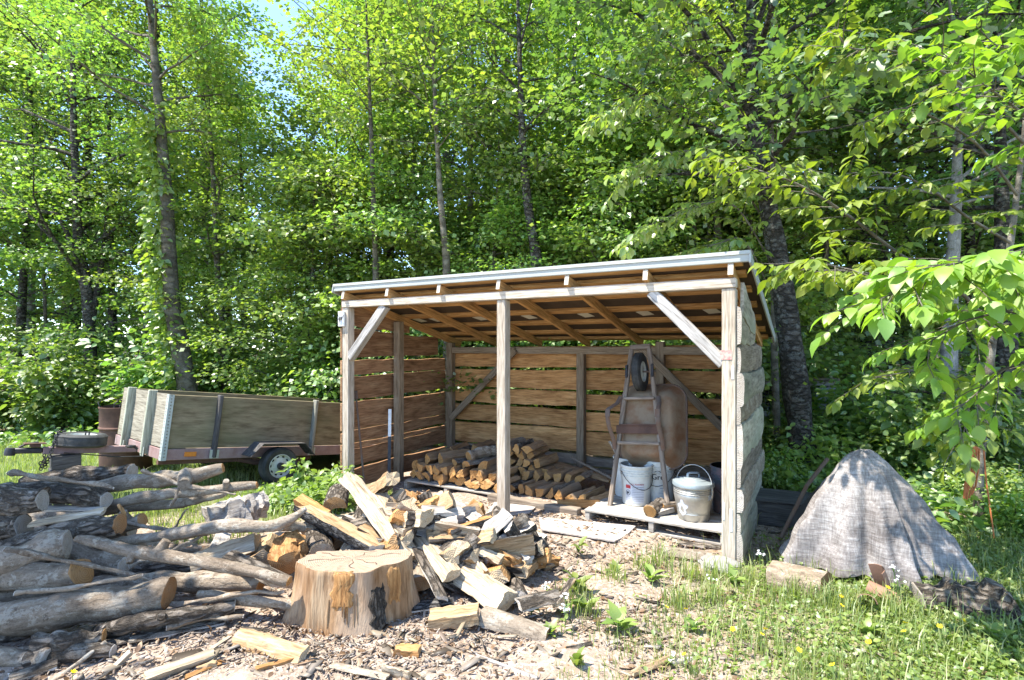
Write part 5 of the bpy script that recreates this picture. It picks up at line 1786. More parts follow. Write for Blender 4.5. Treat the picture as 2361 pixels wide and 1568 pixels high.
# ------------------------------------------------------------------ heap of split firewood behind the chopping block
GP = 'split firewood in the heap'
PAL, TAN, ORA, GRY = ('split_pale', 'bark_pale', 'end_pale'), ('split_tan', 'bark_rough', 'end_pale'), ('split_orange', 'bark_rough', 'end_orange'), ('split_grey', 'bark_rough', 'end_grey')
PK = [
    ('long white debarked split reaching up to the left front post', (800, 1100, 4.05), (946, 1296, 3.55), 0.066, 'quarter', 0.15, PAL, {'rough': 0.16, 'taper': 0.3, 'bend': 0.03}),
    ('pale split piece leaning right of the long white split', (868, 1140, 4.12), (948, 1238, 3.78), 0.062, 'half', 0.3, PAL, {}),
    ('big split piece with dark loose bark left of the long white one', (700, 1178, 3.98), (872, 1272, 3.50), 0.092, 'half', -0.25, ('split_tan', 'bark_dark', 'end_grey'), {'rough': 0.09}),
    ('short orange block with square end at the left top of the heap', (690, 1153, 4.15), (752, 1192, 3.95), 0.055, 'block', 0.3, ORA, {}),
    ('half-round orange end facing out beside the left front post', (771, 1162, 4.15), (780, 1130, 4.55), 0.092, 'half', PI, ('split_orange', 'bark_rough', 'end_orange'), {}),
    ('grooved wedge tilted up at the top of the heap', (848, 1150, 4.25), (906, 1106, 4.12), 0.085, 'quarter', 0.3, TAN, {'rough': 0.12}),
    ('wedge with pale top and orange flank beside the grooved wedge', (878, 1180, 4.02), (928, 1142, 4.25), 0.070, 'quarter', 0.1, ('split_pale', 'bark_rough', 'end_orange'), {}),
    ('thin splintered orange shard sticking up in the heap', (916, 1190, 3.98), (968, 1138, 4.10), 0.040, 'wedge', 0.4, ORA, {'rough': 0.28}),
    ('large thick wedge with sawn end at the back right of the heap', (948, 1198, 3.95), (1044, 1152, 3.98), 0.092, 'quarter', 0.15, TAN, {'rough': 0.08}),
    ('long pale split sliding down the middle of the heap', (932, 1192, 3.98), (1044, 1328, 3.42), 0.060, 'quarter', 0.4, PAL, {'rough': 0.10}),
    ('narrow dark bark strip pointing down in the middle of the heap', (962, 1268, 3.62), (1020, 1380, 3.18), 0.045, 'slab', PI - 0.4, GRY, {}),
    ('pale wedge with orange lower end right of the long pale split', (1032, 1215, 4.02), (1118, 1328, 3.48), 0.055, 'wedge', 0.2, ('split_pale', 'bark_rough', 'end_orange'), {'rough': 0.12}),
    ('stubby pale split behind the pale wedge', (1075, 1222, 4.05), (1112, 1275, 3.80), 0.055, 'quarter', 0.2, PAL, {}),
    ('half log with ridged dark bark up in front of the middle post', (1012, 1200, 4.18), (1162, 1216, 4.10), 0.070, 'half', PI - 0.2, ('split_tan', 'bark_dark', 'end_rust'), {}),
    ('black-barked piece with clean yellow split face at the right of the heap', (1112, 1270, 3.70), (1230, 1250, 3.72), 0.078, 'half', 1.75, ('split_tan', 'bark_dark', 'end_pale'), {}),
    ('upright leaning log with pale sawn top at the right end of the heap', (1206, 1192, 4.22), (1270, 1310, 3.92), 0.070, 'quarter', 2.4, ('split_tan', 'bark_rough', 'end_pale'), {}),
    ('square yellow block under the black-barked piece', (1200, 1318, 3.62), (1232, 1288, 3.88), 0.065, 'block', 0.2, ('split_tan', 'bark_rough', 'end_pale'), {}),
    ('small yellow split end below the upright leaning log', (1215, 1292, 3.85), (1256, 1276, 3.95), 0.042, 'block', 0.5, ('split_tan', 'bark_rough', 'end_pale'), {}),
    ('triangular orange end low at the right of the heap', (1147, 1332, 3.48), (1160, 1302, 3.85), 0.066, 'quarter', 0.3, ('split_orange', 'bark_rough', 'end_pale'), {}),
    ('large barked quarter with pale top edge at the front of the heap', (1048, 1312, 3.62), (1168, 1392, 3.24), 0.082, 'quarter', 0.35, ('split_pale', 'bark_rough', 'end_pale'), {'rough': 0.08}),
    ('stub with reddish cracked end beside the chopping block', (963, 1350, 3.38), (968, 1302, 3.68), 0.095, 'half', 2.8, ('split_tan', 'bark_pale', 'end_rust'), {}),
    ('clean rectangular block lying on the ground in front of the heap', (992, 1430, 3.10), (1104, 1416, 3.10), 0.068, 'block', 0.15, ('split_tan', 'bark_rough', 'end_pale'), {}),
    ('lichen-grey half log lying bark-up nearest the grass', (1112, 1415, 3.14), (1264, 1462, 3.00), 0.068, 'half', PI + 0.15, ('split_orange', 'bark_pale', 'end_rust'), {}),
    ('dark grey half-round end behind the triangular orange end', (1190, 1378, 3.30), (1182, 1345, 3.62), 0.062, 'half', PI - 0.5, GRY, {}),
    ('ragged orange torn stub left of the chopping block', (662, 1302, 3.42), (676, 1250, 3.68), 0.105, 'quarter', 0.3, ('split_orange', 'bark_rough', 'end_orange'), {'rough': 0.22}),
    ('curly-grained half stub between the torn stub and the barked piece', (736, 1274, 3.60), (730, 1226, 3.92), 0.092, 'half', PI - 0.3, ('split_tan', 'bark_rough', 'end_pale'), {'rough': 0.12}),
    ('large pale wedge with white top face left of the torn stub', (452, 1300, 3.62), (594, 1252, 3.68), 0.085, 'quarter', 0.25, PAL, {'rough': 0.08}),
    ('pale ridged wedge standing next to the torn orange stub', (605, 1290, 3.58), (628, 1248, 3.85), 0.078, 'quarter', 0.1, ('split_tan', 'bark_rough', 'end_pale'), {'rough': 0.1}),
    ('bark-covered half log in front of the large pale wedge', (538, 1285, 3.50), (655, 1342, 3.20), 0.078, 'half', 2.7, ('split_tan', 'bark_rough', 'end_grey'), {}),
    ('old grey cracked stump piece on the grass behind the long branch', (478, 1200, 4.20), (566, 1172, 4.40), 0.125, 'quarter', 0.5, GRY, {'rough': 0.14}),
    ('dark old stump piece on the grass behind the grey cracked one', (560, 1178, 4.45), (612, 1160, 4.6), 0.10, 'quarter', 1.5, GRY, {'rough': 0.16}),
    ('grey weathered block under the forked branch', (502, 1270, 3.75), (514, 1236, 3.95), 0.065, 'block', 0.3, GRY, {}),
    ('pale chunk showing under the tilted orange block', (700, 1215, 3.95), (760, 1225, 3.85), 0.06, 'wedge', 1.2, PAL, {}),
    ('bark slab lying flat between the block and the narrow bark strip', (925, 1402, 3.25), (1045, 1390, 3.28), 0.06, 'slab', PI, ('split_grey', 'bark_dark', 'end_grey'), {}),
    ('slim bark piece leaning at the right edge of the heap by the weeds', (1283, 1395, 3.22), (1318, 1338, 3.38), 0.040, 'slab', 2.5, ('split_tan', 'bark_rough', 'end_pale'), {}),
    ('grey bark chunk on the ground right of the heap', (1195, 1395, 3.18), (1290, 1372, 3.28), 0.055, 'slab', PI + 0.3, GRY, {}),
    ('pale flaky split low between the white split and the bark strip', (905, 1240, 3.85), (960, 1310, 3.6), 0.05, 'wedge', 0.5, TAN, {'rough': 0.14}),
    ('brown split end peering out under the large thick wedge', (1000, 1245, 3.85), (1060, 1225, 4.1), 0.065, 'quarter', 2.0, ('split_tan', 'bark_rough', 'end_orange'), {}),
]
for k, (lb, a, c, r, sh, roll, ms_, kw) in enumerate(PK):
    split_piece(lb, W(*a), W(*c), r, sh, roll, ms_, 400 + k, GP, **kw)
# pieces jammed in between that carry the ones above
rf = random.Random(33)
SHORT = ['the long white split', 'the pale leaning split', 'the big dark-barked split', 'the short orange block', 'the half-round orange end', 'the grooved top wedge', 'the pale-topped wedge', 'the splintered orange shard', 'the large thick wedge', 'the long sliding split', 'the narrow bark strip', 'the pale orange-ended wedge', 'the stubby pale split', 'the ridged bark half log', 'the black-barked piece', 'the upright leaning log', 'the square yellow block', 'the small yellow end', 'the triangular orange end', 'the large barked quarter', 'the reddish cracked stub', 'the clean rectangular block', 'the lichen-grey half log', 'the dark half-round end', 'the ragged torn stub', 'the curly-grained stub', 'the large pale wedge', 'the pale ridged wedge', 'the bark-covered half log', 'the grey cracked stump piece', 'the dark stump piece', 'the grey weathered block', 'the pale chunk', 'the flat bark slab', 'the slim bark piece', 'the grey bark chunk', 'the pale flaky split', 'the brown split end']
CEN = [(W(*q[1]) + W(*q[2])) / 2 for q in PK]
SETS = [('tan', TAN), ('orange', ORA), ('pale', PAL), ('grey', GRY), ('tan', TAN), ('grey', GRY)]
seenl = set()
for k in range(190):
    fx, fy = rf.uniform(-1, 1), rf.uniform(-1, 1)
    if fx * fx + fy * fy > 1:
        continue
    x, y = -0.62 + fx * 0.86, 3.92 + fy * 0.42
    hh = 0.50 * (1 - (fx * fx + fy * fy) * 0.80)
    top = rf.random() < 0.5
    z = gz(x, y) + 0.05 + (rf.uniform(0.75, 1.0) if top else rf.random()) * max(0.0, hh - 0.09)
    d = Vector((rf.uniform(-1, 1), rf.uniform(-1, 0.6), rf.uniform(-0.35, 0.35))).normalized() * rf.uniform(0.13, 0.19)
    p, q = Vector((x, y, z)) - d, Vector((x, y, z)) + d
    p.z, q.z = max(p.z, gz(x, y) + 0.04), max(q.z, gz(x, y) + 0.04)
    c = (p + q) / 2
    ni = min(range(len(CEN)), key=lambda i_: (CEN[i_] - c).length)
    dv_ = c - CEN[ni]
    ax = max(range(3), key=lambda i_: abs(dv_[i_]))
    rel = (('left of', 'right of'), ('in front of', 'behind'), ('under', 'on top of'))[ax][1 if dv_[ax] > 0 else 0]
    sh = rf.choice(['wedge', 'quarter', 'half', 'block'])
    cn, st2 = rf.choice(SETS)
    for cn, st2 in [(cn, st2)] + SETS:
        lb = f"{cn} firewood {dict(wedge='wedge', quarter='chunk', half='half-round', block='block')[sh]} jammed just {rel} {SHORT[ni]} in the heap"
        if lb not in seenl:
            break
    else:
        continue
    seenl.add(lb)
    split_piece(lb, p, q, rf.uniform(0.045, 0.075), sh, rf.uniform(0, 6.28), st2, 500 + k, GP, rough=rf.uniform(0.07, 0.16))
# kindling and offcuts lying on the ground
KI = [
    ('short orange offcut block on the bare earth in front of the chopping block', (912, 1500), (968, 1503), 0.036, 'block', ORA),
    ('long pale kindling stick right at the bottom centre', (765, 1534), (895, 1562), 0.026, 'slab', PAL),
    ('bowed pale bark peel on the chips left of the chopping block', (545, 1468), (700, 1512), 0.050, 'slab', TAN),
    ('orange kindling sliver below the bowed bark peel', (590, 1545), (700, 1515), 0.020, 'wedge', ORA),
    ('orange splinter across the chips at the lower left', (425, 1565), (510, 1528), 0.016, 'wedge', ORA),
    ('short tan offcut beside the square kindling stick', (455, 1545), (500, 1532), 0.022, 'block', TAN),
    ('flat pale chip with torn end near the bottom centre', (880, 1545), (945, 1562), 0.035, 'slab', PAL),
    ('thin grey stick on the earth right of the bottom centre', (1100, 1512), (1240, 1565), 0.016, 'wedge', GRY),
    ('brown stub of kindling at the bottom right of the chips', (1455, 1555), (1540, 1520), 0.026, 'block', TAN),
    ('small pale stick lying in the sparse grass', (1390, 1530), (1455, 1560), 0.016, 'wedge', PAL),
    ('grey chip beside the brown stub of kindling', (1545, 1530), (1600, 1520), 0.024, 'block', GRY),
    ('flat pale wood slab on the litter before the shed floor', (1375, 1305), (1440, 1330), 0.045, 'slab', PAL),
    ('flat pale bark slab under the pallet edge by the right post', (1530, 1270), (1640, 1285), 0.05, 'slab', PAL),
    ('weathered board piece on the litter below the bucket pallet', (1560, 1250), (1660, 1262), 0.035, 'slab', GRY),
    ('reddish chip among the weeds at the bottom', (1305, 1500), (1365, 1488), 0.020, 'slab', ORA),
    ('short tan kindling stick left of the chopping block foot', (560, 1450), (620, 1456), 0.016, 'wedge', TAN),
    ('narrow pale splinter on the grass behind the branch tips', (640, 1130), (700, 1128), 0.028, 'slab', PAL),
    ('grey bark chip on the grass before the trailer wheel', (585, 1118), (640, 1125), 0.035, 'slab', GRY),
    ('upright pale chip leaning on the square kindling stick', (485, 1500), (530, 1470), 0.018, 'wedge', PAL),
]
for k, (lb, a, c, r, sh, ms_) in enumerate(KI):
    split_piece(lb, Gp(a[0], a[1], r * 0.55), Gp(c[0], c[1], r * 0.6), r, sh, (PI if sh == 'slab' and k % 2 else 0.3 * k), ms_, 600 + k, 'offcuts and kindling on the ground', 'kindling', rough=0.12)

# ------------------------------------------------------------------ wood chips and leaf litter (uncountable)
rc = np.random.default_rng(17)


def chip_density(x, y):
    d = 0.25
    d += 1.6 * np.exp(-(((x + 1.1) / 1.2) ** 2 + ((y - 2.9) / 0.5) ** 2))
    d += 1.1 * np.exp(-(((x - 0.5) / 1.0) ** 2 + ((y - 4.4) / 0.8) ** 2))
    d += 0.7 * np.exp(-(((x - 0.2) / 1.4) ** 2 + ((y - 2.9) / 0.6) ** 2))
    d = np.where((x < -1.6) & (y > 4.3), 0.02, d)
    d = np.where((x > 1.3) & (y < 4.0), d * 0.5, d)
    return d




def scatter_chips(name, N, lfun, wr_, hr_, mat, dens):
    cxs, cys = rc.uniform(-3.6, 3.4, N), 2.3 + 3.9 * rc.random(N) ** 1.25
    keep = rc.random(N) * 2.0 < dens(cxs, cys)
    cxs, cys = cxs[keep], cys[keep]
    n = len(cxs)
    zc2 = np.vectorize(gz)(cxs, cys)
    ln = lfun(n)
    wd = ln * rc.uniform(wr_[0], wr_[1], n)
    hgt = rc.uniform(hr_[0], hr_[1], n)
    yaw = rc.uniform(0, 2 * PI, n)
    tilt, tl2 = rc.normal(0, 0.22, n), rc.normal(0, 0.22, n)
    base = np.array([(-1, -1, -1), (1, -0.7, -1), (1, 0.8, -1), (-1, 1, -1), (-1, -1, 1), (1, -0.7, 1), (1, 0.8, 1), (-1, 1, 1)], float)
    bx3 = np.repeat(base[None], n, 0) * (1 + rc.normal(0, 0.22, (n, 8, 3)))
    Vc = np.empty((n, 8, 3))
    lx, ly, lz = bx3[:, :, 0] * ln[:, None], bx3[:, :, 1] * wd[:, None], bx3[:, :, 2] * hgt[:, None]
    lz = lz + lx * np.tan(tilt)[:, None] + ly * np.tan(tl2)[:, None]
    Vc[:, :, 0] = lx * np.cos(yaw)[:, None] - ly * np.sin(yaw)[:, None] + cxs[:, None]
    Vc[:, :, 1] = lx * np.sin(yaw)[:, None] + ly * np.cos(yaw)[:, None] + cys[:, None]
    Vc[:, :, 2] = lz + (zc2 + 0.004 + 0.010 * rc.random(n))[:, None]
    fq = np.array([(0, 3, 2, 1), (4, 5, 6, 7), (0, 1, 5, 4), (1, 2, 6, 5), (2, 3, 7, 6), (3, 0, 4, 7)])
    Fq = (fq[None] + (np.arange(n) * 8)[:, None, None]).reshape(-1, 4)
    o = link(name, np_mesh(name, Vc.reshape(-1, 3), Fq, mat))
    o['kind'] = 'stuff'


scatter_chips('wood_chips', 52000, lambda n: 0.0045 + 0.015 * rc.random(n) ** 2 + np.where(rc.random(n) < 0.05, 0.04 * rc.random(n), 0), (0.10, 0.42), (0.001, 0.0035), 'chip_wood', chip_density)
scatter_chips('bark_flakes', 2600, lambda n: 0.02 + 0.05 * rc.random(n) ** 2, (0.12, 0.45), (0.002, 0.006), 'flake', lambda x, y: chip_density(x, y) * 0.9)
# ------------------------------------------------------------------ leaves by the thousand (numpy)
T_RHOMB = (np.array([(0, 0, 0), (0.45, -0.42, 0.06), (1, 0, -0.06), (0.45, 0.42, 0.06)]), np.array([(0, 1, 2, 3)]))
_ov = [(0, 0, 0)]
for x_, y_, z_ in ((0.18, 0.22, 0.03), (0.42, 0.31, 0.05), (0.68, 0.23, 0.02)):
    _ov += [(x_, -y_, z_ - 0.16 * x_ ** 2), (x_, 0, -0.03 - 0.14 * x_ ** 2), (x_, y_, z_ - 0.12 * x_ ** 2)]
_ov += [(1.0, 0.02, -0.26)]
T_OVAL = (np.array(_ov, float), np.array([(0, 1, 2, 2), (0, 2, 3, 3), (1, 4, 5, 2), (2, 5, 6, 3), (4, 7, 8, 5), (5, 8, 9, 6), (7, 10, 8, 8), (8, 10, 9, 9)]))
T_MAPLE = (np.array([(0, 0, 0), (0.10, -0.40, 0.03), (0.42, -0.52, -0.02), (0.48, -0.22, 0.03), (0.80, -0.24, 0.0), (1.0, 0, -0.10), (0.80, 0.24, 0.0), (0.48, 0.22, 0.03), (0.42, 0.52, -0.02), (0.10, 0.40, 0.03)], float),
           np.array([(0, 1, 2, 3), (0, 3, 4, 5), (0, 5, 6, 7), (0, 7, 8, 9)]))


def norm(a):
    return a / np.maximum(np.linalg.norm(a, axis=1, keepdims=True), 1e-9)


def leaves(cen, dirs, nrm, size, wide, tmpl):
    """cen,dirs,nrm (N,3); size (N,)"""
    TV, TF = tmpl
    d = norm(dirs)
    s = norm(np.cross(nrm, d))
    u = np.cross(d, s)
    V = cen[:, None, :] + size[:, None, None] * (TV[None, :, 0:1] * d[:, None, :] + TV[None, :, 1:2] * wide * s[:, None, :] + TV[None, :, 2:3] * u[:, None, :])
    K = len(TV)
    Fz = (TF[None] + (np.arange(len(cen)) * K)[:, None, None]).reshape(-1, 4)
    return V.reshape(-1, 3), Fz


def quads_mesh(name, parts, mats, smooth=False):
    off, VV, FF = 0, [], []
    for V, Fz in parts:
        VV.append(V)
        FF.append(Fz + off)
        off += len(V)
    V, Fz = np.concatenate(VV), np.concatenate(FF)
    me = bpy.data.meshes.new(name)
    # triangles are given as quads with a doubled last corner
    tri = Fz[:, 2] == Fz[:, 3]
    tot = np.where(tri, 3, 4)
    start = np.concatenate([[0], np.cumsum(tot)[:-1]])
    flat = Fz.ravel()
    keep = np.ones(len(flat), bool)
    keep[np.where(tri)[0] * 4 + 3] = False
    flat = flat[keep]
    me.vertices.add(len(V))
    me.vertices.foreach_set('co', V.astype(np.float32).ravel())
    me.loops.add(len(flat))
    me.loops.foreach_set('vertex_index', flat.astype(np.int32))
    me.polygons.add(len(Fz))
    me.polygons.foreach_set('loop_start', start.astype(np.int32))
    me.polygons.foreach_set('loop_total', tot.astype(np.int32))
    if smooth:
        me.polygons.foreach_set('use_smooth', np.ones(len(Fz), bool))
    me.materials.append(MATS[mats])
    me.update(calc_edges=True)
    return me


def cluster_leaves(C, D, per, rc_, rng, size, tmpl=T_RHOMB, flat=0.35, tilt=0.55, wide=1.0, droop=0.25, szvar=0.3):
    C, D = np.repeat(C, per, 0), np.repeat(D, per, 0)
    n_ = len(C)
    o = rng.normal(0, 1, (n_, 3)) * np.array([1, 1, flat]) * rc_
    cen = C + o
    nb = len(C) // per
    bt = np.repeat(rng.normal(0, 0.42, (nb, 2)), per, 0)
    nrm = np.stack([bt[:, 0] + rng.normal(0, tilt * 0.8, n_), bt[:, 1] + rng.normal(0, tilt * 0.8, n_), np.ones(n_)], 1)
    d = norm(o * np.array([1, 1, 0.3])) + norm(D) * 0.5 + rng.normal(0, 0.35, (n_, 3)) + np.array([0, 0, -droop])
    sz = size * (1 + szvar * rng.normal(0, 1, n_)).clip(0.45, 1.7)
    return leaves(cen, d, norm(nrm), sz, wide, tmpl)


class TreeMesh:
    """trunk with limbs and a leafy crown, grown around local origin"""

    def __init__(self, seed, H, r0, base=0.3, spread=2.4, nl=24, ns=6, per=26, leaf=0.12, path=None, barkm='bark_tree', leafm='leaf_mid', rc_=0.21, limb_r=0.28, rise=0.45, tmpl=T_RHOMB, name='tree', side=None):
        rng = np.random.default_rng(seed)
        mb = MB()
        if path is None:
            path = [np.zeros(3)]
            drift = rng.normal(0, 0.035, 2)
            for i in range(1, 11):
                drift = drift * 0.8 + rng.normal(0, 0.03, 2)
                path.append(path[-1] + np.array([drift[0] * H / 10, drift[1] * H / 10, H / 10]))
        path = [np.array(p, float) for p in path]
        n_ = len(path) - 1

        def tr(t_):
            f = min(max(t_, 0), 0.9999) * n_
            i = int(f)
            return path[i] + (path[i + 1] - path[i]) * (f - i)

        def rr_(t_):
            return r0 * (1 - t_) ** 0.75 * (1 + 0.5 * math.exp(-t_ * 22)) + 0.008
        mb.tube([Vector(tr(k / 24)) for k in range(25)], [rr_(k / 24) * (1 + 0.05 * rng.normal()) for k in range(25)], 12)
        C, D = [], []
        for i in range(nl):
            t_ = base + (0.985 - base) * ((i + rng.random()) / nl)
            st_ = tr(t_)
            az = i * 2.399 + rng.normal(0, 0.35)
            if side is not None and rng.random() < 0.6:
                az = side + rng.normal(0, 0.8)
            e = (t_ - base) / (1 - base)
            env = max(0.22, math.sin(PI * min(1, e * 0.80 + 0.22)) ** 0.8)
            L = spread * env * rng.uniform(0.65, 1.25)
            el = rise + 0.5 * e + rng.normal(0, 0.12)
            pts = [st_]
            d = np.array([math.cos(az) * math.cos(el), math.sin(az) * math.cos(el), math.sin(el)])
            m = 6
            for j in range(m):
                d = norm((d + rng.normal(0, 0.14, 3) + np.array([0, 0, -0.07]))[None])[0]
                pts.append(pts[-1] + d * L / m)
            rl = min(rr_(t_) * 0.6, r0 * limb_r * (0.4 + 0.6 * env))
            mb.tube([Vector(p) for p in pts], [max(0.006, rl * (1 - k / (m + 0.6))) for k in range(m + 1)], 6, cap=False)
            for s in range(ns):
                f = (0.22 + 0.78 * (s + rng.random()) / ns) * m
                k = min(int(f), m - 1)
                q = pts[k] + (pts[k + 1] - pts[k]) * (f - k)
                dd = pts[k + 1] - pts[k]
                dd = dd / np.linalg.norm(dd)
                sgn = 1 if (s % 2) else -1
                a2 = sgn * rng.uniform(0.5, 1.25)
                ca, sa = math.cos(a2), math.sin(a2)
                d2 = np.array([dd[0] * ca - dd[1] * sa, dd[0] * sa + dd[1] * ca, dd[2] * 0.5 + rng.normal(0.08, 0.2)])
                l2 = (0.32 * L * (1.15 - f / m) + 0.30) * rng.uniform(0.7, 1.3)
                q2 = [q]
                for j in range(3):
                    d2 = norm((d2 + rng.normal(0, 0.16, 3) + np.array([0, 0, -0.05]))[None])[0]
                    q2.append(q2[-1] + d2 * l2 / 3)
                mb.tube([Vector(p) for p in q2], [max(0.004, rl * 0.28), 0.006, 0.004, 0.003], 4, cap=False)
                for p, wgt in ((q2[1], 0.75), (q2[2], 1), (q2[3], 1)):
                    if rng.random() < wgt:
                        C.append(p)
                        D.append(d2)
            C.append(pts[-1])
            D.append(d)
        for k in range(5):
            C.append(tr(0.93 + 0.014 * k))
            D.append(np.array([0.1, 0, 1.0]))
        C, D = np.array(C), np.array(D)
        self.trunk_mb, self.barkm, self.leafm, self.name = mb, barkm, leafm, name
        V1 = cluster_leaves(C, D, per, rc_, rng, leaf, tmpl)
        self.crown = quads_mesh('crown', [V1], leafm)
        self.trunk = None

    def place(self, label, x, y, yaw=0.0, sc=1.0, group=None, cat='tree', z=None, name=None):
        M = Matrix.Translation((x, y, (gz(x, y) if z is None else z) - 0.05)) @ Matrix.Rotation(yaw, 4, 'Z') @ Matrix.Diagonal((sc, sc, sc, 1))
        o = empty(name or self.name, (0, 0, 0), label, cat, group, M)
        if self.trunk is None:
            tk = self.trunk_mb.build('trunk', self.barkm, o, smooth=60)
            self.trunk = tk.data
        else:
            link('trunk', self.trunk, o)
        link('crown', self.crown, o)
        return o


def treepath(pxs, Z0, Z1=None):
    """trunk centre line seen through the frame, as points relative to its foot on the ground"""
    Z1 = Z1 or Z0
    n_ = len(pxs)
    pts = [W(px, py, Z0 + (Z1 - Z0) * i / (n_ - 1)) for i, (px, py) in enumerate(pxs)]
    g = gz(pts[0].x, pts[0].y)
    pts[0].z = g
    return pts[0].copy(), [tuple(p - pts[0]) for p in pts]


# ---- trees that the photograph shows one by one
f0, path = treepath([(440, 985), (432, 880), (410, 770), (396, 700), (389, 560), (383, 430), (373, 320), (362, 180), (350, 60), (338, -120), (325, -420)], 9.3)
ivy_tree = TreeMesh(1, 11, 0.155, 0.60, 2.4, 20, 6, 30, 0.068, path, 'bark_tan_tree', 'leaf_mid', name='ivy_clad_tree', limb_r=0.17, rc_=0.2)
to = ivy_tree.place('tall tan-barked tree with leaning trunk and ivy climbing its side behind the trailer', f0.x, f0.y)
rI = np.random.default_rng(4)
ci, di = [], []
for k in range(150):
    t_ = rI.uniform(0.02, 0.62) ** 0.9
    f = t_ * 10
    i = int(f)
    p = np.array(path[i]) + (np.array(path[i + 1]) - np.array(path[i])) * (f - i)
    a = rI.normal(PI * 1.12, 0.8)
    ci.append(p + np.array([math.cos(a), math.sin(a), 0]) * (0.17 + 0.06 * rI.random()))
    di.append([math.cos(a), math.sin(a), -0.6])
me = quads_mesh('ivy', [cluster_leaves(np.array(ci), np.array(di), 13, 0.09, rI, 0.10, T_OVAL, 1.0, 0.9, 1.1)], 'leaf_bright')
link('ivy', me, to)

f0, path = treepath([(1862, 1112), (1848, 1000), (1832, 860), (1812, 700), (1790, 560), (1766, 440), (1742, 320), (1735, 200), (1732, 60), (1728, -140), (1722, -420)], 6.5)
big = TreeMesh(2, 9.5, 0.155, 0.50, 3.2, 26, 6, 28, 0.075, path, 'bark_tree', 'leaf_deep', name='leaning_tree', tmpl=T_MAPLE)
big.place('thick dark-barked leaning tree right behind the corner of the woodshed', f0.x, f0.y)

# forked tree on the left
f0, path = treepath([(212, 1010), (210, 850), (205, 740), (200, 660), (180, 560), (176, 420), (170, 300), (168, 160), (166, 0), (165, -200)], 11.0)
fk = TreeMesh(3, 11, 0.125, 0.28, 3.0, 26, 6, 28, 0.066, path, 'bark_tree', 'leaf_mid', rc_=0.2, name='forked_tree', limb_r=0.36)
fo = fk.place('slender forked tree with many bare inner branches at the left', f0.x, f0.y)
mb = MB()
pp = [W(207, 700, 11.0) - f0, W(190, 640, 11.0) - f0, W(176, 580, 10.9) - f0, W(150, 520, 10.8) - f0, W(120, 470, 10.7) - f0]
mb.tube(pp, [0.09, 0.075, 0.06, 0.04, 0.02], 8)
pp = [W(205, 760, 11.0) - f0, W(225, 660, 11.1) - f0, W(240, 560, 11.2) - f0, W(252, 440, 11.2) - f0]
mb.tube(pp, [0.08, 0.06, 0.045, 0.02], 8)
mb.build('limb', 'bark_tree', fo, smooth=60)

# thin trunks in the middle of the woods and pale ones on the right
solo = [
    ([(1034, 700), (1030, 600), (1022, 520), (1014, 430), (1008, 330), (1002, 200), (998, 60), (994, -100)], 8.5, 0.058, 'bark_tan_tree', 'leaf_bright', 'thin brown tree rising straight behind the middle of the shed roof'),
    ([(1248, 760), (1238, 590), (1222, 500), (1212, 420), (1206, 350), (1200, 200), (1196, 40), (1190, -120)], 8.4, 0.088, 'bark_tree', 'leaf_mid', 'dark thick tree with a bend behind the roof right of centre'),
    ([(868, 760), (866, 600), (862, 480), (858, 360), (852, 200), (846, 60), (842, -120)], 8.8, 0.045, 'bark_tan_tree', 'leaf_bright', 'slim grey tree left of the shed roof peak of greenery'),
    ([(482, 960), (478, 700), (474, 480), (478, 330), (470, 240), (466, 120), (464, -40), (462, -180)], 14.0, 0.11, 'bark_tree', 'leaf_bright', 'dark forked tree just right of the ivy-clad trunk'),
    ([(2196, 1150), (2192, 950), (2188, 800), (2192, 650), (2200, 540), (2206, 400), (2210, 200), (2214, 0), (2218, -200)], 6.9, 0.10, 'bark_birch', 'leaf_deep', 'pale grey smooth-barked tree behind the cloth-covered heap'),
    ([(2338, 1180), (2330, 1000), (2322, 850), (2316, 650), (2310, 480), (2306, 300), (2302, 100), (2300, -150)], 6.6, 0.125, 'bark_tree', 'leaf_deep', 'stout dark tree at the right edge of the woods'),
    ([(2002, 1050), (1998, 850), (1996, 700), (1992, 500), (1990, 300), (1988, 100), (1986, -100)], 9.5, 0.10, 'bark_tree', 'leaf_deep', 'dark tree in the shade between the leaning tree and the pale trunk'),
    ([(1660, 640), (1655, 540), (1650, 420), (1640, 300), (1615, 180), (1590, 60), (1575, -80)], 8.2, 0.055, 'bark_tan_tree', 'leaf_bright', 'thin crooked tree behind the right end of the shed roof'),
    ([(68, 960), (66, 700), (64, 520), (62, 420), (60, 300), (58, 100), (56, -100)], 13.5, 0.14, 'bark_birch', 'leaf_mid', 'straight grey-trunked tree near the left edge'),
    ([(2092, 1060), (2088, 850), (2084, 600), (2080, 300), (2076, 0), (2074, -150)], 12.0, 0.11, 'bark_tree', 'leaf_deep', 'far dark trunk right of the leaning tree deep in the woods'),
]
for k, (pxs, Z, r, bk, lf, lb) in enumerate(solo):
    f0, path = treepath(pxs, Z)
    Hh = path[-1][2]
    TreeMesh(20 + k, Hh, r, 0.30 if Z > 10 else 0.55, 1.6 if k in (0, 1, 2, 3, 7) else (2.3 if r < 0.09 else 2.8), 20, 5, (11 if k in (0, 1, 2, 7) else 26), 0.075, path, bk, lf, name='woodland_tree', tmpl=T_RHOMB).place(lb, f0.x, f0.y)

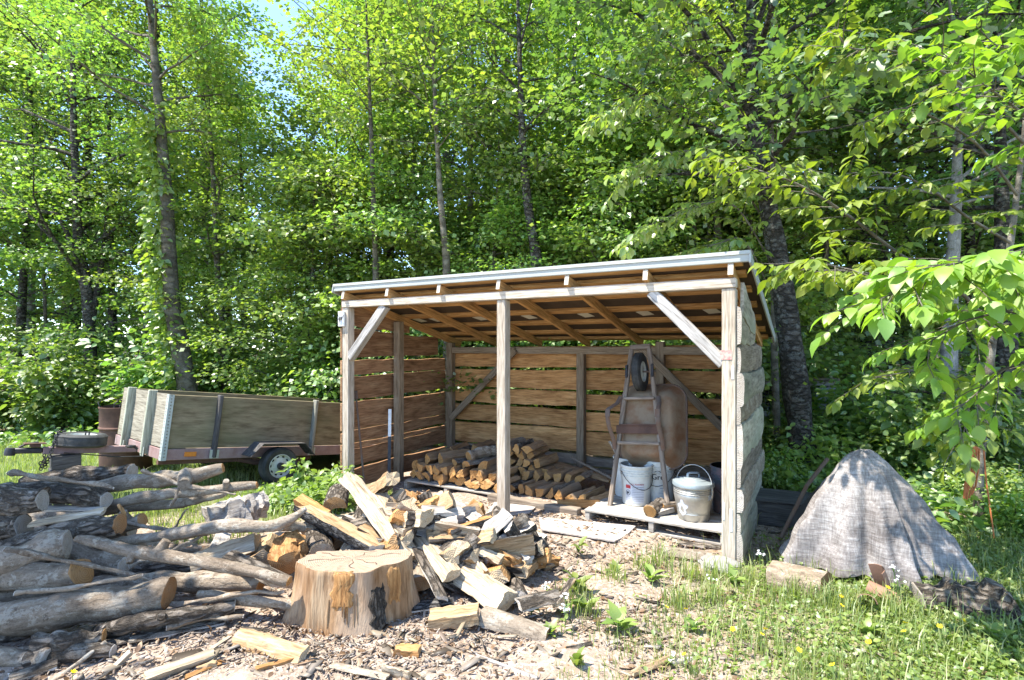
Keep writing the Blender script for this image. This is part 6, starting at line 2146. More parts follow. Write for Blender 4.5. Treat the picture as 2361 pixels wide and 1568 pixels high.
# ---- the rest of the woods: a few grown kinds, many standing trees
K_TALL = TreeMesh(41, 13.5, 0.16, 0.18, 3.0, 28, 6, 25, 0.092, None, 'bark_tree', 'leaf_mid', name='woodland_tree')
K_TALL2 = TreeMesh(42, 15.0, 0.18, 0.22, 3.2, 28, 6, 25, 0.092, None, 'bark_tree', 'leaf_bright', name='woodland_tree')
K_MAPLE = TreeMesh(43, 9.0, 0.085, 0.10, 2.3, 26, 6, 30, 0.075, None, 'bark_tan_tree', 'leaf_bright', name='young_maple', rise=0.3)
K_MID = TreeMesh(44, 11.0, 0.11, 0.12, 2.6, 28, 6, 30, 0.078, None, 'bark_tree', 'leaf_bright', name='young_maple')
K_LOW = TreeMesh(45, 5.5, 0.05, 0.06, 1.9, 22, 6, 30, 0.07, None, 'bark_tan_tree', 'leaf_mid', name='sapling', rise=0.25)
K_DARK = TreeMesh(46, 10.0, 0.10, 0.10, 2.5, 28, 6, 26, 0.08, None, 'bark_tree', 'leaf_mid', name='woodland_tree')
K_FRONT = TreeMesh(47, 4.8, 0.04, 0.05, 1.6, 22, 6, 30, 0.07, None, 'bark_tan_tree', 'leaf_bright', name='sapling', rise=0.3)
rw = random.Random(99)
GW = {
    'L': ('leafy tree in the crowded woods behind the trailer', 'trees behind the trailer'),
    'C': ('bright leafy tree in the crowded woods behind the shed', 'trees behind the shed'),
    'R': ('shaded leafy tree in the dark woods at the right', 'trees in the dark woods on the right'),
    'F': ('tall leafy tree deep in the woods whose top fills the skyline', 'tall trees deep in the woods'),
}


def put(kind, px, Y, sc, g):
    x = (px - CX) / F * Y
    lb, gr = GW[g]
    kind.place(lb, x, Y, rw.uniform(0, 6.28), sc, gr)


for px, Y, kd, sc in ((-60, 13.0, K_DARK, 1.0), (40, 12.6, K_MID, 0.9), (110, 12.4, K_LOW, 1.0), (270, 12.5, K_DARK, 0.9), (330, 11.4, K_LOW, 1.05), (520, 10.8, K_MAPLE, 0.85), (575, 11.8, K_MID, 0.66), (690, 10.6, K_LOW, 1.1), (745, 12.2, K_MAPLE, 0.8), (-160, 14.5, K_MID, 1.1), (170, 13.5, K_TALL, 0.85), (400, 12.8, K_MID, 1.0)):
    put(kd, px, Y, sc, 'L')
for px, Y, kd, sc in ((800, 10.4, K_MAPLE, 0.9), (900, 11.0, K_MID, 0.9), (960, 9.8, K_LOW, 1.1), (1080, 10.4, K_MAPLE, 1.0), (1140, 9.4, K_LOW, 1.0), (1290, 10.2, K_MAPLE, 1.05), (1360, 11.4, K_MID, 1.0), (1450, 9.6, K_LOW, 1.15), (1540, 10.6, K_MAPLE, 0.95), (1640, 9.6, K_LOW, 1.1), (1100, 12.6, K_MID, 1.1), (1480, 12.6, K_MID, 1.1), (1600, 8.2, K_LOW, 0.95)):
    put(kd, px, Y, sc, 'C')
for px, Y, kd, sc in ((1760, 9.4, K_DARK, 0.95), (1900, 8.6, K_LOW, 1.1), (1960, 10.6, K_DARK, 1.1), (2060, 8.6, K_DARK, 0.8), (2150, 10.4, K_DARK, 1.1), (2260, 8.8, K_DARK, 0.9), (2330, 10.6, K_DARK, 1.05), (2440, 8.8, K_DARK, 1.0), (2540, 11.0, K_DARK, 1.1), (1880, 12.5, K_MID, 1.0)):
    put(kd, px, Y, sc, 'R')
for px, Y, kd, sc in ((-120, 17, K_TALL, 1.05), (60, 18, K_TALL2, 0.95), (240, 17, K_TALL, 1.0), (420, 18.5, K_TALL2, 1.0), (540, 16.5, K_TALL, 0.80), (830, 16, K_TALL2, 0.95), (880, 19, K_TALL, 1.15), (900, 17.5, K_TALL2, 0.95), (1060, 16.5, K_TALL, 1.08), (1180, 18.5, K_TALL2, 1.05), (1330, 17, K_TALL, 1.1), (1440, 19, K_TALL2, 1.1), (1560, 17, K_TALL, 1.05), (1720, 16, K_TALL2, 1.0), (1850, 18, K_TALL, 1.15), (2000, 16.5, K_TALL, 1.1), (2140, 17.5, K_TALL, 1.1), (2300, 16.5, K_TALL, 1.1), (2460, 18, K_TALL, 1.1), (150, 23, K_TALL2, 1.15), (480, 23, K_TALL, 0.95), (860, 23, K_TALL2, 1.05), (1250, 24, K_TALL, 1.2), (1620, 23, K_TALL2, 1.2), (1900, 23, K_TALL, 1.3), (2200, 23, K_TALL2, 1.3), (2480, 22, K_TALL, 1.3), (-60, 24, K_TALL, 1.25)):
    put(kd, px, Y, sc, 'F')
for i, px in enumerate((690, 745, 810, 890, 1010, 1090, 1190, 1320, 1410, 1500, 1590, 1690, 1790)):
    Y = (9.7 if px < 1150 else 9.2) + 0.35 * (i % 3)
    x = (px - CX) / F * Y
    K_FRONT.place('bushy bright sapling at the front edge of the woods', x, Y, rw.uniform(0, 6.28), rw.uniform(0.8, 1.1), 'saplings at the front edge of the woods')
for px, Y, sc in ((1260, 9.5, 1.0), (1370, 8.95, 1.05), (1480, 8.6, 1.0), (1590, 8.3, 1.05), (1690, 8.0, 1.0)):
    K_FRONT.place('bushy bright sapling close behind the back wall of the shed', (px - CX) / F * Y, Y, rw.uniform(0, 6.28), sc, 'saplings close behind the shed')
# a tree out of frame on the left whose crown dapples the log pile
shade = TreeMesh(51, 5.7, 0.08, 0.55, 1.0, 18, 5, 14, 0.12, None, 'bark_tan_tree', 'leaf_mid', name='young_maple')
shade.place('young tree left of the log pile throwing dappled shade on it', -5.45, 2.75, 0.4)

# ---- distant woods: one mass of trunks and leaves nobody could count
rD = np.random.default_rng(8)
n = 30000
ang = rD.uniform(-0.98, 0.98, n)
dist = rD.uniform(27, 36, n)
zz = 12.5 * rD.random(n) ** 1.0
cen = np.stack([np.sin(ang) * dist * 1.25, np.cos(ang) * dist, zz + 0.3], 1)
# break it into crowns
ph = np.sin(ang * 41) + np.sin(ang * 17 + 2)
keep = zz < 8.5 + 2.3 * ph + rD.normal(0, 0.7, n)
cen = cen[keep]
n = len(cen)
nrm = norm(np.stack([rD.normal(0, 0.6, n), rD.normal(0, 0.6, n), np.ones(n)], 1))
dv = rD.normal(0, 1, (n, 3)) * np.array([1, 1, 0.4])
parts = [leaves(cen, dv, nrm, rD.uniform(0.35, 0.75, n), 1.0, T_RHOMB)]
dw = link('distant_woods', quads_mesh('distant_woods', parts, 'leaf_mid'))
dw['kind'] = 'stuff'

# ------------------------------------------------------------------ shrubs along the edge of the woods


def shrub_mesh(seed, w_, h_, n_, leaf, tm, mt, stems=7):
    rng = np.random.default_rng(seed)
    C, D = [], []
    mb = MB()
    for k in range(stems):
        a = rng.uniform(0, 6.28)
        top = np.array([math.cos(a) * w_ * rng.uniform(0.2, 0.9), math.sin(a) * w_ * rng.uniform(0.2, 0.9), h_ * rng.uniform(0.6, 1.05)])
        pts = [np.array([math.cos(a) * 0.05, math.sin(a) * 0.05, -0.05])]
        for j in range(1, 6):
            f = j / 5
            pts.append(np.array([top[0] * f ** 1.3, top[1] * f ** 1.3, top[2] * f]) + rng.normal(0, 0.02, 3))
        mb.tube([Vector(p) for p in pts], [0.012, 0.01, 0.008, 0.006, 0.004, 0.003], 5, cap=False)
        for j in range(n_):
            f = rng.uniform(0.25, 1.0) * 5
            i = min(int(f), 4)
            p = pts[i] + (pts[i + 1] - pts[i]) * (f - i) + rng.normal(0, 1, 3) * np.array([0.16, 0.16, 0.10]) * w_
            C.append(p)
            D.append(p * np.array([1, 1, 0.2]))
    V1 = cluster_leaves(np.array(C), np.array(D), 9, 0.09, rng, leaf, tm, 0.5, 0.6, 1.0, 0.3)
    return mb, quads_mesh('foliage', [V1], mt)


SH = [shrub_mesh(1, 0.75, 1.1, 22, 0.095, T_OVAL, 'leaf_mid'), shrub_mesh(2, 0.65, 0.75, 20, 0.075, T_OVAL, 'leaf_bright'), shrub_mesh(3, 0.9, 1.6, 26, 0.10, T_OVAL, 'leaf_mid')]
SHD = [None] * 3


def shrub(k, px, Y, sc, label, group, x=None):
    x = (px - CX) / F * Y if x is None else x
    M = Matrix.Translation((x, Y, gz(x, Y))) @ Matrix.Rotation(rw.uniform(0, 6.28), 4, 'Z') @ Matrix.Diagonal((sc, sc, sc, 1))
    o = empty('shrub', (0, 0, 0), label, 'shrub', group, M)
    if SHD[k] is None:
        SHD[k] = SH[k][0].build('stem', 'bark_tan_tree', o).data
    else:
        link('stem', SHD[k], o)
    link('foliage', SH[k][1], o)


for i in range(15):
    px = -90 + i * 62
    shrub((0, 2, 1, 2)[i % 4], px + rw.uniform(-20, 20), 9.6 + rw.uniform(-0.3, 1.2), rw.uniform(0.8, 1.2), 'green shrub in the thicket at the edge of the woods behind the trailer', 'shrubs behind the trailer')
for i in range(10):
    px = 780 + i * 105
    shrub((2, 0, 1)[i % 3], px, 9.0 + rw.uniform(-0.4, 0.8), rw.uniform(0.9, 1.3), 'green shrub seen through the gaps of the shed walls', 'shrubs behind the shed')
for i in range(16):
    px = 1800 + i * 48
    shrub((0, 2, 1)[i % 3], px, (6.9, 7.8, 6.2, 8.6)[i % 4] + rw.uniform(-0.2, 0.3), rw.uniform(0.6, 1.0), 'low shaded shrub under the trees right of the shed', 'shrubs right of the shed')
for i, (px, Y, sc) in enumerate(((1775, 6.2, 0.62), (1790, 5.9, 0.5), (2270, 5.4, 0.5), (2330, 5.0, 0.6), (2200, 5.8, 0.5), (2370, 4.5, 0.55))):
    shrub(1, px, Y, sc, ('leafy bush close behind the right shed wall', 'small bush at the rear corner of the shed', 'low leafy bush at the foot of the pale trunk', 'bush at the right edge behind the cord', 'small bush right behind the cloth-covered heap', 'leafy bush at the right border of the grass')[i], None)

# creeper and weeds by the trailer wheel
rV = np.random.default_rng(14)
C = []
for k in range(900):
    px, py = rV.uniform(600, 800), 0
    Y = rV.uniform(5.25, 6.15)
    x = (px - CX) / F * Y
    t_ = (px - 600) / 200
    h = 0.03 + 0.26 * rV.random() * t_ ** 1.2
    if (x + 3.51) * 0.777 - (Y - 5.5) * 0.63 < 0.42:
        continue
    C.append([x, Y, gz(x, Y) + h])
for k in range(14):
    C.append([W(698 - k * 0.9 + rV.uniform(-3, 3), 0, 5.75).x, 5.75, 0.12 + 0.022 * k])
C = np.array(C)
V1 = cluster_leaves(C, rV.normal(0, 1, C.shape), 7, 0.055, rV, 0.062, T_OVAL, 0.6, 0.6, 1.1)
ve = link('creeper_weeds', quads_mesh('creeper_weeds', [V1], 'leaf_weed'))
ve['kind'] = 'stuff'

# forest floor: low plants
n = 9000
xs, ys = rV.uniform(-12, 12, n), rV.uniform(8.2, 15, n)
right = rV.random(n) < 0.35
xs = np.where(right, rV.uniform(2.9, 7.5, n), xs)
ys = np.where(right, rV.uniform(4.6, 8.5, n), ys)
C = np.stack([xs, ys, np.vectorize(gz)(xs, ys) + rV.uniform(0.03, 0.22, n)], 1)
fl = link('undergrowth', quads_mesh('undergrowth', [cluster_leaves(C, rV.normal(0, 1, C.shape), 5, 0.09, rV, 0.085, T_OVAL, 0.5, 0.5, 1.0)], 'leaf_mid'))
fl['kind'] = 'stuff'

# ------------------------------------------------------------------ leafy branches hanging in from the right (dogwood sapling)


class Spray:
    def __init__(self, seed):
        self.rng = np.random.default_rng(seed)
        self.mb = MB()
        self.c, self.d, self.n, self.s = [], [], [], []

    def twig_leaves(self, pts, size, step=0.047, droop=0.55, start=0.25):
        rng = self.rng
        pts = [np.array(p, float) for p in pts]
        seg = [np.linalg.norm(b_ - a_) for a_, b_ in zip(pts, pts[1:])]
        L = sum(seg)
        x = L * start
        side = 1
        while x <= L + 1e-6:
            acc = 0
            for (a_, b_), l in zip(zip(pts, pts[1:]), seg):
                if x <= acc + l + 1e-6:
                    p = a_ + (b_ - a_) * (x - acc) / l
                    d = (b_ - a_) / l
                    break
                acc += l
            sv = np.cross(d, [0, 0, 1])
            sv = sv / (np.linalg.norm(sv) + 1e-9)
            for sg_ in (1, -1):
                dv_ = d * 0.55 + sv * sg_ * 0.9 + np.array([0, 0, -droop]) + rng.normal(0, 0.28, 3)
                dv_ /= np.linalg.norm(dv_)
                self.c.append(p + dv_ * 0.018)
                self.d.append(dv_)
                nn_ = np.array([0, 0, 1.0]) + sv * sg_ * 0.25 + rng.normal(0, 0.33, 3)
                self.n.append(nn_)
                self.s.append(size * rng.uniform(0.45, 1.22))
            x += step * rng.uniform(0.7, 1.4)
        dv_ = d + np.array([0, 0, -droop * 0.8])
        self.c.append(pts[-1])
        self.d.append(dv_)
        self.n.append(np.array([0, 0, 1.0]) + rng.normal(0, 0.3, 3))
        self.s.append(size * 1.15)

    def branch(self, pts, r, size=0.10, every=0.11, tw=(0.18, 0.38), f0=0.15, droop=0.55):
        rng = self.rng
        pts = [Vector(p) for p in pts]
        dense = []
        m = len(pts) - 1
        for i in range(m * 6 + 1):
            f = i / 6
            j = min(int(f), m - 1)
            u = f - j
            a_, b_, c_, d_ = pts[max(j - 1, 0)], pts[j], pts[j + 1], pts[min(j + 2, m)]
            dense.append(0.5 * ((2 * b_) + (c_ - a_) * u + (2 * a_ - 5 * b_ + 4 * c_ - d_) * u * u + (3 * b_ - a_ - 3 * c_ + d_) * u ** 3))
        N_ = len(dense)
        self.mb.tube(dense, [r * (1 - 0.8 * i / N_) for i in range(N_)], 7)
        L = sum((b_ - a_).length for a_, b_ in zip(dense, dense[1:]))
        x, k = L * f0, 0
        while x < L:
            f = x / L * (N_ - 1)
            i = min(int(f), N_ - 2)
            p = dense[i].lerp(dense[i + 1], f - i)
            d = (dense[i + 1] - dense[i]).normalized()
            sv = d.cross(Vector((0, 0, 1))).normalized() * (1 if k % 2 else -1)
            dd = (d * 0.7 + sv * rng.uniform(0.5, 1.0) + Vector((0, 0, rng.uniform(-0.25, 0.3)))).normalized()
            l = rng.uniform(*tw)
            tp_ = [p]
            for q in range(3):
                dd = (dd + Vector((0, 0, -0.10)) + Vector(rng.normal(0, 0.1, 3))).normalized()
                tp_.append(tp_[-1] + dd * l / 3)
            self.mb.tube(tp_, [0.0035, 0.003, 0.0025, 0.002], 5, cap=False)
            self.twig_leaves(tp_, size, droop=droop)
            x += every * rng.uniform(0.7, 1.3)
            k += 1
        self.twig_leaves([dense[-4], dense[-1]], size, droop=droop)

    def finish(self, name, label, base, group=None, leafm='leaf_lime', barkm='bark_tan_tree', wide=0.98):
        o = empty(name, base, label, 'tree', group)
        bx_ = np.array(base)
        M = Matrix.Translation(-Vector(base))
        mb = MB()
        mb.add([M @ Vector(p) for p in self.mb.v], self.mb.f)
        mb.build('trunk', barkm, o, smooth=60)
        V1 = leaves(np.array(self.c) - bx_, np.array(self.d), norm(np.array(self.n)), np.array(self.s), wide, T_OVAL)
        link('crown', quads_mesh('crown', [V1], leafm, True), o)
        return o


# sapling 1: pale thin stem right of the heap, its boughs reaching towards the camera and the shed
s1 = Spray(1)
foot = W(2258, 1212, 4.75)
foot.z = gz(foot.x, foot.y)
s1.mb.tube([foot - Vector((0, 0, 0.05)), W(2256, 1100, 4.75), W(2268, 960, 4.7), W(2290, 780, 4.6), W(2330, 560, 4.5), W(2360, 330, 4.4), W(2380, 60, 4.3)], [0.045, 0.038, 0.033, 0.028, 0.024, 0.018, 0.01], 9)
s1.branch([W(2292, 760, 4.6), W(2200, 660, 4.2), W(2080, 590, 3.9), W(1960, 500, 3.75), W(1850, 430, 3.7), W(1740, 390, 3.75), W(1650, 365, 3.8)], 0.016, 0.088, 0.09)
s1.branch([W(2330, 560, 4.5), W(2230, 500, 4.1), W(2150, 440, 3.9), W(2060, 400, 3.8), W(1950, 400, 3.7)], 0.013, 0.088, 0.12)
s1.branch([W(2290, 790, 4.6), W(2180, 720, 4.0), W(2060, 650, 3.5), W(1950, 620, 3.2), W(1860, 600, 3.1)], 0.014, 0.088, 0.09)
s1.branch([W(2268, 960, 4.7), W(2220, 880, 4.3), W(2140, 850, 4.0), W(2080, 860, 3.9), W(2010, 870, 3.8)], 0.010, 0.086, 0.12)
s1.branch([W(2275, 900, 4.65), W(2290, 860, 4.2), W(2250, 900, 3.9), W(2230, 960, 3.8), W(2220, 1010, 3.8)], 0.010, 0.09, 0.10)
s1.branch([W(2360, 330, 4.4), W(2270, 240, 4.0), W(2180, 170, 3.7), W(2070, 120, 3.5), W(1960, 110, 3.4), W(1925, 60, 3.4)], 0.013, 0.088, 0.10)
s1.branch([W(2345, 450, 4.4), W(2260, 340, 4.1), W(2170, 280, 3.9), W(2080, 250, 3.8), W(1980, 290, 3.7)], 0.012, 0.086, 0.12)
s1.finish('dogwood_sapling', 'sapling with thin pale stem and broad lime-green leaves reaching over the shed roof', foot)

# sapling 2: nearer boughs from beyond the right edge of the frame
s2 = Spray(2)
foot = Vector((3.75, 3.1, gz(3.75, 3.1)))
s2.mb.tube([foot - Vector((0, 0, 0.05)), foot + Vector((0.02, 0.02, 0.8)), foot + Vector((0.0, -0.02, 1.7)), foot + Vector((0.05, 0.0, 2.6)), foot + Vector((0.0, 0.05, 3.6))], [0.04, 0.034, 0.028, 0.02, 0.008], 9)
tp0 = foot + Vector((0.0, -0.02, 1.75))
s2.branch([tp0, W(2420, 660, 2.95), W(2330, 620, 2.85), W(2220, 630, 2.75), W(2120, 650, 2.7), W(2030, 690, 2.65)], 0.014, 0.102, 0.075)
s2.branch([tp0 + Vector((0, 0, -0.15)), W(2430, 740, 3.0), W(2330, 720, 2.95), W(2230, 740, 2.9), W(2140, 790, 2.9)], 0.012, 0.098, 0.08)
s2.branch([tp0 + Vector((0, 0, 0.1)), W(2440, 600, 2.7), W(2360, 580, 2.6), W(2280, 600, 2.55), W(2180, 610, 2.5)], 0.012, 0.102, 0.075)
s2.branch([tp0 + Vector((0, 0, -0.3)), W(2440, 850, 3.1), W(2340, 840, 3.1), W(2260, 900, 3.1), W(2190, 960, 3.1)], 0.010, 0.098, 0.10)
s2.branch([foot + Vector((0.05, 0, 2.6)), W(2420, 300, 3.0), W(2330, 240, 2.95), W(2250, 180, 2.9), W(2170, 120, 2.9)], 0.010, 0.095, 0.10)
s2.branch([foot + Vector((0.05, 0, 2.7)), W(2440, 130, 3.1), W(2380, 90, 3.1), W(2310, 110, 3.1), W(2250, 60, 3.1)], 0.010, 0.095, 0.12)
s2.finish('dogwood_sapling', 'near sapling whose broad sunlit leaves hang in from the right edge of the photo', foot)

# sapling 3: maple behind the right end of the shed
s3 = Spray(3)
foot = Vector((3.45, 7.0, gz(3.45, 7.0)))
s3.mb.tube([foot, foot + Vector((-0.05, 0, 1.5)), foot + Vector((-0.1, -0.1, 3.2)), foot + Vector((-0.2, -0.2, 5.0)), foot + Vector((-0.2, -0.3, 6.2))], [0.05, 0.045, 0.035, 0.02, 0.008], 9)
for k, (z0, pts) in enumerate(((2.6, [(1700, 480, 6.4), (1620, 470, 6.2), (1540, 500, 6.1), (1460, 540, 6.1)]), (3.0, [(1690, 400, 6.3), (1600, 350, 6.1), (1520, 360, 6.0), (1440, 400, 6.0)]), (3.4, [(1660, 300, 6.2), (1560, 240, 6.0), (1480, 220, 5.9), (1400, 260, 5.9)]), (2.2, [(1720, 560, 6.4), (1660, 560, 6.2), (1590, 590, 6.1)]), (3.9, [(1660, 180, 6.3), (1580, 110, 6.1), (1490, 90, 6.0)]), (4.3, [(1700, 110, 6.3), (1640, 40, 6.2), (1540, 0, 6.1)]), (2.9, [(1780, 420, 6.3), (1840, 380, 6.0), (1880, 400, 5.8)]), (3.6, [(1800, 240, 6.3), (1860, 200, 6.0), (1900, 220, 5.8)]))):
    s3.branch([foot + Vector((-0.1, -0.1, z0))] + [W(*q) for q in pts], 0.012, 0.105, 0.10, (0.25, 0.5))
s3.finish('young_maple', 'young maple with large drooping leaves above the right end of the shed roof', foot, None, 'leaf_bright')

# ------------------------------------------------------------------ grass, weeds and flowers
rG = np.random.default_rng(31)


def blades(xs, ys, h, name, mat='grass_blade', lean=0.35, wd=0.0035):
    n_ = len(xs)
    z = np.vectorize(gz)(xs, ys)
    a = rG.uniform(0, 2 * PI, n_)
    ln_ = np.abs(rG.normal(0, lean, n_)) + 0.08
    dx, dy = np.cos(a) * ln_, np.sin(a) * ln_
    wv = np.stack([-np.sin(a), np.cos(a), np.zeros(n_)], 1) * (wd * rG.uniform(0.7, 1.4, n_))[:, None]
    b0 = np.stack([xs, ys, z - 0.005], 1)
    m = b0 + np.stack([dx * 0.35, dy * 0.35, np.ones(n_) * 0.62], 1) * h[:, None]
    tp_ = b0 + np.stack([dx, dy, np.ones(n_) * (1 - 0.25 * ln_)], 1) * h[:, None]
    V = np.stack([b0 - wv, b0 + wv, m + wv * 0.8, m - wv * 0.8, tp_], 1).reshape(-1, 3)
    base_ = (np.arange(n_) * 5)[:, None]
    Fz = np.concatenate([base_ + np.array([[0, 1, 2, 3]]), base_ + np.array([[3, 2, 4, 4]])])
    o = link(name, quads_mesh(name, [(V, Fz)], mat))
    o['kind'] = 'stuff'
    return o


# lawn behind the log pile
n = 52000
xs, ys = rG.uniform(-9, -1.3, n), 4.3 + 5.2 * rG.random(n) ** 1.3
k_ = (ys > 4.7 + 0.35 * np.sin(xs * 3)) & (xs < -1.5 - 0.22 * np.sin(ys * 4)) & ~((xs > -2.9) & (ys > 6.2))
xs, ys = xs[k_], ys[k_]
pat = np.sin(xs * 5.1) * np.sin(ys * 4.3) + rG.normal(0, 0.5, len(xs))
blades(xs, ys, np.where(pat > 0.6, 0.15, 0.06) * rG.uniform(0.6, 1.3, len(xs)), 'grass', wd=0.0035)
# rough grass and weeds at the lower right
n = 60000
xs, ys = rG.uniform(0.2, 4.4, n), rG.uniform(2.35, 5.2, n)
dens = 1 / (1 + np.exp(-(xs - 1.15 - 0.35 * (ys - 3.2)) * 2.6)) * 1 / (1 + np.exp((ys - 4.05 - 0.4 * (xs - 2.2)) * 5))
dens *= 0.35 + 0.65 * (np.sin(xs * 4.3 + 1) * np.sin(ys * 5.7) + np.sin(xs * 9 + ys * 7) * 0.5 > -0.15)
k_ = rG.random(n) < dens * 0.95
xs, ys = xs[k_], ys[k_]
h = np.where(rG.random(len(xs)) < 0.10, 0.17, 0.07) * rG.uniform(0.5, 1.3, len(xs))
blades(xs, ys, h, 'grass', wd=0.0026)
# tufts
tx, ty = [], []
for px, py, q in ((1490, 1310, 70), (1530, 1300, 60), (1420, 1345, 60), (1590, 1330, 60), (1340, 1415, 40), (1330, 1385, 50), (1560, 1400, 90), (1640, 1390, 90), (1725, 1340, 60), (1640, 1340, 60), (1840, 1380, 120), (1890, 1400, 120), (1960, 1410, 120), (2060, 1420, 120), (380, 1180, 80), (430, 1180, 80), (560, 1170, 80), (620, 1160, 90), (650, 1180, 90), (345, 1190, 60)):
    p = Gp(px, py)
    tx += list(p.x + rG.normal(0, 0.05, q))
    ty += list(p.y + rG.normal(0, 0.05, q))
tx, ty = np.array(tx), np.array(ty)
blades(tx, ty, 0.17 * rG.uniform(0.5, 1.25, len(tx)), 'grass', lean=0.45, wd=0.003)
# clover-like ground cover
n = 26000
xs, ys = rG.uniform(0.6, 4.4, n), rG.uniform(2.35, 4.9, n)
dens = 1 / (1 + np.exp(-(xs - 1.5 - 0.35 * (ys - 3.2)) * 2.6)) * 1 / (1 + np.exp((ys - 4.0 - 0.5 * (xs - 2.2)) * 5))
k_ = rG.random(n) < dens * np.clip(0.25 + 0.35 * (xs - 0.8), 0.2, 0.95)
xs, ys = xs[k_], ys[k_]
n = len(xs)
C = np.stack([xs, ys, np.vectorize(gz)(xs, ys) + 0.012 + 0.05 * rG.random(n) ** 2], 1)
cl = link('ground_cover', quads_mesh('ground_cover', [cluster_leaves(C, rG.normal(0, 1, C.shape), 3, 0.022, rG, 0.026, T_OVAL, 0.3, 0.35, 1.1, 0.05)], 'leaf_weed'))
cl['kind'] = 'stuff'
# dry leaves
n = 2600
xs, ys = rG.uniform(-3.2, 3.2, n), rG.uniform(2.4, 5.6, n)
k_ = ~((xs < -1.5) & (ys > 4.3))
xs, ys = xs[k_], ys[k_]
n = len(xs)
C = np.stack([xs, ys, np.vectorize(gz)(xs, ys) + 0.014], 1)
dl = link('dry_leaves', quads_mesh('dry_leaves', [leaves(C, rG.normal(0, 1, (n, 3)) * np.array([1, 1, 0.25]), norm(np.stack([rG.normal(0, 0.35, n), rG.normal(0, 0.35, n), np.ones(n)], 1)), rG.uniform(0.02, 0.05, n), 1.0, T_OVAL)], 'leaf_dry'))
dl['kind'] = 'stuff'

# broad-leaved weeds, each a plant
WE = [(1330, 1372, 12, 0.13, 'tall broad-leaved weed beside the slim bark piece'), (1352, 1412, 10, 0.10, 'leafy weed growing below the tall broad-leaved weed'), (1335, 1280, 9, 0.085, 'pale green seedling standing alone on the litter before the panel'), (1425, 1455, 9, 0.12, 'plantain-like weed with two upright leaves in the bare ground'),
      (1500, 1345, 10, 0.10, 'light green rosette weed left of the grass patch'), (1420, 1330, 8, 0.10, 'narrow-leaved green weed on the bare ground before the post'), (1330, 1545, 9, 0.08, 'small leafy weed at the bottom centre edge'), (1270, 1470, 8, 0.07, 'little weed beside the lichen-grey half log'), (1225, 1420, 6, 0.09, 'single green weed behind the lichen-grey half log'),
      (1690, 1350, 10, 0.10, 'low weed at the foot of the pale rock'), (1770, 1330, 10, 0.10, 'broad weed by the rear of the half-round log'), (2000, 1470, 10, 0.09, 'low weed among the buttercups in the middle of the grass'), (2290, 1480, 10, 0.11, 'leafy weed at the right edge below the gnarled log'), (1600, 1460, 10, 0.08, 'rosette weed on the grass near two yellow flowers')]
for k, (px, py, nl, sz, lb) in enumerate(WE):
    p = Gp(px, py)
    rng = np.random.default_rng(700 + k)
    az = np.arange(nl) * 2.4 + rng.normal(0, 0.2, nl)
    el = rng.uniform(0.35, 1.25, nl)
    hh = rng.uniform(0.0, 0.09, nl) * (1.3 if k in (0, 2) else 0.6)
    d = np.stack([np.cos(az) * np.cos(el), np.sin(az) * np.cos(el), np.sin(el)], 1)
    cen = np.stack([np.zeros(nl), np.zeros(nl), hh], 1)
    nr = np.stack([-np.cos(az) * np.sin(el), -np.sin(az) * np.sin(el), np.cos(el)], 1)
    o = empty('broadleaf_weed', p, lb, 'weed', 'broad-leaved weeds')
    link('foliage', quads_mesh('foliage', [leaves(cen, d, nr, sz * rng.uniform(0.6, 1.2, nl), 0.9, T_OVAL)], 'leaf_weed', True), o)
    MB().tube([(0, 0, -0.02), (0, 0, max(hh) + 0.01)], 0.004, 6).build('stem', 'stem_green', o)

# buttercups: petals and stem, copied
FL = [(1940, 1375, 'highest buttercup left of the pleat of the grey cloth'), (1940, 1397, 'buttercup just beneath the highest one before the cloth'), (2087, 1437, 'upper one of two buttercups below the gnarled log'), (2085, 1457, 'lower one of two buttercups below the gnarled log'), (2003, 1482, 'lone buttercup in the middle of the grass'), (1842, 1500, 'large buttercup near the bottom of the grass'), (1756, 1463, 'left one of a pair of buttercups in the grass'), (1764, 1452, 'right one of a pair of buttercups in the grass'), (1920, 1535, 'lowest buttercup near the bottom edge'), (2167, 1445, 'buttercup directly under the gnarled grey log'), (2220, 1430, 'buttercup before the right end of the gnarled log'), (1537, 1401, 'buttercup on sparse grass farthest to the left'), (1582, 1405, 'orange-tinged buttercup beside the leftmost one'), (1578, 1510, 'buttercup beside the brown stub of kindling'), (1690, 1452, 'small buttercup left of the pair'), (2046, 1355, 'small yellow flower against the grey cloth'), (168, 1550, 'yellow flower in the shade at the lower left')]
pet = MB()
for k in range(5):
    a = 2 * PI * k / 5
    Mx = Matrix.Rotation(a, 4, 'Z')
    pet.add([Mx @ Vector(q) for q in ((0.001, 0, 0), (0.007, -0.006, 0.003), (0.0135, -0.004, 0.007), (0.0135, 0.004, 0.007), (0.007, 0.006, 0.003))], [(0, 1, 2, 3, 4)])
pet.lathe([(0.003, 0.001), (0.003, 0.004), (0.0005, 0.005)], 8)
proto = None
for k, (px, py, lb) in enumerate(FL):
    hgt = 0.10 + 0.06 * ((k * 37) % 10) / 10
    p = Gp(px, py, hgt)
    M = Matrix.Translation((p.x, p.y, gz(p.x, p.y))) @ Matrix.Diagonal((1, 1, hgt / 0.12, 1))
    if proto is None:
        proto = empty('buttercup', (0, 0, 0), lb, 'flower', 'yellow buttercups', M)
        MB().tube([(0, 0, -0.01), (0.006, 0.004, 0.06), (0, 0, 0.12)], 0.0016, 5).build('stem', 'stem_green', proto)
        q = pet.build('petals', 'petal_yellow', proto, Matrix.Translation((0, 0, 0.12)) @ Matrix.Rotation(0.5, 4, 'X'))
    else:
        dup(proto, M @ Matrix.Rotation(k * 1.3, 4, 'Z'), lb)
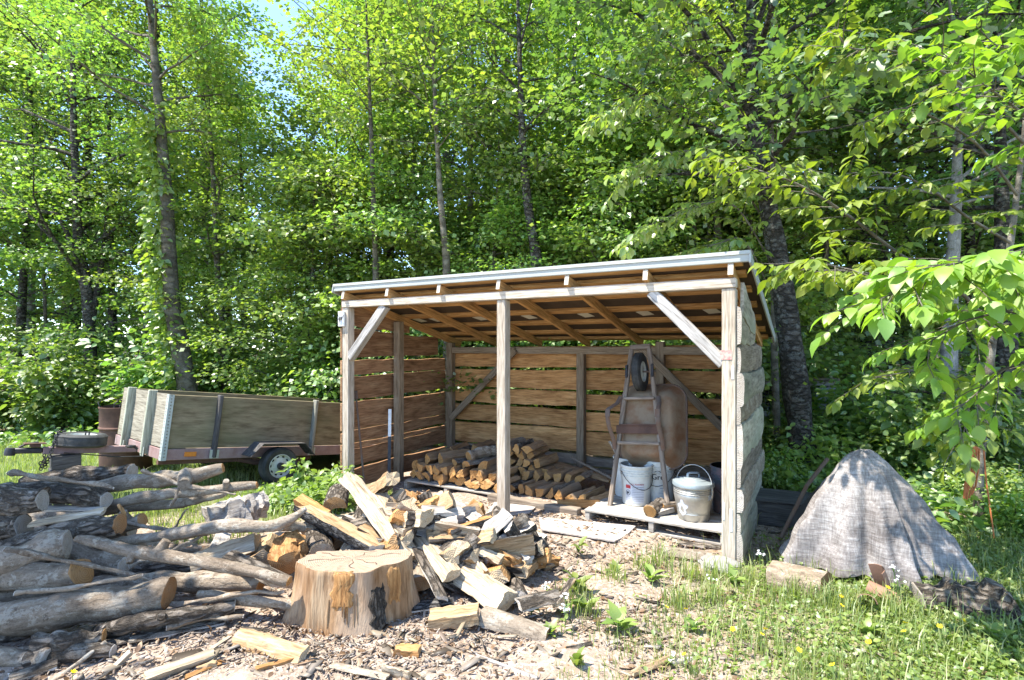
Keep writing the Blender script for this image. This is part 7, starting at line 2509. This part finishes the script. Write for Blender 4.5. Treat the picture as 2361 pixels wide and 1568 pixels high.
# white flower heads on tall stalks
for k, (px, py, n_, hgt, lb) in enumerate(((1752, 1275, 9, 0.22, 'tall weed with white flower heads beside the right post'), (1302, 1405, 8, 0.14, 'weed with a tuft of white flower heads right of the heap'), (1304, 1376, 6, 0.16, 'white-flowered weed behind the lower tuft of white heads'), (2062, 1308, 7, 0.26, 'white-flowered stalk in front of the grey cloth pleat'), (2070, 1335, 4, 0.20, 'drooping white-budded stalk beside the taller white-flowered one'), (1260, 1350, 7, 0.06, 'low cluster of white fluffy heads on the bark at the heap'), (1640, 1330, 4, 0.10, 'small white flowers left of the pale rock'), (1545, 1510, 4, 0.06, 'tiny white flower at the bottom of the sparse grass'))):
    p = Gp(px, py, hgt)
    rng = random.Random(800 + k)
    o = empty('white_flower', (p.x, p.y, gz(p.x, p.y)), lb, 'flower', 'white-flowered weeds')
    st_, hd = MB(), MB()
    st_.tube([(0, 0, -0.01), (0.004, 0.003, hgt * 0.5), (0, 0, hgt * 0.85)], 0.0022, 5)
    for j in range(n_):
        q = Vector((rng.uniform(-0.032, 0.032), rng.uniform(-0.03, 0.03), hgt + rng.uniform(-0.02, 0.02)))
        st_.tube([(0, 0, hgt * 0.85), q * 0.6 + Vector((0, 0, hgt * 0.38)), q], 0.0012, 4)
        for m in range(8):
            a = 2 * PI * m / 8
            Mx = Matrix.Translation(q) @ Matrix.Rotation(rng.uniform(-0.5, 0.9), 4, 'X') @ Matrix.Rotation(a, 4, 'Z')
            hd.add([Mx @ Vector(v_) for v_ in ((0.0005, 0, 0), (0.005, -0.003, 0.001), (0.010, 0, 0.002), (0.005, 0.003, 0.001))], [(0, 1, 2, 3)])
    st_.build('stem', 'stem_green', o)
    hd.build('flower_head', 'petal_white', o)
    rng2 = np.random.default_rng(900 + k)
    nl = 6
    az = rng2.uniform(0, 6.28, nl)
    hh = rng2.uniform(0.01, hgt * 0.7, nl)
    link('foliage', quads_mesh('foliage', [leaves(np.stack([np.zeros(nl), np.zeros(nl), hh], 1), np.stack([np.cos(az), np.sin(az), np.full(nl, 0.6)], 1), np.tile(np.array([[0, 0, 1.0]]), (nl, 1)), rng2.uniform(0.03, 0.06, nl), 0.7, T_OVAL)], 'leaf_weed'), o)

# ------------------------------------------------------------------ orange cord coil, hanging line, animal pen behind the shed
b = MB()
rr = random.Random(12)
for k in range(13):
    x = rr.uniform(-14, 12)
    b.tube([W(2252 + x * 0.5, 1032 + rr.uniform(-6, 6), 4.55), W(2246 + x * 0.9, 1075, 4.54 + rr.uniform(-0.02, 0.02)), W(2238 + x, 1120, 4.55), W(2232 + x * 0.7, 1142 + rr.uniform(-8, 10), 4.55)], 0.0065, 6)
o = b.build('cord_coil', 'orange_cord', None)
tag(o, 'bundle of rust-orange cord hanging among leaves by the pale sapling stem', 'cord')
tag(MB().tube([W(2268, 1035, 4.5), W(2274, 1110, 4.5), W(2284, 1180, 4.45), W(2292, 1240, 4.4), W(2300, 1320, 4.3), W(2306, 1375, 4.2)], 0.006, 7).build('hanging_cord', 'orange_cord', None), 'single orange cord running down to the grass at the right', 'cord')
pen = empty('animal_pen', (0, 0, 0), 'weathered wire-mesh animal pen half hidden behind the leaning tree', 'pen', M=Matrix.Translation((3.95, 7.9, 0)) @ Matrix.Rotation(-0.25, 4, 'Z'))
for x in (-0.45, 0.12, 0.62):
    timber('post', (x, 0, -0.1), (x, 0, 1.12), 0.06, 0.06, 'brace_grey', pen)
for z in (1.08, 0.62, 0.30):
    timber('rail', (-0.5, -0.035, z), (0.68, -0.035, z), 0.03, 0.07, 'brace_grey', pen)
b = MB()
for k in range(24):
    x = -0.46 + k * 0.046
    b.box((x, -0.003, 0.3), (x + 0.003, 0.0, 1.1))
for k in range(16):
    z = 0.32 + k * 0.05
    b.box((-0.46, -0.0065, z), (0.64, -0.0035, z + 0.003))
b.build('wire_mesh', 'wire', pen)
MB().box((0.42, -0.085, 0.50), (0.70, -0.07, 1.02), bev=0.004).build('pane', 'grey_pane', pen)
MB().box((-0.5, -0.12, 1.125), (0.72, 0.9, 1.155), bev=0.004).build('roof', 'old_board', pen)
